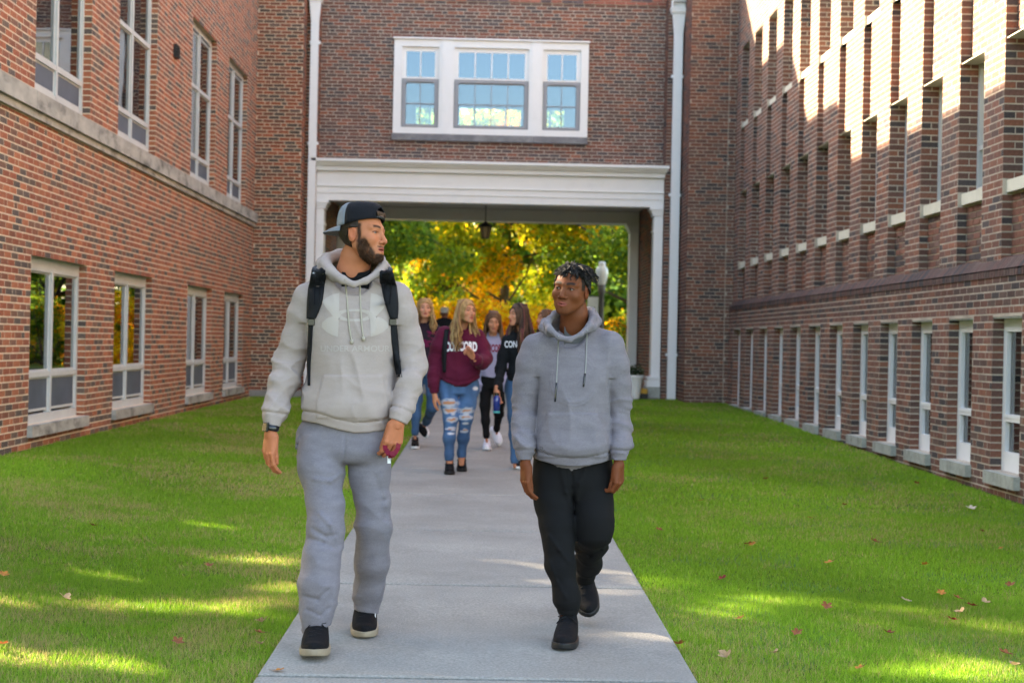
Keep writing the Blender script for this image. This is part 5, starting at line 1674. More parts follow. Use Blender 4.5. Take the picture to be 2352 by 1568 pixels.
cloth('black_jersey', (0.007, 0.0068, 0.0075), 0.1, sheen=0.0); cloth('black_knit', (0.010, 0.011, 0.013), 0.15, sheen=0.0)
cloth('nylon', (0.009, 0.0095, 0.012), 0.15, rough=0.6, sheen=0.0, scale=500); cloth('shoe_black', (0.006, 0.006, 0.0075), 0.2, rough=0.8, scale=400, sheen=0.0)
cloth('maroon', (0.10, 0.008, 0.028), 0.10); cloth('lilac_grey', (0.30, 0.28, 0.40), 0.08); cloth('denim', (0.1, 0.2, 0.4), 0.12, attr=True, scale=300); cloth('printed', (0, 0, 0), 0.08, attr=True)
M['shoe_sole'] = make_mat('shoe_sole', (0.27, 0.215, 0.15), 0.6, var=0.15, vscale=20); M['sole_black'] = make_mat('sole_black', (0.009, 0.009, 0.010), 0.5, var=0.3, vscale=30); M['sole_white'] = make_mat('sole_white', (0.72, 0.72, 0.74), 0.5)
M['canvas_white'] = make_mat('canvas_white', (0.70, 0.69, 0.76), 0.8)
M['print_light'] = make_mat('print_light', (0.395, 0.33, 0.295), 0.6); M['print_white'] = make_mat('print_white', (0.72, 0.70, 0.72), 0.6); M['print_maroon'] = make_mat('print_maroon', (0.16, 0.01, 0.03), 0.7)
M['cord_oat'] = make_mat('cord_oat', (0.36, 0.31, 0.25), 0.8); M['cord_grey'] = make_mat('cord_grey', (0.25, 0.24, 0.235), 0.8); M['black_plastic'] = make_mat('black_plastic', (0.01, 0.01, 0.012), 0.25, spec=0.6)

def drape(bv, pts, off, y0):
    """px points -> points resting on a surface"""
    out = []
    for x, y in pts:
        q = P(x, y, y0); c = Vector((0, 0, CAMZ)); d = (q - c).normalized()
        h = bv.ray_cast(c + d * (y0 - 1.2), d)
        if h[0] is None: out.append((q, None)); continue
        out.append((h[0] - d * off, h[0]))
    # smooth
    v = [a[0] for a in out]
    for _ in range(2):
        v = [v[0]] + [(v[i - 1] + v[i] * 2 + v[i + 1]) / 4 for i in range(1, len(v) - 1)] + [v[-1]]
    return v
def interp_px(pts, n):
    out = []; L = len(pts) - 1
    for i in range(n):
        t = i / (n - 1) * L; k = min(int(t), L - 1); f = t - k
        out.append(tuple(pts[k][j] * (1 - f) + pts[k + 1][j] * f for j in range(len(pts[0]))))
    return out
def strap(name, bv, cl, thick, mat, parent, y0, tail=None, n=18):
    """band lying on the cloth; cl: (px x, px y, px half width)"""
    c = interp_px(cl, n)
    Lp = drape(bv, [(a - w, b) for a, b, w in c], 0.003, y0); Rp = drape(bv, [(a + w, b) for a, b, w in c], 0.003, y0); Mp = drape(bv, [(a, b) for a, b, w in c], 0.005, y0)
    if tail:
        Lp = tail[0] + Lp; Rp = tail[1] + Rp; Mp = [(a + b) / 2 + Vector((0, 0, 0.01)) for a, b in zip(*tail)] + Mp
    m = MB(); n = len(Lp); base = []
    for i in range(n):
        t = (Lp[min(i + 1, n - 1)] - Lp[max(i - 1, 0)]).normalized(); w = (Rp[i] - Lp[i]).normalized(); nr = t.cross(w)
        if nr.y > 0: nr = -nr
        if tail and i < len(tail[0]): nr = (nr + Vector((0, -0.3, 1))).normalized() if nr.z < 0.2 else nr
        b = len(m.v)
        for q in (Lp[i], Lp[i] + nr * thick * .7, Lp[i] * .85 + Rp[i] * .15 + nr * thick, Mp[i] + nr * thick * 1.08, Lp[i] * .15 + Rp[i] * .85 + nr * thick, Rp[i] + nr * thick * .7, Rp[i]): m.v.append(tuple(q))
        base.append(b)
    for i in range(n - 1):
        for k in range(7):
            k2 = (k + 1) % 7
            m.f.append((base[i] + k, base[i] + k2, base[i + 1] + k2, base[i + 1] + k)); m.c.append((1, 1, 1))
    m.f.append(tuple(base[0] + k for k in range(7))); m.c.append((1, 1, 1)); m.f.append(tuple(base[-1] + k for k in range(7))); m.c.append((1, 1, 1))
    return m.build(name, M[mat], parent, smooth=True, cols=False), Mp
# ================================================================== the tall man in the cap
Y1 = 6.9
def beard_strands(R, vcol_fn_weight, n, col, length, rs, name='beard'):
    """short hairs standing off the beard area of the head"""
    me = R['body'].data; nv = len(me.vertices); co = np.empty(nv * 3, np.float32); me.vertices.foreach_get('co', co); co = co.reshape(-1, 3)
    no = np.empty(nv * 3, np.float32); me.vertices.foreach_get('normal', no); no = no.reshape(-1, 3)
    Lc = ((co - R['o']) @ R['H']) / R['sc']
    w = vcol_fn_weight(Lc); idx = np.where(w > 0.25)[0]
    if len(idx) == 0: return
    pk = rs.choice(idx, n, p=w[idx] / w[idx].sum())
    p = co[pk] + rs.normal(size=(n, 3)) * 0.0012; nn = no[pk]
    d = nn * 0.75 + np.array([0, 0, -0.9]) + rs.normal(size=(n, 3)) * 0.35; d /= np.linalg.norm(d, axis=1)[:, None]
    s = np.cross(d, rs.normal(size=(n, 3))); s /= np.linalg.norm(s, axis=1)[:, None]
    L = length * rs.uniform(0.6, 1.2, (n, 1)) * np.clip(w[pk][:, None], .4, 1); wd = 0.0009
    V = np.stack([p - s * wd, p + s * wd, p + d * L], 1).reshape(-1, 3); F = np.arange(n * 3).reshape(-1, 3)
    c = np.array(col) * rs.uniform(0.7, 1.4, (n, 1)) * np.ones((1, 3))
    np_mesh(name, V, F, M['hair'], R['root'], col=np.repeat(c, 3, 0), smooth=False)

hoodpath = [J(812, 654, 6.785, .014), J(786, 641, 6.79, .017), J(758, 622, 6.83, .022), J(746, 606, 6.90, .026), J(752, 595, 6.98, .028), J(778, 588, 7.05, .030),
            J(815, 584, 7.08, .030), J(852, 588, 7.06, .028), J(874, 596, 6.99, .024), J(880, 608, 6.91, .022), J(868, 627, 6.84, .019), J(840, 645, 6.80, .015)]
hood2 = [J(800, 650, 6.80, .012), J(768, 634, 6.83, .020), J(742, 618, 6.91, .026), J(742, 608, 7.02, .034), J(775, 606, 7.11, .045), J(820, 606, 7.13, .048), J(860, 606, 7.10, .04), J(884, 616, 7.0, .028), J(884, 628, 6.91, .018), None]
def ex1(p, x, y, d):
    fr = p[..., 1] < 6.9
    # kangaroo pocket
    t = np.clip((y - 861) / 61, 0, 1); x0 = 742 - 17 * t; x1 = 880 + 13 * t
    w = np.minimum.reduce([(x - x0) / 3.0, (x1 - x) / 3.0, (y - 861) / 3.0, (962 - y) / 3.0])
    w = np.clip(w, 0, 1) * fr
    d = d - 0.0055 * w
    # belly of the blouse hangs over the hem band
    d = d - 0.012 * np.exp(-((y - 940) / 26) ** 2) * fr * np.exp(-((x - 800) / 80) ** 2)
    # raglan seams
    for xa, ya, xb, yb in ((748, 640, 712, 735), (872, 645, 906, 728)):
        t = np.clip(((x - xa) * (xb - xa) + (y - ya) * (yb - ya)) / ((xb - xa) ** 2 + (yb - ya) ** 2), 0, 1)
        dd = np.hypot(x - xa - t * (xb - xa), y - ya - t * (yb - ya)); d = d + 0.0022 * np.exp(-(dd / 2.0) ** 2) * fr
    return d
def groove(d, x, y, pts, w, a, m=True):
    for (xa, ya), (xb, yb) in zip(pts[:-1], pts[1:]):
        t = np.clip(((x - xa) * (xb - xa) + (y - ya) * (yb - ya)) / ((xb - xa) ** 2 + (yb - ya) ** 2), 0, 1)
        d = d + a * np.exp(-(np.hypot(x - xa - t * (xb - xa), y - ya - t * (yb - ya)) / w) ** 2) * m
    return d
def exp1(p, x, y, d):
    fr = p[..., 1] < 6.93
    d = groove(d, x, y, [(793, 985), (791, 1030), (788, 1062)], 2.2, .005, fr)
    d = groove(d, x, y, [(692, 1000), (684, 1020), (681, 1042)], 2.5, .006, True)
    d = groove(d, x, y, [(720, 1100), (760, 1105), (786, 1085)], 5, -.006, fr)
    d = groove(d, x, y, [(720, 1215), (748, 1232), (772, 1228)], 5, .009, fr); d = groove(d, x, y, [(712, 1236), (742, 1245), (775, 1262)], 5, .008, fr); d = groove(d, x, y, [(735, 1180), (760, 1205), (770, 1235)], 5, -.008, fr)
    d = groove(d, x, y, [(862, 1095), (880, 1150), (884, 1190)], 7, .008, fr); d = groove(d, x, y, [(700, 1368), (730, 1376), (752, 1355)], 4, .007, fr); d = groove(d, x, y, [(706, 1400), (735, 1412), (755, 1396)], 4, .006, fr)
    d = groove(d, x, y, [(815, 1350), (840, 1362), (862, 1350)], 4, .006, fr)
    return d
armL = [J(708, 688, 6.93, .060), J(695, 728, 6.94, .062), J(681, 776, 6.95, .062), J(666, 830, 6.96, .061), J(650, 885, 6.92, .056), J(637, 935, 6.87, .044), J(629, 950, 6.85, .039), J(626, 985, 6.83, .037)]
armR = [J(910, 686, 6.94, .060), J(924, 724, 6.95, .058), J(938, 784, 6.96, .057), J(947, 836, 6.95, .052), J(940, 882, 6.90, .048), J(927, 932, 6.85, .045), J(921, 945, 6.825, .042), J(912, 978, 6.795, .042)]
S1 = dict(
    label='tall bearded man walking in backwards cap, pale oatmeal hoodie and grey sweatpants', cx=800, Y=Y1, hs=1.045,
    head=(836.5, 539.5, 6.88, 63, 2, 4), neck=[(828, 560, 6.93, .058), (818, 592, 6.94, .066), (811, 625, 6.955, .071), (809, 665, 6.98, .078)],
    face=dict(jaw=1.02, nose=1.12, lips=1.05, open_mouth=0.0016, slim=1.0),
    skincol=dict(skin=(0.46, 0.165, 0.082), lipc=(0.34, 0.085, 0.06), browc=(0.014, 0.007, 0.004), beard=((0.035, 0.016, 0.009), 0.9), brow_w=1.5),
    gaze=(0.25, 1, -0.05), iris=(0.07, 0.06, 0.04),
    hands=[dict(side=-1, curl=(0.42, 0.5, 0.55, 0.6), thumb=(0.10, 0.25), down=(-0.10, -0.05, -1), back=(-0.72, -0.68, 0), at=(622, 990, 6.83), s=1.08),
           dict(side=1, curl=(0.62, 0.70, 0.9, 1.0), thumb=(0.10, 0.55), down=(-0.17, -0.08, -1), back=(0.38, -0.92, 0.05), at=(913, 966, 6.80), s=1.10)],
    core=[[J(809, 700, 7.0, .08), J(806, 760, 6.97, .12), J(803, 900, 6.98, .11), J(795, 1000, 6.95, .11)], [q[:3] + (q[3] * .55,) for q in armL], [q[:3] + (q[3] * .55,) for q in armR],
          [J(755, 1010, 6.92, .07), J(746, 1216, 6.78, .05), J(728, 1440, 6.72, .035), J(727, 1465, 6.72, .033)], [J(840, 1010, 6.95, .07), J(858, 1210, 6.95, .05), J(839, 1400, 7.14, .035), J(838, 1425, 7.16, .033)]],
    top=dict(name='hoodie', mat='oat_fleece', Y=Y1, armpit=745, h=0.0052, fold=1.25, neckbase=J(811, 652, 6.96, .088), shoulders=[J(712, 682, 6.94, .060), J(908, 680, 6.95, .060)],
             torso=[(640, 810, 60, .08, 6.95), (672, 808, 96, .115, 6.94), (730, 807, 106, .135, 6.93), (800, 806, 100, .140, 6.93), (860, 804, 99, .142, 6.93), (905, 803, 107, .150, 6.93), (950, 802, 105, .152, 6.93), (1010, 801, 101, .145, 6.93)],
             arms=[armL, armR], hem=[(696, 966), (730, 972), (775, 986), (815, 994), (850, 992), (880, 988), (908, 975)], band=24,
             cuffs=[(627, 978, 6.83, .04, (-0.08, -0.1, -1)), (915, 968, 6.80, .04, (-0.35, -0.2, -1))], cufflen=0.058,
             hole=[J(812, 642, 6.87, .080), J(812, 600, 6.93, .092), J(812, 560, 6.93, .10)], hood=[(hoodpath, 0), (hood2, 0)], extra=ex1),
    pants=dict(name='sweatpants', mat='grey_sweat', h=0.006, fold=0.9, extra=exp1,
               pelvis=[(955, 800, 98, .125, 6.94), (1000, 793, 111, .135, 6.93), (1040, 790, 108, .13, 6.92), (1062, 789, 100, .11, 6.92)],
               legs=[([J(742, 1025, 6.90, .098), J(738, 1074, 6.87, .092), J(748, 1162, 6.81, .076), J(747, 1216, 6.77, .073), J(738, 1290, 6.73, .076), J(733, 1343, 6.71, .078), J(729, 1400, 6.70, .062), J(728, 1470, 6.70, .052)], (728, 1444, 6.70, (0.27, 0, -1)), 1.15),
                     ([J(845, 1025, 6.93, .095), J(850, 1090, 6.93, .086), J(857, 1150, 6.93, .073), J(858, 1200, 6.94, .070), J(855, 1285, 7.02, .076), J(848, 1345, 7.09, .064), J(838, 1430, 7.13, .050)], (838, 1401, 7.12, (-0.2, 0, -1)), 0.8)]))
R1 = person(S1)
bv1 = bvh_of(R1['top'])
# black T-shirt collar
tee = [J(811, 665, 6.945, .100), J(812, 632, 6.93, .090), J(813, 604, 6.94, .085), J(814, 580, 6.95, .085)]
def collar_cut(front, back):
    f0 = P(*front); b0 = P(*back)
    return lambda p: p[..., 2] - (f0.z + (b0.z - f0.z) * np.clip((p[..., 1] - f0.y) / (b0.y - f0.y), 0, 1.2) ** 2.0)
cut1 = collar_cut((812, 628, 6.84), (812, 580, 7.02))
sdf_obj('tee_collar', lambda p: np.maximum(chain(p, tee, 0.02), cut1(p)), *bounds(tee, 0.02), 0.004, M['black_jersey'], R1['root'])
# drawstrings
def cord(bv, pts, r, mat, parent, y0, knot=None, name='drawstring', tip=None):
    v = drape(bv, interp_px(pts, 16), r * 0.7, y0); m = MB(); m.tube(v, r, 6)
    if knot: m.tube([v[-1] + Vector((0, -.003, .012)), v[-1] + Vector((0, -.004, .004)), v[-1] + Vector((0, -.002, -.006))], [r * 1.2, r * 2.0, r * 1.6], 7)
    o = m.build(name, M[mat], parent, smooth=True, cols=False)
    if tip:
        m = MB(); k = int(len(v) * tip); m.tube(v[k:], r * 1.15, 6); m.build('aglet', M['black_plastic'], o, smooth=True, cols=False)
    return o
cord(bv1, [(793, 641), (798, 700), (802, 750), (808, 786)], .0042, 'cord_oat', R1['root'], 6.75, knot=True)
cord(bv1, [(826, 643), (828, 700), (831, 750), (835, 779)], .0042, 'cord_oat', R1['root'], 6.75, knot=True)
# chest print
def z1(zx, zy): return (574.2 + .3733 * zx, 447.9 + .3733 * zy)
def place1(u, v):
    p = P(*z1(u, v), 6.79); return p.x, p.z
def strip(a, b): return [[a[i], a[i + 1], b[i + 1], b[i]] for i in range(len(a) - 1)]
lobes = []
for mir in (0, 1):
    fx = (lambda q: q) if not mir else (lambda q: (1284 - q[0], q[1]))
    lobes += [[fx(q) for q in s] for s in strip([(441, 655), (470, 628), (508, 609), (546, 600)], [(463, 690), (500, 716), (530, 730), (549, 712)])]
    lobes += [[fx(q) for q in s] for s in strip([(438, 812), (470, 843), (505, 862), (541, 872)], [(441, 785), (470, 760), (510, 744), (547, 762)])]
    lobes += [[fx(q) for q in [(463, 690), (530, 730), (549, 712), (560, 738), (547, 762), (510, 744)]]]
lobes += strip([(550, 712), (580, 705), (615, 701), (642, 700), (669, 701), (704, 705), (734, 712)], [(560, 735), (585, 722), (615, 716), (642, 715), (669, 716), (699, 722), (724, 735)])
lobes += strip([(550, 764), (580, 773), (615, 777), (642, 778), (669, 777), (704, 773), (734, 764)], [(560, 741), (585, 755), (615, 761), (642, 762), (669, 761), (699, 755), (724, 741)])
decal('chest_emblem', lobes, place1, bv1, M['print_light'], R1['root'], y0=5.8)
tp = text_polys('UNDER ARMOUR', 1.0, 0.012)
xs_ = [q[0] for t in tp for q in t]; w_ = max(xs_) - min(xs_)
decal('chest_lettering', [[(642 + q[0] / w_ * 424, 962 - q[1] / 0.73 * 38) for q in t] for t in tp], place1, bv1, M['print_light'], R1['root'], y0=5.8, off=0.002)
# hair under the cap, beard, brows
hair_shell(R1, 'hair', 'hair', lambda q: 0.0065, lambda q: np.maximum.reduce([q[..., 1] - 0.012 + 0.25 * np.clip(.02 - q[..., 2], 0, 1), -0.062 - q[..., 2] + 0.9 * np.clip(q[..., 1] + .05, 0, 1), q[..., 2] - 0.075,
            np.where((np.abs(q[..., 0]) > .068) & (q[..., 1] > -.036) & (q[..., 2] < 0.02), 0.02, -1.0)]), colour=lambda V: np.repeat(np.array([[0.028, 0.017, 0.011]]), len(V), 0) * (0.7 + 0.6 * noise3(V, 200.0))[:, None])
def bw1(L):
    x = np.abs(L[:, 0]); y = L[:, 1]; z = L[:, 2]
    jawz = np.clip((-(z + 0.016) / 0.02), 0, 1)
    side = np.clip((0.056 + (z + 0.04) * -0.45 - y) / 0.014, 0, 1) * jawz * np.clip((y + 0.0) / 0.012, 0, 1) * (z > -0.128)
    chin = np.clip((-z - 0.084) / 0.006, 0, 1) * (y > 0.0) * (z > -0.128)
    must = np.clip(1 - np.abs(z + 0.0545) / 0.006, 0, 1) * (x < 0.026) * (y > 0.06) * 0.6
    burn = np.clip(1 - np.abs(y - 0.018) / 0.012, 0, 1) * (z < 0.045) * (z > -0.03) * (x > 0.04)
    return np.maximum.reduce([side, chin, must, burn])
rsb = np.random.default_rng(8)
beard_strands(R1, bw1, 3600, (0.06, 0.028, 0.015), 0.009, rsb)
# cap, worn backwards
def cap_mesh(R, crown_c, rx, ry, ztop, edge, n_az=48, n_v=14):
    """quads by azimuth: edge(y) gives the rim height"""
    g = []
    for i in range(n_az):
        row = []
        a = 2 * math.pi * i / n_az
        ex, ey = math.sin(a) * rx, math.cos(a) * ry + crown_c
        ez = edge(ey)
        for j in range(n_v + 1):
            v = j / n_v; rf = (1 - v ** 2.5) ** 0.62; zf = math.sin(v * math.pi / 2) ** 0.92
            row.append((ex * rf, crown_c + (ey - crown_c) * rf, ez + (ztop - ez) * zf))
        g.append(row)
    return g
def build_cap(R, grp, ztop=0.137, rx=0.0865, ry=0.103, cc=-0.019, edge=lambda y: 0.046 + 0.20 * y, front_mat='cap_grey', back_mat='cap_mesh', brim_col='cap_grey', badge=True, fwd=False):
    g = cap_mesh(R, cc, rx, ry, ztop, edge)
    root = empty('cap', lw(R, (0, 0, 0.06))); root.parent = R['root']; root.location = lw(R, (0, 0, .06)) - R['root'].location
    n = len(g); fr = MB(); bk_ = MB(); sm = MB()
    for i in range(n):
        i2 = (i + 1) % n; am = 360.0 * (i + 0.5) / n; am = am if am <= 180 else am - 360          # 0 = face side
        for j in range(len(g[0]) - 1):
            pts = [lw(R, g[i][j]), lw(R, g[i2][j]), lw(R, g[i2][j + 1]), lw(R, g[i][j + 1])]
            zc = (g[i][j][2] + g[i][j + 1][2]) / 2 - edge(g[i][j][1])
            if abs(am) < 25 and zc < 0.044 * math.cos(math.radians(am * 3.2)) + 0.004 and True: continue
            (fr if abs(am) > 108 else bk_).face(pts)
    for m, nm, mt in ((fr, 'front_panel', front_mat), (bk_, 'mesh_panel', back_mat)):
        o = m.build(nm, M[mt], root, smooth=True, cols=False)
        md = o.modifiers.new('t', 'SOLIDIFY'); md.thickness = 0.003; md.offset = 0
        import bmesh
        bm = bmesh.new(); bm.from_mesh(o.data); bmesh.ops.remove_doubles(bm, verts=bm.verts, dist=1e-5); bm.to_mesh(o.data); bm.free()
    for a in (0, 60, 120, 180, 240, 300):
        i = int(a / 360 * n + n / 12) % n
        sm.tube([lw(R, (q[0] * 1.012, cc + (q[1] - cc) * 1.012, q[2] + 0.0008)) for q in g[i]], 0.0014, 4)
    sm.build('seam', M[back_mat], root, cols=False)
    b = MB(); b.tube([lw(R, (0, cc, ztop - 0.003)), lw(R, (0, cc, ztop + 0.004))], [0.009, 0.006], 10); b.build('button', M[front_mat], root, cols=False)
    # brim
    br = MB(); rows = []
    for i in range(13):
        t = -1 + 2 * i / 12; a = math.radians(180 + t * 58)
        ix, iy = math.sin(a) * rx * 0.99, math.cos(a) * ry * 0.99 + cc
        out = 0.072 * math.sqrt(max(0.0, 1 - (abs(t) ** 2.6))) ** 0.8
        row = []
        for k in range(7):
            u = k / 6; x = ix * (1 + 0.05 * u); y = iy - out * u
            z = edge(iy) + 0.004 - 0.9 * (x * x) * (0.3 + u) * 1.6 + 0.006 * u - 0.02 * u * u
            row.append((x, y, z))
        rows.append(row)
    for i in range(12):
        for k in range(6):
            br.face([lw(R, rows[i][k]), lw(R, rows[i + 1][k]), lw(R, rows[i + 1][k + 1]), lw(R, rows[i][k + 1])])
    o = br.build('brim', M[brim_col], root, smooth=True, cols=False); md = o.modifiers.new('t', 'SOLIDIFY'); md.thickness = 0.0045; md.offset = 0
    if badge:
        q = MB()
        pts = [(x, y) for x in (-0.022, 0.022) for y in (0.024, 0.058)]
        def cp(a, h):
            i = a / 360 * n; r0 = g[int(i) % n]; j = h
            return lw(R, (r0[int(j)][0] * 1.025, cc + (r0[int(j)][1] - cc) * 1.025, r0[int(j)][2]))
        q.face([cp(165, 3), cp(195, 3), cp(195, 7), cp(165, 7)]); q.build('badge', M['badge_brown'], root, cols=False)
    # snap strap across the opening
    st = MB(); pts = []
    for k in range(9):
        a = math.radians(-27 + 54 * k / 8); pts.append((math.sin(a) * rx * 1.01, math.cos(a) * ry * 1.01 + cc))
    for k in range(8):
        (x0, y0), (x1, y1) = pts[k], pts[k + 1]; z0 = edge(y0); z1_ = edge(y1)
        st.face([lw(R, (x0, y0, z0)), lw(R, (x1, y1, z1_)), lw(R, (x1, y1, z1_ + 0.014)), lw(R, (x0, y0, z0 + 0.014))])
    o = st.build('snap_strap', M['black_plastic'], root, smooth=True, cols=False); md = o.modifiers.new('t', 'SOLIDIFY'); md.thickness = 0.003
    return root
cloth('cap_grey', (0.18, 0.195, 0.225), 0.08, scale=500); cloth('cap_mesh', (0.012, 0.012, 0.016), 0.35, scale=420, bump=0.002, sheen=0.0); M['badge_brown'] = make_mat('badge_brown', (0.07, 0.015, 0.012), 0.6)
build_cap(R1, 'cap')
tuft = []
for k in range(40):
    x = rsb.uniform(-.03, .03); tuft.append(([(x, .068, .096), (x * 1.05, .080, .089), (x * 1.1, .0835, .072)], [.003, .0028, .001], (0.07, 0.038, 0.022)))
locks(R1, tuft, 'hair', 'fringe', seg=4)
# watch on his right wrist
wr = P(622, 981, 6.83); wroot = empty('watch', wr); wroot.parent = R1['root']; wroot.location = wr - R1['root'].location
m = MB(); m.tube([P(624.5, 974, 6.83), P(623, 983, 6.83), P(622, 987, 6.83)], [.0345, .0345, .034], 20); m.build('watch_band', M['black_plastic'], wroot, smooth=True, cols=False)
m = MB(); c_ = P(610, 980, 6.80); u_ = Vector((-0.70, -0.71, 0)); s_ = Vector((0.71, -0.70, 0.0)); dn = Vector((-0.1, 0, -1))
m.obox(c_ - s_ * .017 + dn * -.021 - u_ * .006, s_ * .034, dn * .042, u_ * .012); o = m.build('watch_case', M['black_plastic'], wroot, cols=False)
bvl = o.modifiers.new('b', 'BEVEL'); bvl.width = .004; bvl.segments = 3
m = MB(); m.obox(c_ - s_ * .013 + dn * -.017 + u_ * .0062, s_ * .026, dn * .034, u_ * .0008); M['watch_glass'] = make_mat('watch_glass', (0.02, 0.012, 0.01), 0.25, spec=0.4); m.build('watch_face', M['watch_glass'], wroot, cols=False)
# shoes
def ongr(x, y, Y, dz=0.0):
    p = P(x, y, Y); return Vector((p.x, p.y, gz(0, Y) + 0.006 + dz))
shoe(R1['root'], ongr(729, 1480, 6.76, 0.004), ongr(719, 1520, 6.44, 0.020), (0, -0.05, 1), ('shoe_black', 'nylon'), L=0.315, W=0.122, sole_h=0.030)
shoe(R1['root'], ongr(838, 1445, 7.25, 0.030), ongr(836, 1465, 6.96, 0.002), (0, 0.1, 1), ('shoe_black', 'nylon'), L=0.315, W=0.118, sole_h=0.028)
def swoosh(a, b, c, w, parent, name='shoe_mark'):
    m = MB(); pts = [Vector(a).lerp(Vector(b), t).lerp(Vector(b).lerp(Vector(c), t), t) for t in [i / 8 for i in range(9)]]
    m.tube(pts, [w * (0.2 + 1.0 * math.sin(math.pi * min(1, (i + .3) / 5) * .5) * (1 - i / 8.2)) for i in range(9)], 5); m.build(name, M['print_white'], parent, cols=False)
swoosh(P(862, 1408, 7.07), P(861, 1450, 7.03), P(850, 1432, 7.0), .006, R1['root'])
swoosh(P(703, 1462, 6.62), P(697, 1478, 6.58), P(695, 1488, 6.54), .004, R1['root'])

# backpack
bp = empty('backpack', P(808, 780, 7.15), 'black backpack on the back of the tall man, padded straps over his hoodie', 'backpack')
bc = np.array(P(808, 775, 7.16), np.float32)
def bagf(p):
    q = np.abs(p - bc) - A(0.150, 0.075, 0.235) + 0.05
    return np.linalg.norm(np.maximum(q, 0), axis=-1) + np.minimum(q.max(-1), 0) - 0.05 + 0.006 * (noise3(p, 9.0) - .5)
sdf_obj('bag', bagf, bc - 0.3, bc + 0.3, 0.010, M['nylon'], bp)
def shoulder_tail(x, y, hw, Ys):
    return ([P(x - hw, y + 6, Ys[0]), P(x - hw, y - 1, Ys[1]), P(x - hw, y - 2, Ys[2])], [P(x + hw, y + 6, Ys[0]), P(x + hw, y - 1, Ys[1]), P(x + hw, y - 2, Ys[2])])
tl = shoulder_tail(733, 620, 15, (7.12, 7.03, 6.95)); tr_ = shoulder_tail(887, 622, 14, (7.12, 7.03, 6.95))
sl, _ = strap('padded_strap', bv1, [(731, 624, 16), (728, 650, 18), (725, 690, 17), (720, 715, 13), (716, 732, 9)], 0.013, 'nylon', bp, 6.75, tail=tl)
sr, _ = strap('padded_strap', bv1, [(888, 626, 15), (892, 650, 18), (898, 690, 16), (902, 715, 12), (904, 732, 8)], 0.013, 'nylon', bp, 6.75, tail=tr_)
strap('webbing', bv1, [(715, 730, 5), (712, 790, 4.5), (710, 840, 2.8), (710, 885, 2.6)], 0.005, 'nylon', bp, 6.75)
strap('webbing', bv1, [(903, 730, 6), (906, 780, 7), (912, 830, 7), (918, 866, 6)], 0.005, 'nylon', bp, 6.75)
for x, y in ((715, 737), (902, 737)):
    v = drape(bv1, [(x, y), (x, y + 8)], 0.010, 6.75); m = MB(); m.obox(v[0] + Vector((-.016, -.004, -.02)), (.032, 0, 0), (0, .010, 0), (0, 0, .03)); o = m.build('buckle', M['black_plastic'], bp, cols=False)
    q = o.modifiers.new('b', 'BEVEL'); q.width = .003
for sx, (ax, ay, w0) in ((-1, (729, 640, 10)), (1, (892, 640, 10))):
    bs = bvh_of(sl if sx < 0 else sr)
    strap('strap_piping', bs, [(ax - w0 * .6, 640, 1), (ax - w0 * .8, 670, 1), (ax - w0 * .6 - 1, 700, 1)], 0.003, 'cap_mesh', bp, 6.75)
    strap('strap_piping', bs, [(ax + w0 * .7, 640, 1), (ax + w0 * .7, 670, 1), (ax + w0 * .3, 700, 1)], 0.003, 'cap_mesh', bp, 6.75)
tp = text_polys('SWISS+GEAR', 1.0, 0.015); xs_ = [q[0] for t in tp for q in t]; w_ = max(xs_) - min(xs_)
def pls(u, v): p = P(u, v, 6.80); return p.x, p.z
decal('strap_lettering', [[(731.5 + q[0] / w_ * 21, 629.5 - q[1] / .73 * 3.4) for q in t] for t in tp], pls, bvh_of(sl), M['print_white'], bp, y0=5.8, off=0.001)
# things in his left hand
ly = empty('lanyard', P(900, 1030, 6.74), 'maroon lanyard with keys bunched in the left hand of the tall man', 'lanyard')
cloth('lanyard_red', (0.16, 0.006, 0.022), 0.1, rough=0.4, sheen=0.0)
def ribbon(pts, w, mat, parent, name):
    v = [P(*q) for q in pts]; m = MB()
    for i in range(len(v) - 1):
        a, b = v[i], v[i + 1]; t = (b - a).normalized(); s = t.cross(Vector((0.3, -1, 0.2))).normalized() * w
        m.face([a - s, a + s, b + s, b - s])
    o = m.build(name, M[mat], parent, smooth=False, cols=False); md = o.modifiers.new('t', 'SOLIDIFY'); md.thickness = 0.002
ribbon([(884, 1022, 6.73), (886, 1034, 6.70), (896, 1042, 6.69), (907, 1040, 6.70), (914, 1030, 6.72), (916, 1018, 6.75)], .010, 'lanyard_red', ly, 'ribbon')
ribbon([(888, 1030, 6.74), (892, 1046, 6.72), (902, 1048, 6.71), (911, 1036, 6.73)], .008, 'lanyard_red', ly, 'ribbon')
m = MB(); pts = [P(894 + 4 * math.cos(t * .7), 1050 + 5 * math.sin(t * .7), 6.73) for t in range(10)]; m.tube(pts, .0016, 5, cap=False); M['steel'] = make_mat('steel', (0.6, 0.6, 0.6), 0.3, metal=0.9); m.build('key_ring', M['steel'], ly, cols=False)
m = MB(); m.obox(P(890, 1053, 6.735), (.014, 0, 0), (0, .003, 0), (0, 0, -.02)); m.build('tag', M['sole_white'], ly, cols=False)
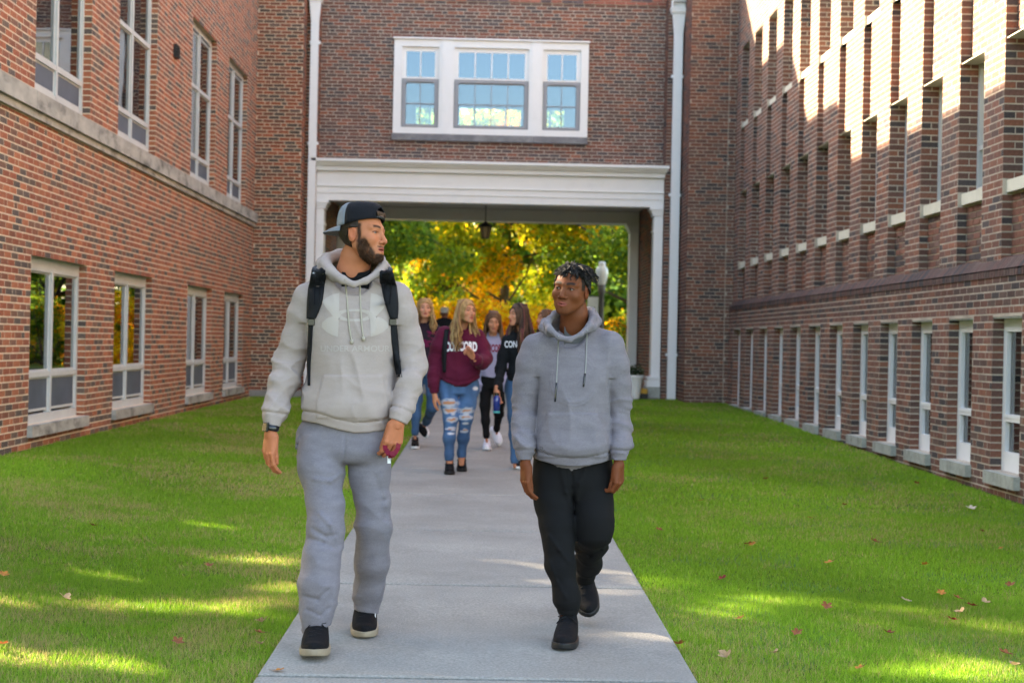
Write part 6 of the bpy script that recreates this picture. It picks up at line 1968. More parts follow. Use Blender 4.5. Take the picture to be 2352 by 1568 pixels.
# ================================================================== the younger man in grey
Y2 = 7.05
def h2(zx, zy): return (1136.6 + .3296 * zx, 585.5 + .3296 * zy)
h2l = [J(1308, 780, 6.93, .011), J(1285, 775, 6.93, .012), J(1262, 757, 6.95, .014), J(1256, 745, 6.99, .016), J(1262, 733, 7.05, .016), J(1275, 722, 7.11, .018), J(1300, 714, 7.17, .019), J(1335, 710, 7.18, .019),
       J(1358, 716, 7.14, .018), J(1362, 730, 7.07, .016), J(1354, 748, 6.99, .014), J(1334, 768, 6.95, .012)]
h2b = [J(1286, 772, 6.96, .010), J(1262, 765, 6.98, .014), J(1247, 752, 7.05, .018), J(1254, 742, 7.14, .024), J(1285, 733, 7.21, .032), J(1325, 726, 7.23, .036), J(1362, 727, 7.20, .027), J(1371, 738, 7.11, .021), J(1362, 752, 7.02, .014), J(1345, 762, 6.97, .010), None]
def ex2(p, x, y, d):
    fr = p[..., 1] < 7.07
    t = np.clip((y - 948) / 50, 0, 1); x0 = 1258 - 25 * t; x1 = 1374 + 23 * t
    w = np.clip(np.minimum.reduce([(x - x0) / 3.0, (x1 - x) / 3.0, (y - 948) / 3.0, (1052 - y) / 3.0]), 0, 1) * fr
    d = d - 0.006 * w
    # raised ring print on the chest, open at the right
    r = np.hypot((x - 1318) / 54.0, (y - 872) / 60.0); a = np.arctan2(y - 872, x - 1318)
    ring = np.exp(-((r - 1.0) / 0.035) ** 2) + np.exp(-((r - 0.88) / 0.03) ** 2)
    ring = ring * np.where(np.abs(a) < 0.45, 0.0, 1.0)
    d = d - 0.0028 * ring * fr
    d = d - 0.012 * np.exp(-((y - 1030) / 24) ** 2) * fr * np.exp(-((x - 1315) / 80) ** 2)
    for pts in (((1212, 790), (1226, 830), (1234, 880)), ((1426, 780), (1404, 830), (1394, 888))):
        for (xa, ya), (xb, yb) in zip(pts[:-1], pts[1:]):
            t = np.clip(((x - xa) * (xb - xa) + (y - ya) * (yb - ya)) / ((xb - xa) ** 2 + (yb - ya) ** 2), 0, 1)
            dd = np.hypot(x - xa - t * (xb - xa), y - ya - t * (yb - ya)); d = d + 0.0025 * np.exp(-(dd / 2.0) ** 2) * fr
    return d
def exp2(p, x, y, d):
    fr = p[..., 1] < 7.1
    d = groove(d, x, y, [(1312, 1070), (1316, 1120), (1320, 1180)], 3, .008, fr); d = groove(d, x, y, [(1290, 1080), (1300, 1130), (1318, 1170)], 5, -.006, fr); d = groove(d, x, y, [(1345, 1075), (1330, 1110), (1325, 1150)], 5, -.006, fr)
    d = groove(d, x, y, [(1260, 1230), (1285, 1262), (1308, 1290)], 5, -.008, fr); d = groove(d, x, y, [(1262, 1290), (1278, 1335), (1300, 1372)], 5, -.006, fr); d = groove(d, x, y, [(1330, 1262), (1355, 1275), (1380, 1262)], 4, .008)
    return d
a2L = [J(1230, 800, 7.10, .062), J(1219, 835, 7.10, .062), J(1213, 880, 7.11, .060), J(1208, 920, 7.12, .056), J(1204, 975, 7.08, .050), J(1203, 1015, 7.02, .043), J(1204, 1030, 7.00, .037), J(1207, 1075, 6.985, .034)]
a2R = [J(1403, 796, 7.10, .060), J(1412, 835, 7.10, .060), J(1417, 885, 7.11, .059), J(1421, 925, 7.12, .054), J(1424, 975, 7.10, .048), J(1424, 1018, 7.04, .043), J(1423, 1032, 7.02, .037), J(1421, 1080, 7.005, .034)]
def hp2(L, c, mixc):
    x = np.abs(L[:, 0]); y = L[:, 1]; z = L[:, 2]
    nn = noise3(L, 150.0) * 0.5
    line = 0.074 - 0.9 * np.clip(x - 0.045, 0, 1)
    top = np.clip((z - line - 0.004 * (nn - .25)) / 0.004, 0, 1) * (y < 0.075)
    side = np.clip((0.034 - y + 0.004 * nn) / 0.007, 0, 1) * np.clip((z + 0.004 + 0.35 * np.clip(-y, 0, .1)) / 0.010, 0, 1)
    back = np.clip((-0.035 - y) / 0.01, 0, 1) * np.clip((z + 0.060) / 0.012, 0, 1)
    w = np.clip(np.maximum.reduce([top, side, back]) * (0.75 + nn), 0, 0.97)
    w[(x > 0.071) & (y > -0.034) & (y < 0.01) & (z < 0.026)] = 0
    c = mixc(c, (0.010, 0.008, 0.007), w)
    jaw = np.clip(1 - np.abs(z + 0.1) / 0.02, 0, 1) * (y > 0.02) * 0.25
    return mixc(c, (0.06, 0.03, 0.02), jaw)
S2 = dict(
    label='younger man in heather grey hoodie and black joggers walking on the right of the path', cx=1318, Y=Y2, hs=0.985, skinmat='skin_dark',
    head=(1311, 665, 7.03, -25, -1, 6), neck=[(1320, 690, 7.09, .050), (1319, 722, 7.10, .058), (1318, 750, 7.115, .060), (1315, 785, 7.16, .062)],
    face=dict(jaw=0.98, nose=1.18, lips=1.22, slim=1.05, smile=0.5),
    skincol=dict(skin=(0.155, 0.046, 0.018), lipc=(0.24, 0.06, 0.045), browc=(0.008, 0.005, 0.004), brow_w=1.6, hair_paint=hp2, blush=-0.2),
    gaze=(-0.62, 1, 0.05), iris=(0.02, 0.011, 0.007),
    hands=[dict(side=-1, curl=(0.45, 0.5, 0.55, 0.6), thumb=(0.05, 0.20), spread=0.03, down=(-0.02, -0.05, -1), back=(-0.88, -0.45, 0), at=(1207, 1062, 6.99), s=0.98),
           dict(side=1, curl=(0.85, 0.95, 1.0, 1.0), thumb=(0.05, 0.40), spread=0.03, down=(0.05, -0.05, -1), back=(0.80, -0.58, 0), at=(1421, 1063, 7.012), s=0.98)],
    core=[[J(1314, 820, 7.15, .07), J(1316, 880, 7.14, .11), J(1316, 1000, 7.14, .10), J(1316, 1090, 7.12, .10)], [q[:3] + (q[3] * .55,) for q in a2L], [q[:3] + (q[3] * .55,) for q in a2R],
          [J(1275, 1100, 7.10, .06), J(1283, 1230, 7.03, .05), J(1303, 1390, 6.97, .035), J(1305, 1425, 6.97, .032)], [J(1360, 1100, 7.12, .06), J(1364, 1215, 7.06, .05), J(1345, 1300, 7.34, .035), J(1343, 1328, 7.42, .03)]],
    top=dict(name='hoodie', mat='grey_fleece', Y=Y2, armpit=868, h=0.0052, fold=1.0, hor=0.7, neckbase=J(1315, 770, 7.13, .08), shoulders=[J(1234, 800, 7.11, .058), J(1398, 794, 7.12, .056)],
             torso=[(768, 1316, 50, .07, 7.12), (795, 1317, 84, .10, 7.12), (840, 1318, 86, .118, 7.10), (900, 1317, 83, .128, 7.09), (960, 1315, 84, .135, 7.09), (1010, 1314, 91, .145, 7.09), (1040, 1314, 93, .145, 7.09), (1100, 1314, 92, .135, 7.09)],
             arms=[a2L, a2R], hem=[(1218, 1048), (1240, 1057), (1275, 1067), (1315, 1071), (1350, 1069), (1380, 1063), (1406, 1054)], band=20,
             cuffs=[(1207, 1056, 7.0, .04, (0.02, -0.1, -1)), (1421, 1056, 7.03, .04, (-0.02, -0.05, -1))], cufflen=0.045,
             hole=[J(1309, 762, 7.03, .074), J(1309, 735, 7.08, .096), J(1310, 700, 7.10, .085)], hood=[(h2l, 0), (h2b, 0)], extra=ex2),
    pants=dict(name='joggers', mat='black_jersey', h=0.006, fold=0.8, extra=exp2,
               pelvis=[(1035, 1316, 88, .12, 7.12), (1075, 1316, 92, .125, 7.11), (1110, 1316, 92, .12, 7.10), (1140, 1316, 84, .10, 7.10)],
               legs=[([J(1272, 1110, 7.09, .090), J(1274, 1150, 7.07, .086), J(1280, 1208, 7.03, .073), J(1284, 1250, 7.01, .064), J(1288, 1298, 6.99, .060), J(1299, 1360, 6.97, .054), J(1302, 1380, 6.97, .052), J(1305, 1394, 6.97, .036), J(1305, 1450, 6.97, .034)], (1305, 1410, 6.97, (0, 0, -1)), 0.75),
                     ([J(1356, 1110, 7.10, .090), J(1362, 1150, 7.07, .084), J(1366, 1190, 7.04, .080), J(1364, 1216, 7.04, .078), J(1358, 1250, 7.18, .062), J(1350, 1290, 7.32, .055), J(1344, 1318, 7.42, .042), J(1342, 1345, 7.47, .036)], (1343, 1331, 7.45, (-0.05, 0.6, -1)), 0.75)]))
R2 = person(S2)
bv2 = bvh_of(R2['top'])
M['tee_grey'] = None; cloth('tee_grey', (0.10, 0.098, 0.10), 0.1)
tee2 = [J(1317, 790, 7.11, .096), J(1318, 765, 7.11, .088), J(1319, 740, 7.115, .082), J(1320, 715, 7.12, .080)]
cut2 = collar_cut((1316, 752, 7.02), (1320, 716, 7.20))
sdf_obj('tee_collar', lambda p: np.maximum(chain(p, tee2, 0.02), cut2(p)), *bounds(tee2, 0.02), 0.004, M['tee_grey'], R2['root'])
cord(bv2, [(1283, 772), (1281, 820), (1278, 880), (1275, 922)], .0036, 'cord_grey', R2['root'], 6.9, tip=0.68)
cord(bv2, [(1348, 758), (1347, 800), (1345, 850), (1340, 888)], .0036, 'cord_grey', R2['root'], 6.9, tip=0.72)
# little mark on the pocket corner
def pl2(u, v): p = P(u, v, 6.93); return p.x, p.z
ring = [[(1244 + 3.2 * math.cos(a) * k, 1030 + 4.0 * math.sin(a) * k) for a, k in ((t, 1), (t + .35, 1), (t + .35, .8), (t, .8))] for t in [i * .35 for i in range(18)]]
ring += [[(1247, 1035), (1262, 1046), (1262, 1047), (1247, 1036)], [(1250, 1033), (1253, 1036), (1253, 1037), (1250, 1034)]]
decal('pocket_mark', ring, pl2, bv2, M['black_plastic'], R2['root'], y0=5.9, off=.0012)
# hair: close sides, short twists on top falling to the back right
hair_shell(R2, 'hair', 'hair', 0.007, lambda q: np.maximum.reduce([q[..., 1] - 0.078 + 0.0 * q[..., 0], 0.070 - q[..., 2] - 0.9 * np.clip(np.abs(q[..., 0]) - .045, 0, 1) + np.clip(q[..., 1] - 0.02, 0, .1) * 0.10 - np.clip(0.02 - q[..., 1], 0, .06) * 1.0]),
           colour=lambda V: np.repeat(np.array([[0.006, 0.005, 0.0045]]), len(V), 0), noise=0.010, nscale=110.0)
rs2 = np.random.default_rng(4); tw = []
for k in range(340):
    a = rs2.uniform(0, 2 * math.pi); rr_ = rs2.random() ** 0.6
    x = 0.066 * rr_ * math.cos(a); y = -0.018 + 0.085 * rr_ * math.sin(a)
    zt_ = 0.030 + 0.083 * math.sqrt(max(0.04, 1 - (x / .0735) ** 2 - ((y + .018) / .093) ** 2))
    n = np.array([x / .0735 ** 2, (y + .018) / .093 ** 2, (zt_ - .03) / .083 ** 2]); n /= np.linalg.norm(n)
    out = np.array([x, y + 0.018, 0]); out /= (np.linalg.norm(out) + 1e-6)
    L = rs2.uniform(0.016, 0.030) + (0.022 if (x > 0.025 and y < 0.02) else 0)
    p = np.array([x, y, zt_]); pts = [p]; d = n * 0.7 + out * 0.7 + rs2.normal(size=3) * 0.45
    for s_ in range(6):
        d = d / np.linalg.norm(d); p = p + d * L / 5; pts.append(p + rs2.normal(size=3) * 0.0022); d = d + np.array([0, 0, -0.34]) + out * 0.1
    r0 = rs2.uniform(0.0024, 0.0038)
    tw.append(([tuple(q) for q in pts], [r0, r0 * 1.15, r0, r0 * 1.1, r0 * .95, r0 * 0.9, r0 * 0.5], tuple(np.array((0.006, 0.005, 0.0045)) * rs2.uniform(.6, 1.8))))
locks(R2, tw, 'hair', 'hair_twists', seg=5)
# shoes
shoe(R2['root'], ongr(1308, 1450, 7.03, 0.004), ongr(1294, 1488, 6.80, 0.002), (0, 0, 1), ('shoe_black', 'black_knit'), L=0.285, W=0.108, sole_col='sole_black', sole_h=0.030, collar=0.075)
bh_ = P(1341, 1330, 7.55); bt_ = P(1356, 1425, 7.30); dv_ = (bt_ - bh_).normalized()
shoe(R2['root'], bh_ + Vector((0, .02, 0)), bh_ + dv_ * .28 + Vector((0, .02, 0)), (0, -1, -0.12), ('shoe_black', 'black_knit'), L=0.285, W=0.108, sole_col='sole_black', sole_h=0.028, collar=0.05)
M['print_grey'] = make_mat('print_grey', (0.09, 0.09, 0.09), 0.5)
def sw2(a, b, c, w):
    m = MB(); pts = [Vector(a).lerp(Vector(b), t).lerp(Vector(b).lerp(Vector(c), t), t) for t in [i / 8 for i in range(9)]]
    m.tube(pts, [w * (0.25 + math.sin(math.pi * min(1, (i + .3) / 5) * .5) * (1 - i / 8.2)) for i in range(9)], 5); m.build('shoe_mark', M['print_grey'], R2['root'], cols=False)
sw2(P(1282, 1466, 6.79), P(1285, 1470, 6.78), P(1303, 1463, 6.79), .0035)
# ================================================================== the group behind
def px_line(c, *pts): return c
FAIR = dict(skin=(0.54, 0.235, 0.14), lipc=(0.38, 0.085, 0.07), browc=(0.05, 0.028, 0.018), brow_w=1.3, blush=0.25)
def zc(zx, zy): return (890 + .3112 * zx, 631.6 + .3112 * zy)
def leg(Y, *q):      # (x, y, half width px, dY)
    return [J(x, y, Y + dy, hw * (Y + dy) / FPX) for x, y, hw, dy in q]
arm = leg
HAIR_BLOND = [(0.42, 0.24, 0.10), (0.30, 0.155, 0.06), (0.50, 0.31, 0.14), (0.20, 0.10, 0.045), (0.36, 0.20, 0.085)]
HAIR_BROWN = [(0.10, 0.045, 0.022), (0.07, 0.032, 0.018), (0.15, 0.07, 0.035), (0.20, 0.10, 0.05)]
HAIR_DARK = [(0.045, 0.022, 0.016), (0.03, 0.016, 0.012), (0.08, 0.038, 0.024), (0.12, 0.035, 0.035), (0.16, 0.08, 0.045)]
face_hole = lambda q: -ell(q, (0, 0.115, -0.032), (0.076, 0.100, 0.106))
def girl_hair(R, pal, seed, **kw):
    c0 = np.array(pal[0]) * 0.55 + np.array(pal[-1]) * 0.3
    hair_shell(R, 'hair', 'hair', 0.010, lambda q: np.maximum(face_hole(q), -0.105 - q[..., 2]), h=0.006,
               colour=lambda V: np.repeat(c0[None], len(V), 0) * (0.7 + 0.6 * noise3(V, 90., 90., 12.))[:, None], noise=0.006)
    locks(R, long_hair(R, pal, np.random.default_rng(seed), **kw), 'hair', 'hair_locks', seg=6)
# --- girl in the maroon sweatshirt
Yg = 14.6
def jeans2(V):
    x, y = pxy(V)
    n = noise3(V, 25.0, 25., 9.); c = np.array([0.050, 0.105, 0.215]) * (0.7 + 0.6 * n)[:, None]
    c = c * (1 + 0.5 * np.exp(-((y - 930) / 45) ** 2)[:, None])
    # worn openings: skin showing between pale threads
    for cx, cy, hw, hh in ((1031, 925, 17, 4), (1035, 942, 15, 4.5), (1037, 962, 11, 3), (1035, 985, 9, 1), (1072, 943, 12, 3.6), (1070, 957, 11, 3.4), (1068, 989, 7, 1.4)):
        r = np.hypot((x - cx) / hw, (y - cy + 7.0 * (noise3(V, 30.0) - .5)) / hh)
        pale = np.clip((1.45 - np.hypot((x - cx + 8 * (noise3(V, 45.) - .5)) / (hw * .98), (y - cy + 8 * (noise3(V, 35., 35., 90.) - .5)) / (hh + 2.2))) * 4, 0, 1); c = c * (1 - pale[:, None]) + np.array([0.42, 0.43, 0.50]) * pale[:, None]
        s = np.clip((1 - r) * 4, 0, 1); c = c * (1 - s[:, None]) + np.array([0.50, 0.22, 0.11]) * s[:, None]
    for cx, cy, hw, hh in ((1092, 892, 7, 5), (1036, 995, 10, 3), (1069, 972, 9, 3)):
        s = np.clip((1 - np.hypot((x - cx) / hw, (y - cy) / hh)) * 3, 0, .9); c = c * (1 - s[:, None]) + np.array([0.62, 0.60, 0.64]) * s[:, None]
    return c
gaL = arm(Yg, (1020, 765, 16, .02), (1008, 795, 17, .02), (1001, 825, 17, .05), (998, 855, 15, 0), (997, 880, 12, -.05), (997, 893, 9, -.06), (997, 910, 8, -.07))
gaR = arm(Yg, (1097, 770, 15, .02), (1106, 795, 17, .02), (1113, 822, 17, -.02), (1106, 833, 15, -.12), (1094, 827, 12, -.24), (1088, 821, 8, -.28), (1080, 812, 7, -.31))
SG = dict(label='girl with long wavy light hair in maroon lettered sweatshirt and ripped jeans', cx=1050, Y=Yg, hs=0.96, hq=0.0045, hh=0.004, group='young women walking behind the two men',
    head=(1071, 715, 14.55, 38, 3, 3), neck=[(1066, 730, 14.62, .046), (1062, 745, 14.64, .050), (1058, 762, 14.66, .06)],
    face=dict(fem=1, jaw=0.85, nose=0.9, slim=0.95, smile=1.2, open_mouth=0.0012), skincol=FAIR, gaze=(0.3, 1, 0), iris=(0.08, 0.05, 0.03),
    hands=[dict(side=-1, curl=(0.3, 0.35, 0.4, 0.5), down=(0.02, -0.05, -1), back=(-0.9, -0.4, 0), at=(997.5, 903, 14.53), s=0.9), dict(side=-1, curl=(0.5, 0.9, 1.0, 1.0), thumb=(0.5, 0.5), down=(-0.55, -0.35, 0.75), back=(0.3, 0.9, 0.3), at=(1086, 820, 14.30), s=0.9)],
    core=[[J(1058, 765, 14.66, .06), J(1058, 820, 14.66, .10), J(1055, 880, 14.66, .10)], [q[:3] + (q[3] * .5,) for q in gaL], [q[:3] + (q[3] * .5,) for q in gaR], leg(Yg, (1030, 890, 14, 0), (1034, 958, 9, 0), (1032, 1050, 7, -.04), (1033, 1072, 6.5, -.04)), leg(Yg, (1078, 890, 14, 0), (1070, 958, 9, 0), (1060, 1045, 7, .15), (1060, 1064, 6.5, .15))],
    top=dict(name='sweatshirt', mat='maroon', Y=Yg, armpit=805, h=0.010, fold=1.0, neckbase=J(1060, 762, 14.66, .075), shoulders=[J(1024, 770, 14.64, .06), J(1094, 772, 14.64, .06)],
        torso=[(756, 1060, 24, .07, 14.64), (772, 1059, 40, .10, 14.64), (800, 1058, 44, .125, 14.62), (835, 1056, 45, .13, 14.62), (862, 1055, 48, .15, 14.62), (880, 1055, 46, .15, 14.62), (900, 1055, 44, .14, 14.62)],
        arms=[gaL, gaR], hem=[(1008, 868), (1025, 878), (1050, 886), (1075, 882), (1103, 868)], band=9, cuffs=[(997, 904, 14.54, .04, (0, 0, -1)), (1087, 820, 14.31, .04, (-.6, -.4, .6))], cufflen=0.05, hole=[J(1063, 748, 14.60, .05), J(1065, 735, 14.6, .055)]),
    pants=dict(name='jeans', mat='denim', h=0.009, fold=0.45, colour=jeans2, pelvis=[(858, 1054, 40, .12, 14.64), (885, 1053, 48, .13, 14.64), (905, 1053, 47, .12, 14.64)],
        legs=[(leg(Yg, (1030, 900, 23, .02), (1033, 930, 19.5, 0), (1035, 958, 16.5, -.02), (1032, 1005, 13, -.04), (1032, 1045, 9.5, -.04), (1032, 1070, 9, -.04)), (1032, 1057, 14.56, (0, 0, -1)), 0.5), (leg(Yg, (1077, 900, 22, .02), (1074, 930, 18, 0), (1071, 958, 15, 0), (1064, 1005, 12.5, .1), (1060, 1040, 9, .15), (1060, 1060, 8.5, .15)), (1060, 1050, 14.75, (0, 0, -1)), 0.5)]))
RG = person(SG)
girl_hair(RG, HAIR_BLOND, 3, length=0.36, wave=0.022, n=150, front=0.9, rad=0.010)
shoe(RG['root'], ongr(1032, 1075, 14.66), ongr(1033, 1088, 14.42), (0, 0, 1), ('shoe_black', 'nylon'), L=0.25, W=0.095, sole_col='sole_black')
shoe(RG['root'], ongr(1060, 1070, 14.98, .02), ongr(1061, 1080, 14.75), (0, 0, 1), ('shoe_black', 'nylon'), L=0.25, W=0.095, sole_col='sole_black')
def lettering(R, txt, cx, cy, w, h, Y, mat, arc=0.0, bold=0.03, name='chest_lettering'):
    tp = text_polys(txt, 1.0, bold); xs_ = [q[0] for t in tp for q in t]; w_ = max(xs_) - min(xs_)
    def pl(u, v): p = P(u, v, Y); return p.x, p.z
    decal(name, [[(cx + q[0] / w_ * w, cy + h / 2 - q[1] / .73 * h - arc * (1 - (2 * q[0] / w_) ** 2)) for q in t] for t in tp], pl, bvh_of(R['top']), M[mat], R['root'], y0=Y - 1.2, off=.003, maxe=.03)
lettering(RG, 'CONCORD', 1059, 796, 74, 21, Yg - .1, 'print_white', arc=2.0, bold=0.05)
bpg = empty('backpack', P(1040, 800, 14.85), 'black backpack of the girl in maroon, strap over her shoulder', 'backpack')
bcg = np.array(P(1052, 808, 14.86), np.float32)
def bagg(p):
    q = np.abs(p - bcg) - A(0.13, 0.07, 0.20) + 0.05
    return np.linalg.norm(np.maximum(q, 0), axis=-1) + np.minimum(q.max(-1), 0) - 0.05
sdf_obj('bag', bagg, bcg - 0.28, bcg + 0.28, 0.014, M['nylon'], bpg)
strap('padded_strap', bvh_of(RG['top']), [(1026, 757, 5), (1023, 785, 5.5), (1021, 815, 5), (1021, 855, 3)], 0.014, 'nylon', bpg, 14.4)

def simple_girl(lab, Y, cx, head, pal, seed, top_mat, pant_mat, ytop, hem, ped, armsL=None, armsR=None, hands=(), legs=None, pantcol=None, topcol=None, hk={}, face={}, skin=FAIR, gaze=(0, 1, 0), sw=30, eyes=True):
    hx, hy = head[0], head[1]; k = 240.0 / (FPX / Y); k = 1.0 / k          # scale relative to 240 px per metre
    sh = hy + 46 * k; nb_ = J((hx + cx) / 2, sh - 2, Y + .05, .07)
    aL = armsL or arm(Y, (cx - sw * k, sh + 9 * k, 13 * k, .04), (cx - (sw + 6) * k, sh + 45 * k, 12 * k, .05), (cx - (sw + 8) * k, sh + 75 * k, 10.5 * k, .05), (cx - (sw + 6) * k, sh + 120 * k, 8 * k, 0), (cx - (sw + 6) * k, sh + 135 * k, 6.5 * k, 0))
    aR = armsR or arm(Y, (cx + sw * k, sh + 9 * k, 13 * k, .04), (cx + (sw + 6) * k, sh + 45 * k, 12 * k, .05), (cx + (sw + 8) * k, sh + 75 * k, 10.5 * k, .05), (cx + (sw + 6) * k, sh + 120 * k, 8 * k, 0), (cx + (sw + 6) * k, sh + 135 * k, 6.5 * k, 0))
    T = [(sh - 6 * k, cx, 20 * k, .07, Y + .04), (sh + 6 * k, cx, (sw + 4) * k, .09, Y + .04), (sh + 35 * k, cx, (sw + 3) * k, .115, Y + .03), (sh + 70 * k, cx, (sw + 1) * k, .115, Y + .03), (hem - 14 * k, cx, (sw + 5) * k, .13, Y + .03), (hem + 12 * k, cx, (sw + 4) * k, .125, Y + .03)]
    hp = hem + 4 * k
    lg = legs or [leg(Y, (cx - 17 * k, hp + 15 * k, 19 * k, .03), (cx - 16 * k, hp + 75 * k, 13.5 * k, 0), (cx - 15 * k, hp + 120 * k, 11.5 * k, 0), (cx - 14 * k, ped - 18 * k, 8 * k, 0), (cx - 14 * k, ped, 7.5 * k, 0)),
                  leg(Y, (cx + 17 * k, hp + 15 * k, 19 * k, .03), (cx + 16 * k, hp + 75 * k, 13.5 * k, .06), (cx + 15 * k, hp + 120 * k, 11.5 * k, .12), (cx + 14 * k, ped - 18 * k, 8 * k, .2), (cx + 14 * k, ped, 7.5 * k, .2))]
    def last(l, up=12):
        a = Vector(l[-2][:3]); b = Vector(l[-1][:3]); c = a.lerp(b, 0.55); d = (b - a).normalized(); pr = proj(c); return (pr[0], pr[1], c.y, tuple(d))
    S = dict(label=lab, cx=cx, Y=Y, hs=0.95, hq=0.0050, hh=0.0045, head=head, neck=[(hx - 0 * k + (cx - hx) * .3, hy + 17 * k, Y + .04, .046), ((hx + cx) / 2, hy + 32 * k, Y + .06, .050), (cx, sh, Y + .07, .055)],
             face=dict(dict(fem=1, jaw=0.86, nose=0.9, slim=0.94), **face), skincol=skin, gaze=gaze, iris=(0.06, 0.05, 0.04), hands=list(hands), eyes=eyes, group='young women walking behind the two men',
             core=[[J(cx, sh, Y + .07, .055), J(cx, hem, Y + .06, .09)], [q[:3] + (q[3] * .5,) for q in aL], [q[:3] + (q[3] * .5,) for q in aR], [q[:3] + (q[3] * .55,) for q in lg[0]], [q[:3] + (q[3] * .55,) for q in lg[1]]],
             top=dict(name='sweatshirt', mat=top_mat, Y=Y, armpit=sh + 38 * k, h=0.012, fold=0.9, neckbase=nb_, shoulders=[J(cx - (sw - 3) * k, sh + 8 * k, Y + .05, .055), J(cx + (sw - 3) * k, sh + 8 * k, Y + .05, .055)],
                      torso=T, arms=[aL, aR], hem=[(cx - (sw + 8) * k, hem - 4 * k), (cx, hem + 2 * k), (cx + (sw + 8) * k, hem - 4 * k)], band=8 * k, cuffs=[], hole=[J(hx * .4 + cx * .6, sh - 10 * k, Y + .0, .05), J(hx, hy + 28 * k, Y, .05)], colour=topcol),
             pants=dict(name='trousers', mat=pant_mat, h=0.011, fold=0.4, colour=pantcol, pelvis=[(hem - 18 * k, cx, 30 * k, .10, Y + .05), (hem + 10 * k, cx, 37 * k, .12, Y + .05), (hem + 32 * k, cx, 36 * k, .11, Y + .05)],
                        legs=[(lg[0], last(lg[0]), .4), (lg[1], last(lg[1]), .4)]))
    R = person(S)
    girl_hair(R, pal, seed, **hk)
    return R
def plain_jeans(V):
    return np.array([0.045, 0.10, 0.20]) * (0.65 + 0.7 * noise3(V, 14., 14., 5.))[:, None]
# --- girl at the left, partly behind the tall man
def w1col(V):
    x, y = pxy(V); c = np.repeat(np.array([[0.020, 0.012, 0.020]]), len(V), 0)
    m = ((y < 796) & (y > 752) & (noise3(V + V[:, 2:3] * np.array([1.2, 0, 0]), 22., 22., 30.) > 0.52) & (V[:, 1] < 17.45)); c[m] = (0.13, 0.010, 0.05)
    return c
RW1 = simple_girl('smiling girl with curled blonde hair in dark top at the left of the group', 17.4, 972, (976, 708, 17.36, 6, 2, 0), HAIR_BLOND, 5, 'printed', 'denim', 682, 838, 1015,
    legs=[leg(17.4, (958, 858, 17, .03), (957, 915, 13, 0), (955, 955, 11, -.03), (953.5, 990, 7, -.05), (953, 1008, 6.5, -.05)), leg(17.4, (988, 858, 17, .03), (994, 905, 14, 0), (993, 935, 12.5, .03), (981, 965, 9, .35), (974, 980, 7.5, .45))],
    pantcol=plain_jeans, topcol=w1col, hk=dict(length=0.27, wave=0.02, n=110, front=0.9, rad=0.010), face=dict(smile=1.2, open_mouth=0.002), skin=dict(FAIR, skin=(0.58, 0.27, 0.175)))
shoe(RW1['root'], ongr(953, 1016, 17.45), ongr(953.8, 1024, 17.2), (0, 0, 1), ('shoe_black', 'nylon'), L=0.25, W=0.09, sole_col='sole_white')
b0 = P(972, 979, 17.95); b1 = P(986, 1006, 17.72); shoe(RW1['root'], b0, b1, (-.3, -1, -.1), ('shoe_black', 'nylon'), L=0.25, W=0.09, sole_col='sole_white')
# --- girl in the lilac grey sweatshirt
RW3 = simple_girl('girl with straight brown hair in lilac grey sweatshirt and black leggings, looking down', 17.3, 1131, (1133.5, 738, 17.25, 4, -14, 0), HAIR_BROWN, 6, 'lilac_grey', 'black_jersey', 714, 866, 1024, sw=26,
    legs=[leg(17.3, (1117, 884, 15, .03), (1114, 930, 11.5, 0), (1115, 965, 9.5, -.03), (1117, 998, 6.5, -.05), (1118, 1014, 6, -.05)), leg(17.3, (1144, 884, 15, .03), (1147, 925, 11.5, 0), (1146, 950, 10, .05), (1141, 982, 6.5, .35), (1141, 995, 6, .4))],
    hk=dict(length=0.36, wave=0.003, n=120, front=0.95, rad=0.008), gaze=(0, 1, -.6))
lettering(RW3, 'CONCORD', 1131, 799, 58, 17, 17.15, 'print_maroon', bold=.05)
shoe(RW3['root'], ongr(1118, 1025, 17.45), ongr(1118.8, 1034, 17.2), (0, 0, 1), ('canvas_white', 'canvas_white'), L=0.25, W=0.092, sole_col='sole_white', laces=False)
b0 = P(1140, 991, 17.9); b1 = P(1149, 1021, 17.72); shoe(RW3['root'], b0, b1, (-.2, -1, -.1), ('canvas_white', 'canvas_white'), L=0.25, W=0.092, sole_col='sole_white', laces=False)
# --- dark haired girl with the bottle
a4 = arm(15.05, (1166, 784, 13, .02), (1156, 815, 12.5, .02), (1151, 845, 11.5, 0), (1146, 872, 9.5, -.1), (1142, 888, 8, -.16), (1141, 894, 7, -.18))
RW4 = simple_girl('dark haired girl in black lettered sweatshirt, facing left beside the man in grey', 15.05, 1196, (1190, 723, 15.0, -62, 2, -2), HAIR_DARK, 7, 'black_knit', 'denim', 697, 876, 1072,
    armsL=a4, hands=[dict(side=-1, curl=(0.75, 0.8, 0.85, 0.85), thumb=(0.1, 0.6), down=(0.0, -0.05, -1), back=(-0.75, -0.66, 0), at=(1140, 896, 14.86), s=0.9)],
    pantcol=plain_jeans, hk=dict(length=0.40, wave=0.012, n=150, front=0.95, rad=0.010), face=dict(smile=1.3, open_mouth=0.003), sw=29, gaze=(-.1, 1, 0))
lettering(RW4, 'CONCORD', 1192, 790, 66, 15, 14.9, 'print_white', bold=.03)
shoe(RW4['root'], ongr(1190, 1070, 15.3), ongr(1187, 1080, 15.02), (0, 0, 1), ('nylon', 'sole_white'), L=0.25, W=0.092, sole_col='sole_white')
shoe(RW4['root'], ongr(1204, 1066, 15.6), ongr(1202, 1074, 15.3), (0, 0, 1), ('nylon', 'sole_white'), L=0.25, W=0.092, sole_col='sole_white')
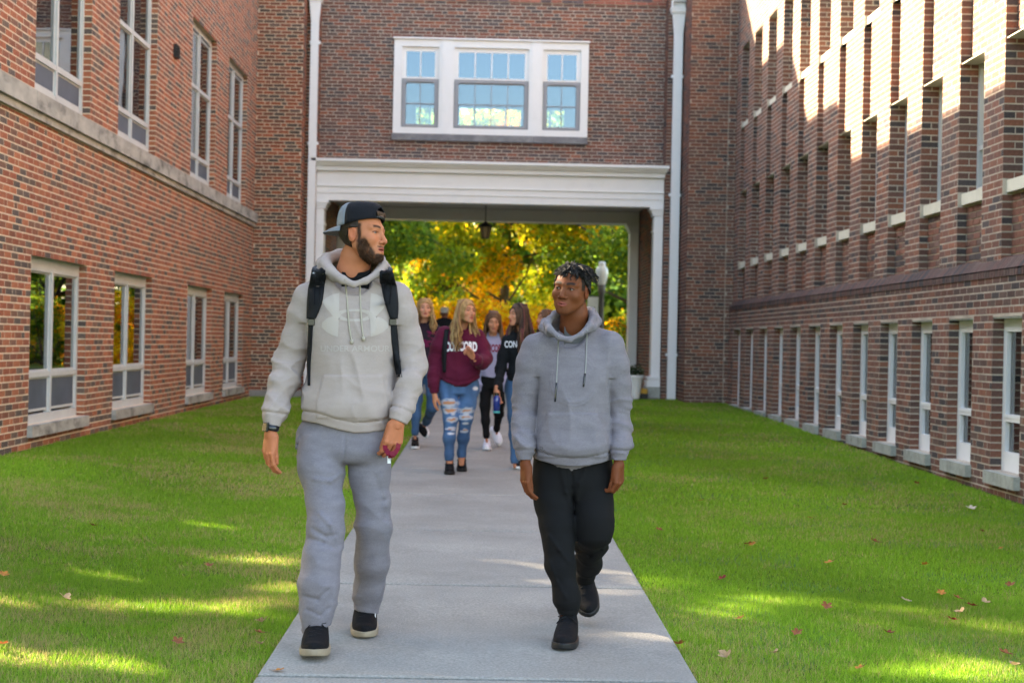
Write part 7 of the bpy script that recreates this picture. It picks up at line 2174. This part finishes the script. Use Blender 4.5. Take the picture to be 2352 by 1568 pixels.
M['bottle_blue'] = make_mat('bottle_blue', (0.008, 0.03, 0.22), 0.2, spec=0.6, coat=0.6); M['bottle_teal'] = make_mat('bottle_teal', (0.05, 0.35, 0.38), 0.3)
bt = P(1140.5, 930, 14.82); br_ = empty('water_bottle', bt, 'blue metal water bottle held in the hand of the dark haired girl', 'bottle')
zt_ = P(1140.5, 907, 14.82).z; zb_ = P(1140.5, 948, 14.82).z; c_ = (bt.x, bt.y, 0)
m = MB(); m.lathe([(0.0, zb_ + .02), (.034, zb_ + .021), (.034, zt_ - .03), (.024, zt_ - .005), (0.0, zt_)], c_, 16); m.build('flask', M['bottle_blue'], br_, smooth=True, cols=False)
m = MB(); m.lathe([(0.0, zb_), (.0345, zb_), (.0345, zb_ + .02), (0, zb_ + .02)], c_, 16); m.build('bottom_boot', M['bottle_teal'], br_, cols=False)
m = MB(); m.lathe([(.024, zt_ - .005), (.024, zt_ + .02), (0.0, zt_ + .022)], c_, 14); m.build('lid', M['black_plastic'], br_, cols=False)
# --- girl at the far right whose head shows over the shoulder
RW5 = simple_girl('girl with smooth dark brown hair glimpsed beyond the grey hoodie shoulder', 17.6, 1256, (1252, 733, 17.55, -66, 4, 0), HAIR_BROWN[:3], 8, 'maroon', 'black_jersey', 711, 868, 1025, hk=dict(length=0.33, wave=0.004, n=110, front=0.5, rad=0.009), face=dict(smile=1.0))
shoe(RW5['root'], ongr(1250, 1018, 17.6), ongr(1249, 1026, 17.35), (0, 0, 1), ('shoe_black', 'nylon'), L=0.25, W=0.09, sole_col='sole_white')
shoe(RW5['root'], ongr(1264, 1016, 17.9), ongr(1263, 1024, 17.65), (0, 0, 1), ('shoe_black', 'nylon'), L=0.25, W=0.09, sole_col='sole_white')
# --- man walking away under the passage, in a pale cap
Ym = 32.5; k = FPX / Ym
mp = P(1020, 780, Ym); zg = gf + 0.012
def pm(dx, dy, h, r): return (mp.x + dx, Ym + dy, zg + h, r)
aLm = [pm(-.20, 0, 1.38, .06), pm(-.27, .02, 1.10, .055), pm(-.27, -.05, .88, .045), pm(-.27, -.08, .80, .035)]; aRm = [pm(.20, 0, 1.38, .06), pm(.27, .02, 1.10, .055), pm(.27, .08, .88, .045), pm(.27, .1, .80, .035)]
hdp = proj(Vector((mp.x, Ym, zg + 1.58)))
def pj(q): v = proj(Vector(q[:3])); return v
def sec_m(h, hw, b): v = proj(Vector((mp.x, Ym, zg + h))); return (v[1], v[0], hw * k, b, Ym)
SM = dict(label='man in dark clothes and pale cap walking away under the passage', cx=hdp[0], Y=Ym, hs=1.0, hq=0.009, hh=0.008, head=(hdp[0], hdp[1], Ym, 176, 0, 0), neck=[(hdp[0], hdp[1] + 6, Ym, .055), (hdp[0], hdp[1] + 16, Ym, .06)], eyes=False,
    face={}, skincol=dict(skin=(0.25, 0.12, 0.08), lipc=(0.2, 0.08, 0.07), browc=(0.02, 0.015, 0.01)), hands=[dict(side=-1, curl=(.4, .4, .5, .5), down=(0, 0, -1), back=(-1, .2, 0), at=(proj(Vector(aLm[-1][:3]))[0], proj(Vector(aLm[-1][:3]))[1], Ym), s=1.0)],
    core=[[pm(0, 0, 1.4, .07), pm(0, 0, 1.0, .1)]],
    top=dict(name='jacket', mat='black_knit', Y=Ym, armpit=proj(Vector((mp.x, Ym, zg + 1.25)))[1], h=0.018, fold=.6, neckbase=pm(0, 0, 1.42, .08), shoulders=[pm(-.18, 0, 1.38, .06), pm(.18, 0, 1.38, .06)],
        torso=[sec_m(1.46, .10, .07), sec_m(1.38, .2, .10), sec_m(1.15, .19, .12), sec_m(.9, .18, .12)], arms=[aLm, aRm], hem=[(hdp[0] - 25, hdp[1] + 75), (hdp[0], hdp[1] + 76), (hdp[0] + 25, hdp[1] + 75)], band=3, cuffs=[]),
    pants=dict(name='trousers', mat='black_jersey', h=0.018, fold=.4, pelvis=[sec_m(1.0, .17, .11), sec_m(.85, .18, .12), sec_m(.78, .17, .1)],
        legs=[([pm(-.09, 0, .8, .095), pm(-.09, -.05, .45, .075), pm(-.09, 0, .05, .05)], (hdp[0] - 9, proj(Vector((mp.x, Ym, zg + .05)))[1], Ym, (0, 0, -1)), .5), ([pm(.09, 0, .8, .095), pm(.09, .1, .45, .075), pm(.09, .2, .06, .05)], (hdp[0] + 9, proj(Vector((mp.x, Ym, zg + .06)))[1], Ym + .2, (0, 0, -1)), .5)]))
RM = person(SM)
cloth('cap_pale', (0.42, 0.41, 0.35), 0.1)
build_cap(RM, 'cap', front_mat='cap_pale', back_mat='cap_pale', brim_col='cap_pale', badge=False, ztop=.13)
for dx, dy in ((-.09, -.05), (.09, .2)):
    shoe(RM['root'], Vector((mp.x + dx, Ym + dy - .08, zg)), Vector((mp.x + dx, Ym + dy + .2, zg)), (0, 0, 1), ('shoe_black', 'nylon'), L=.28, sole_col='sole_white', laces=False)
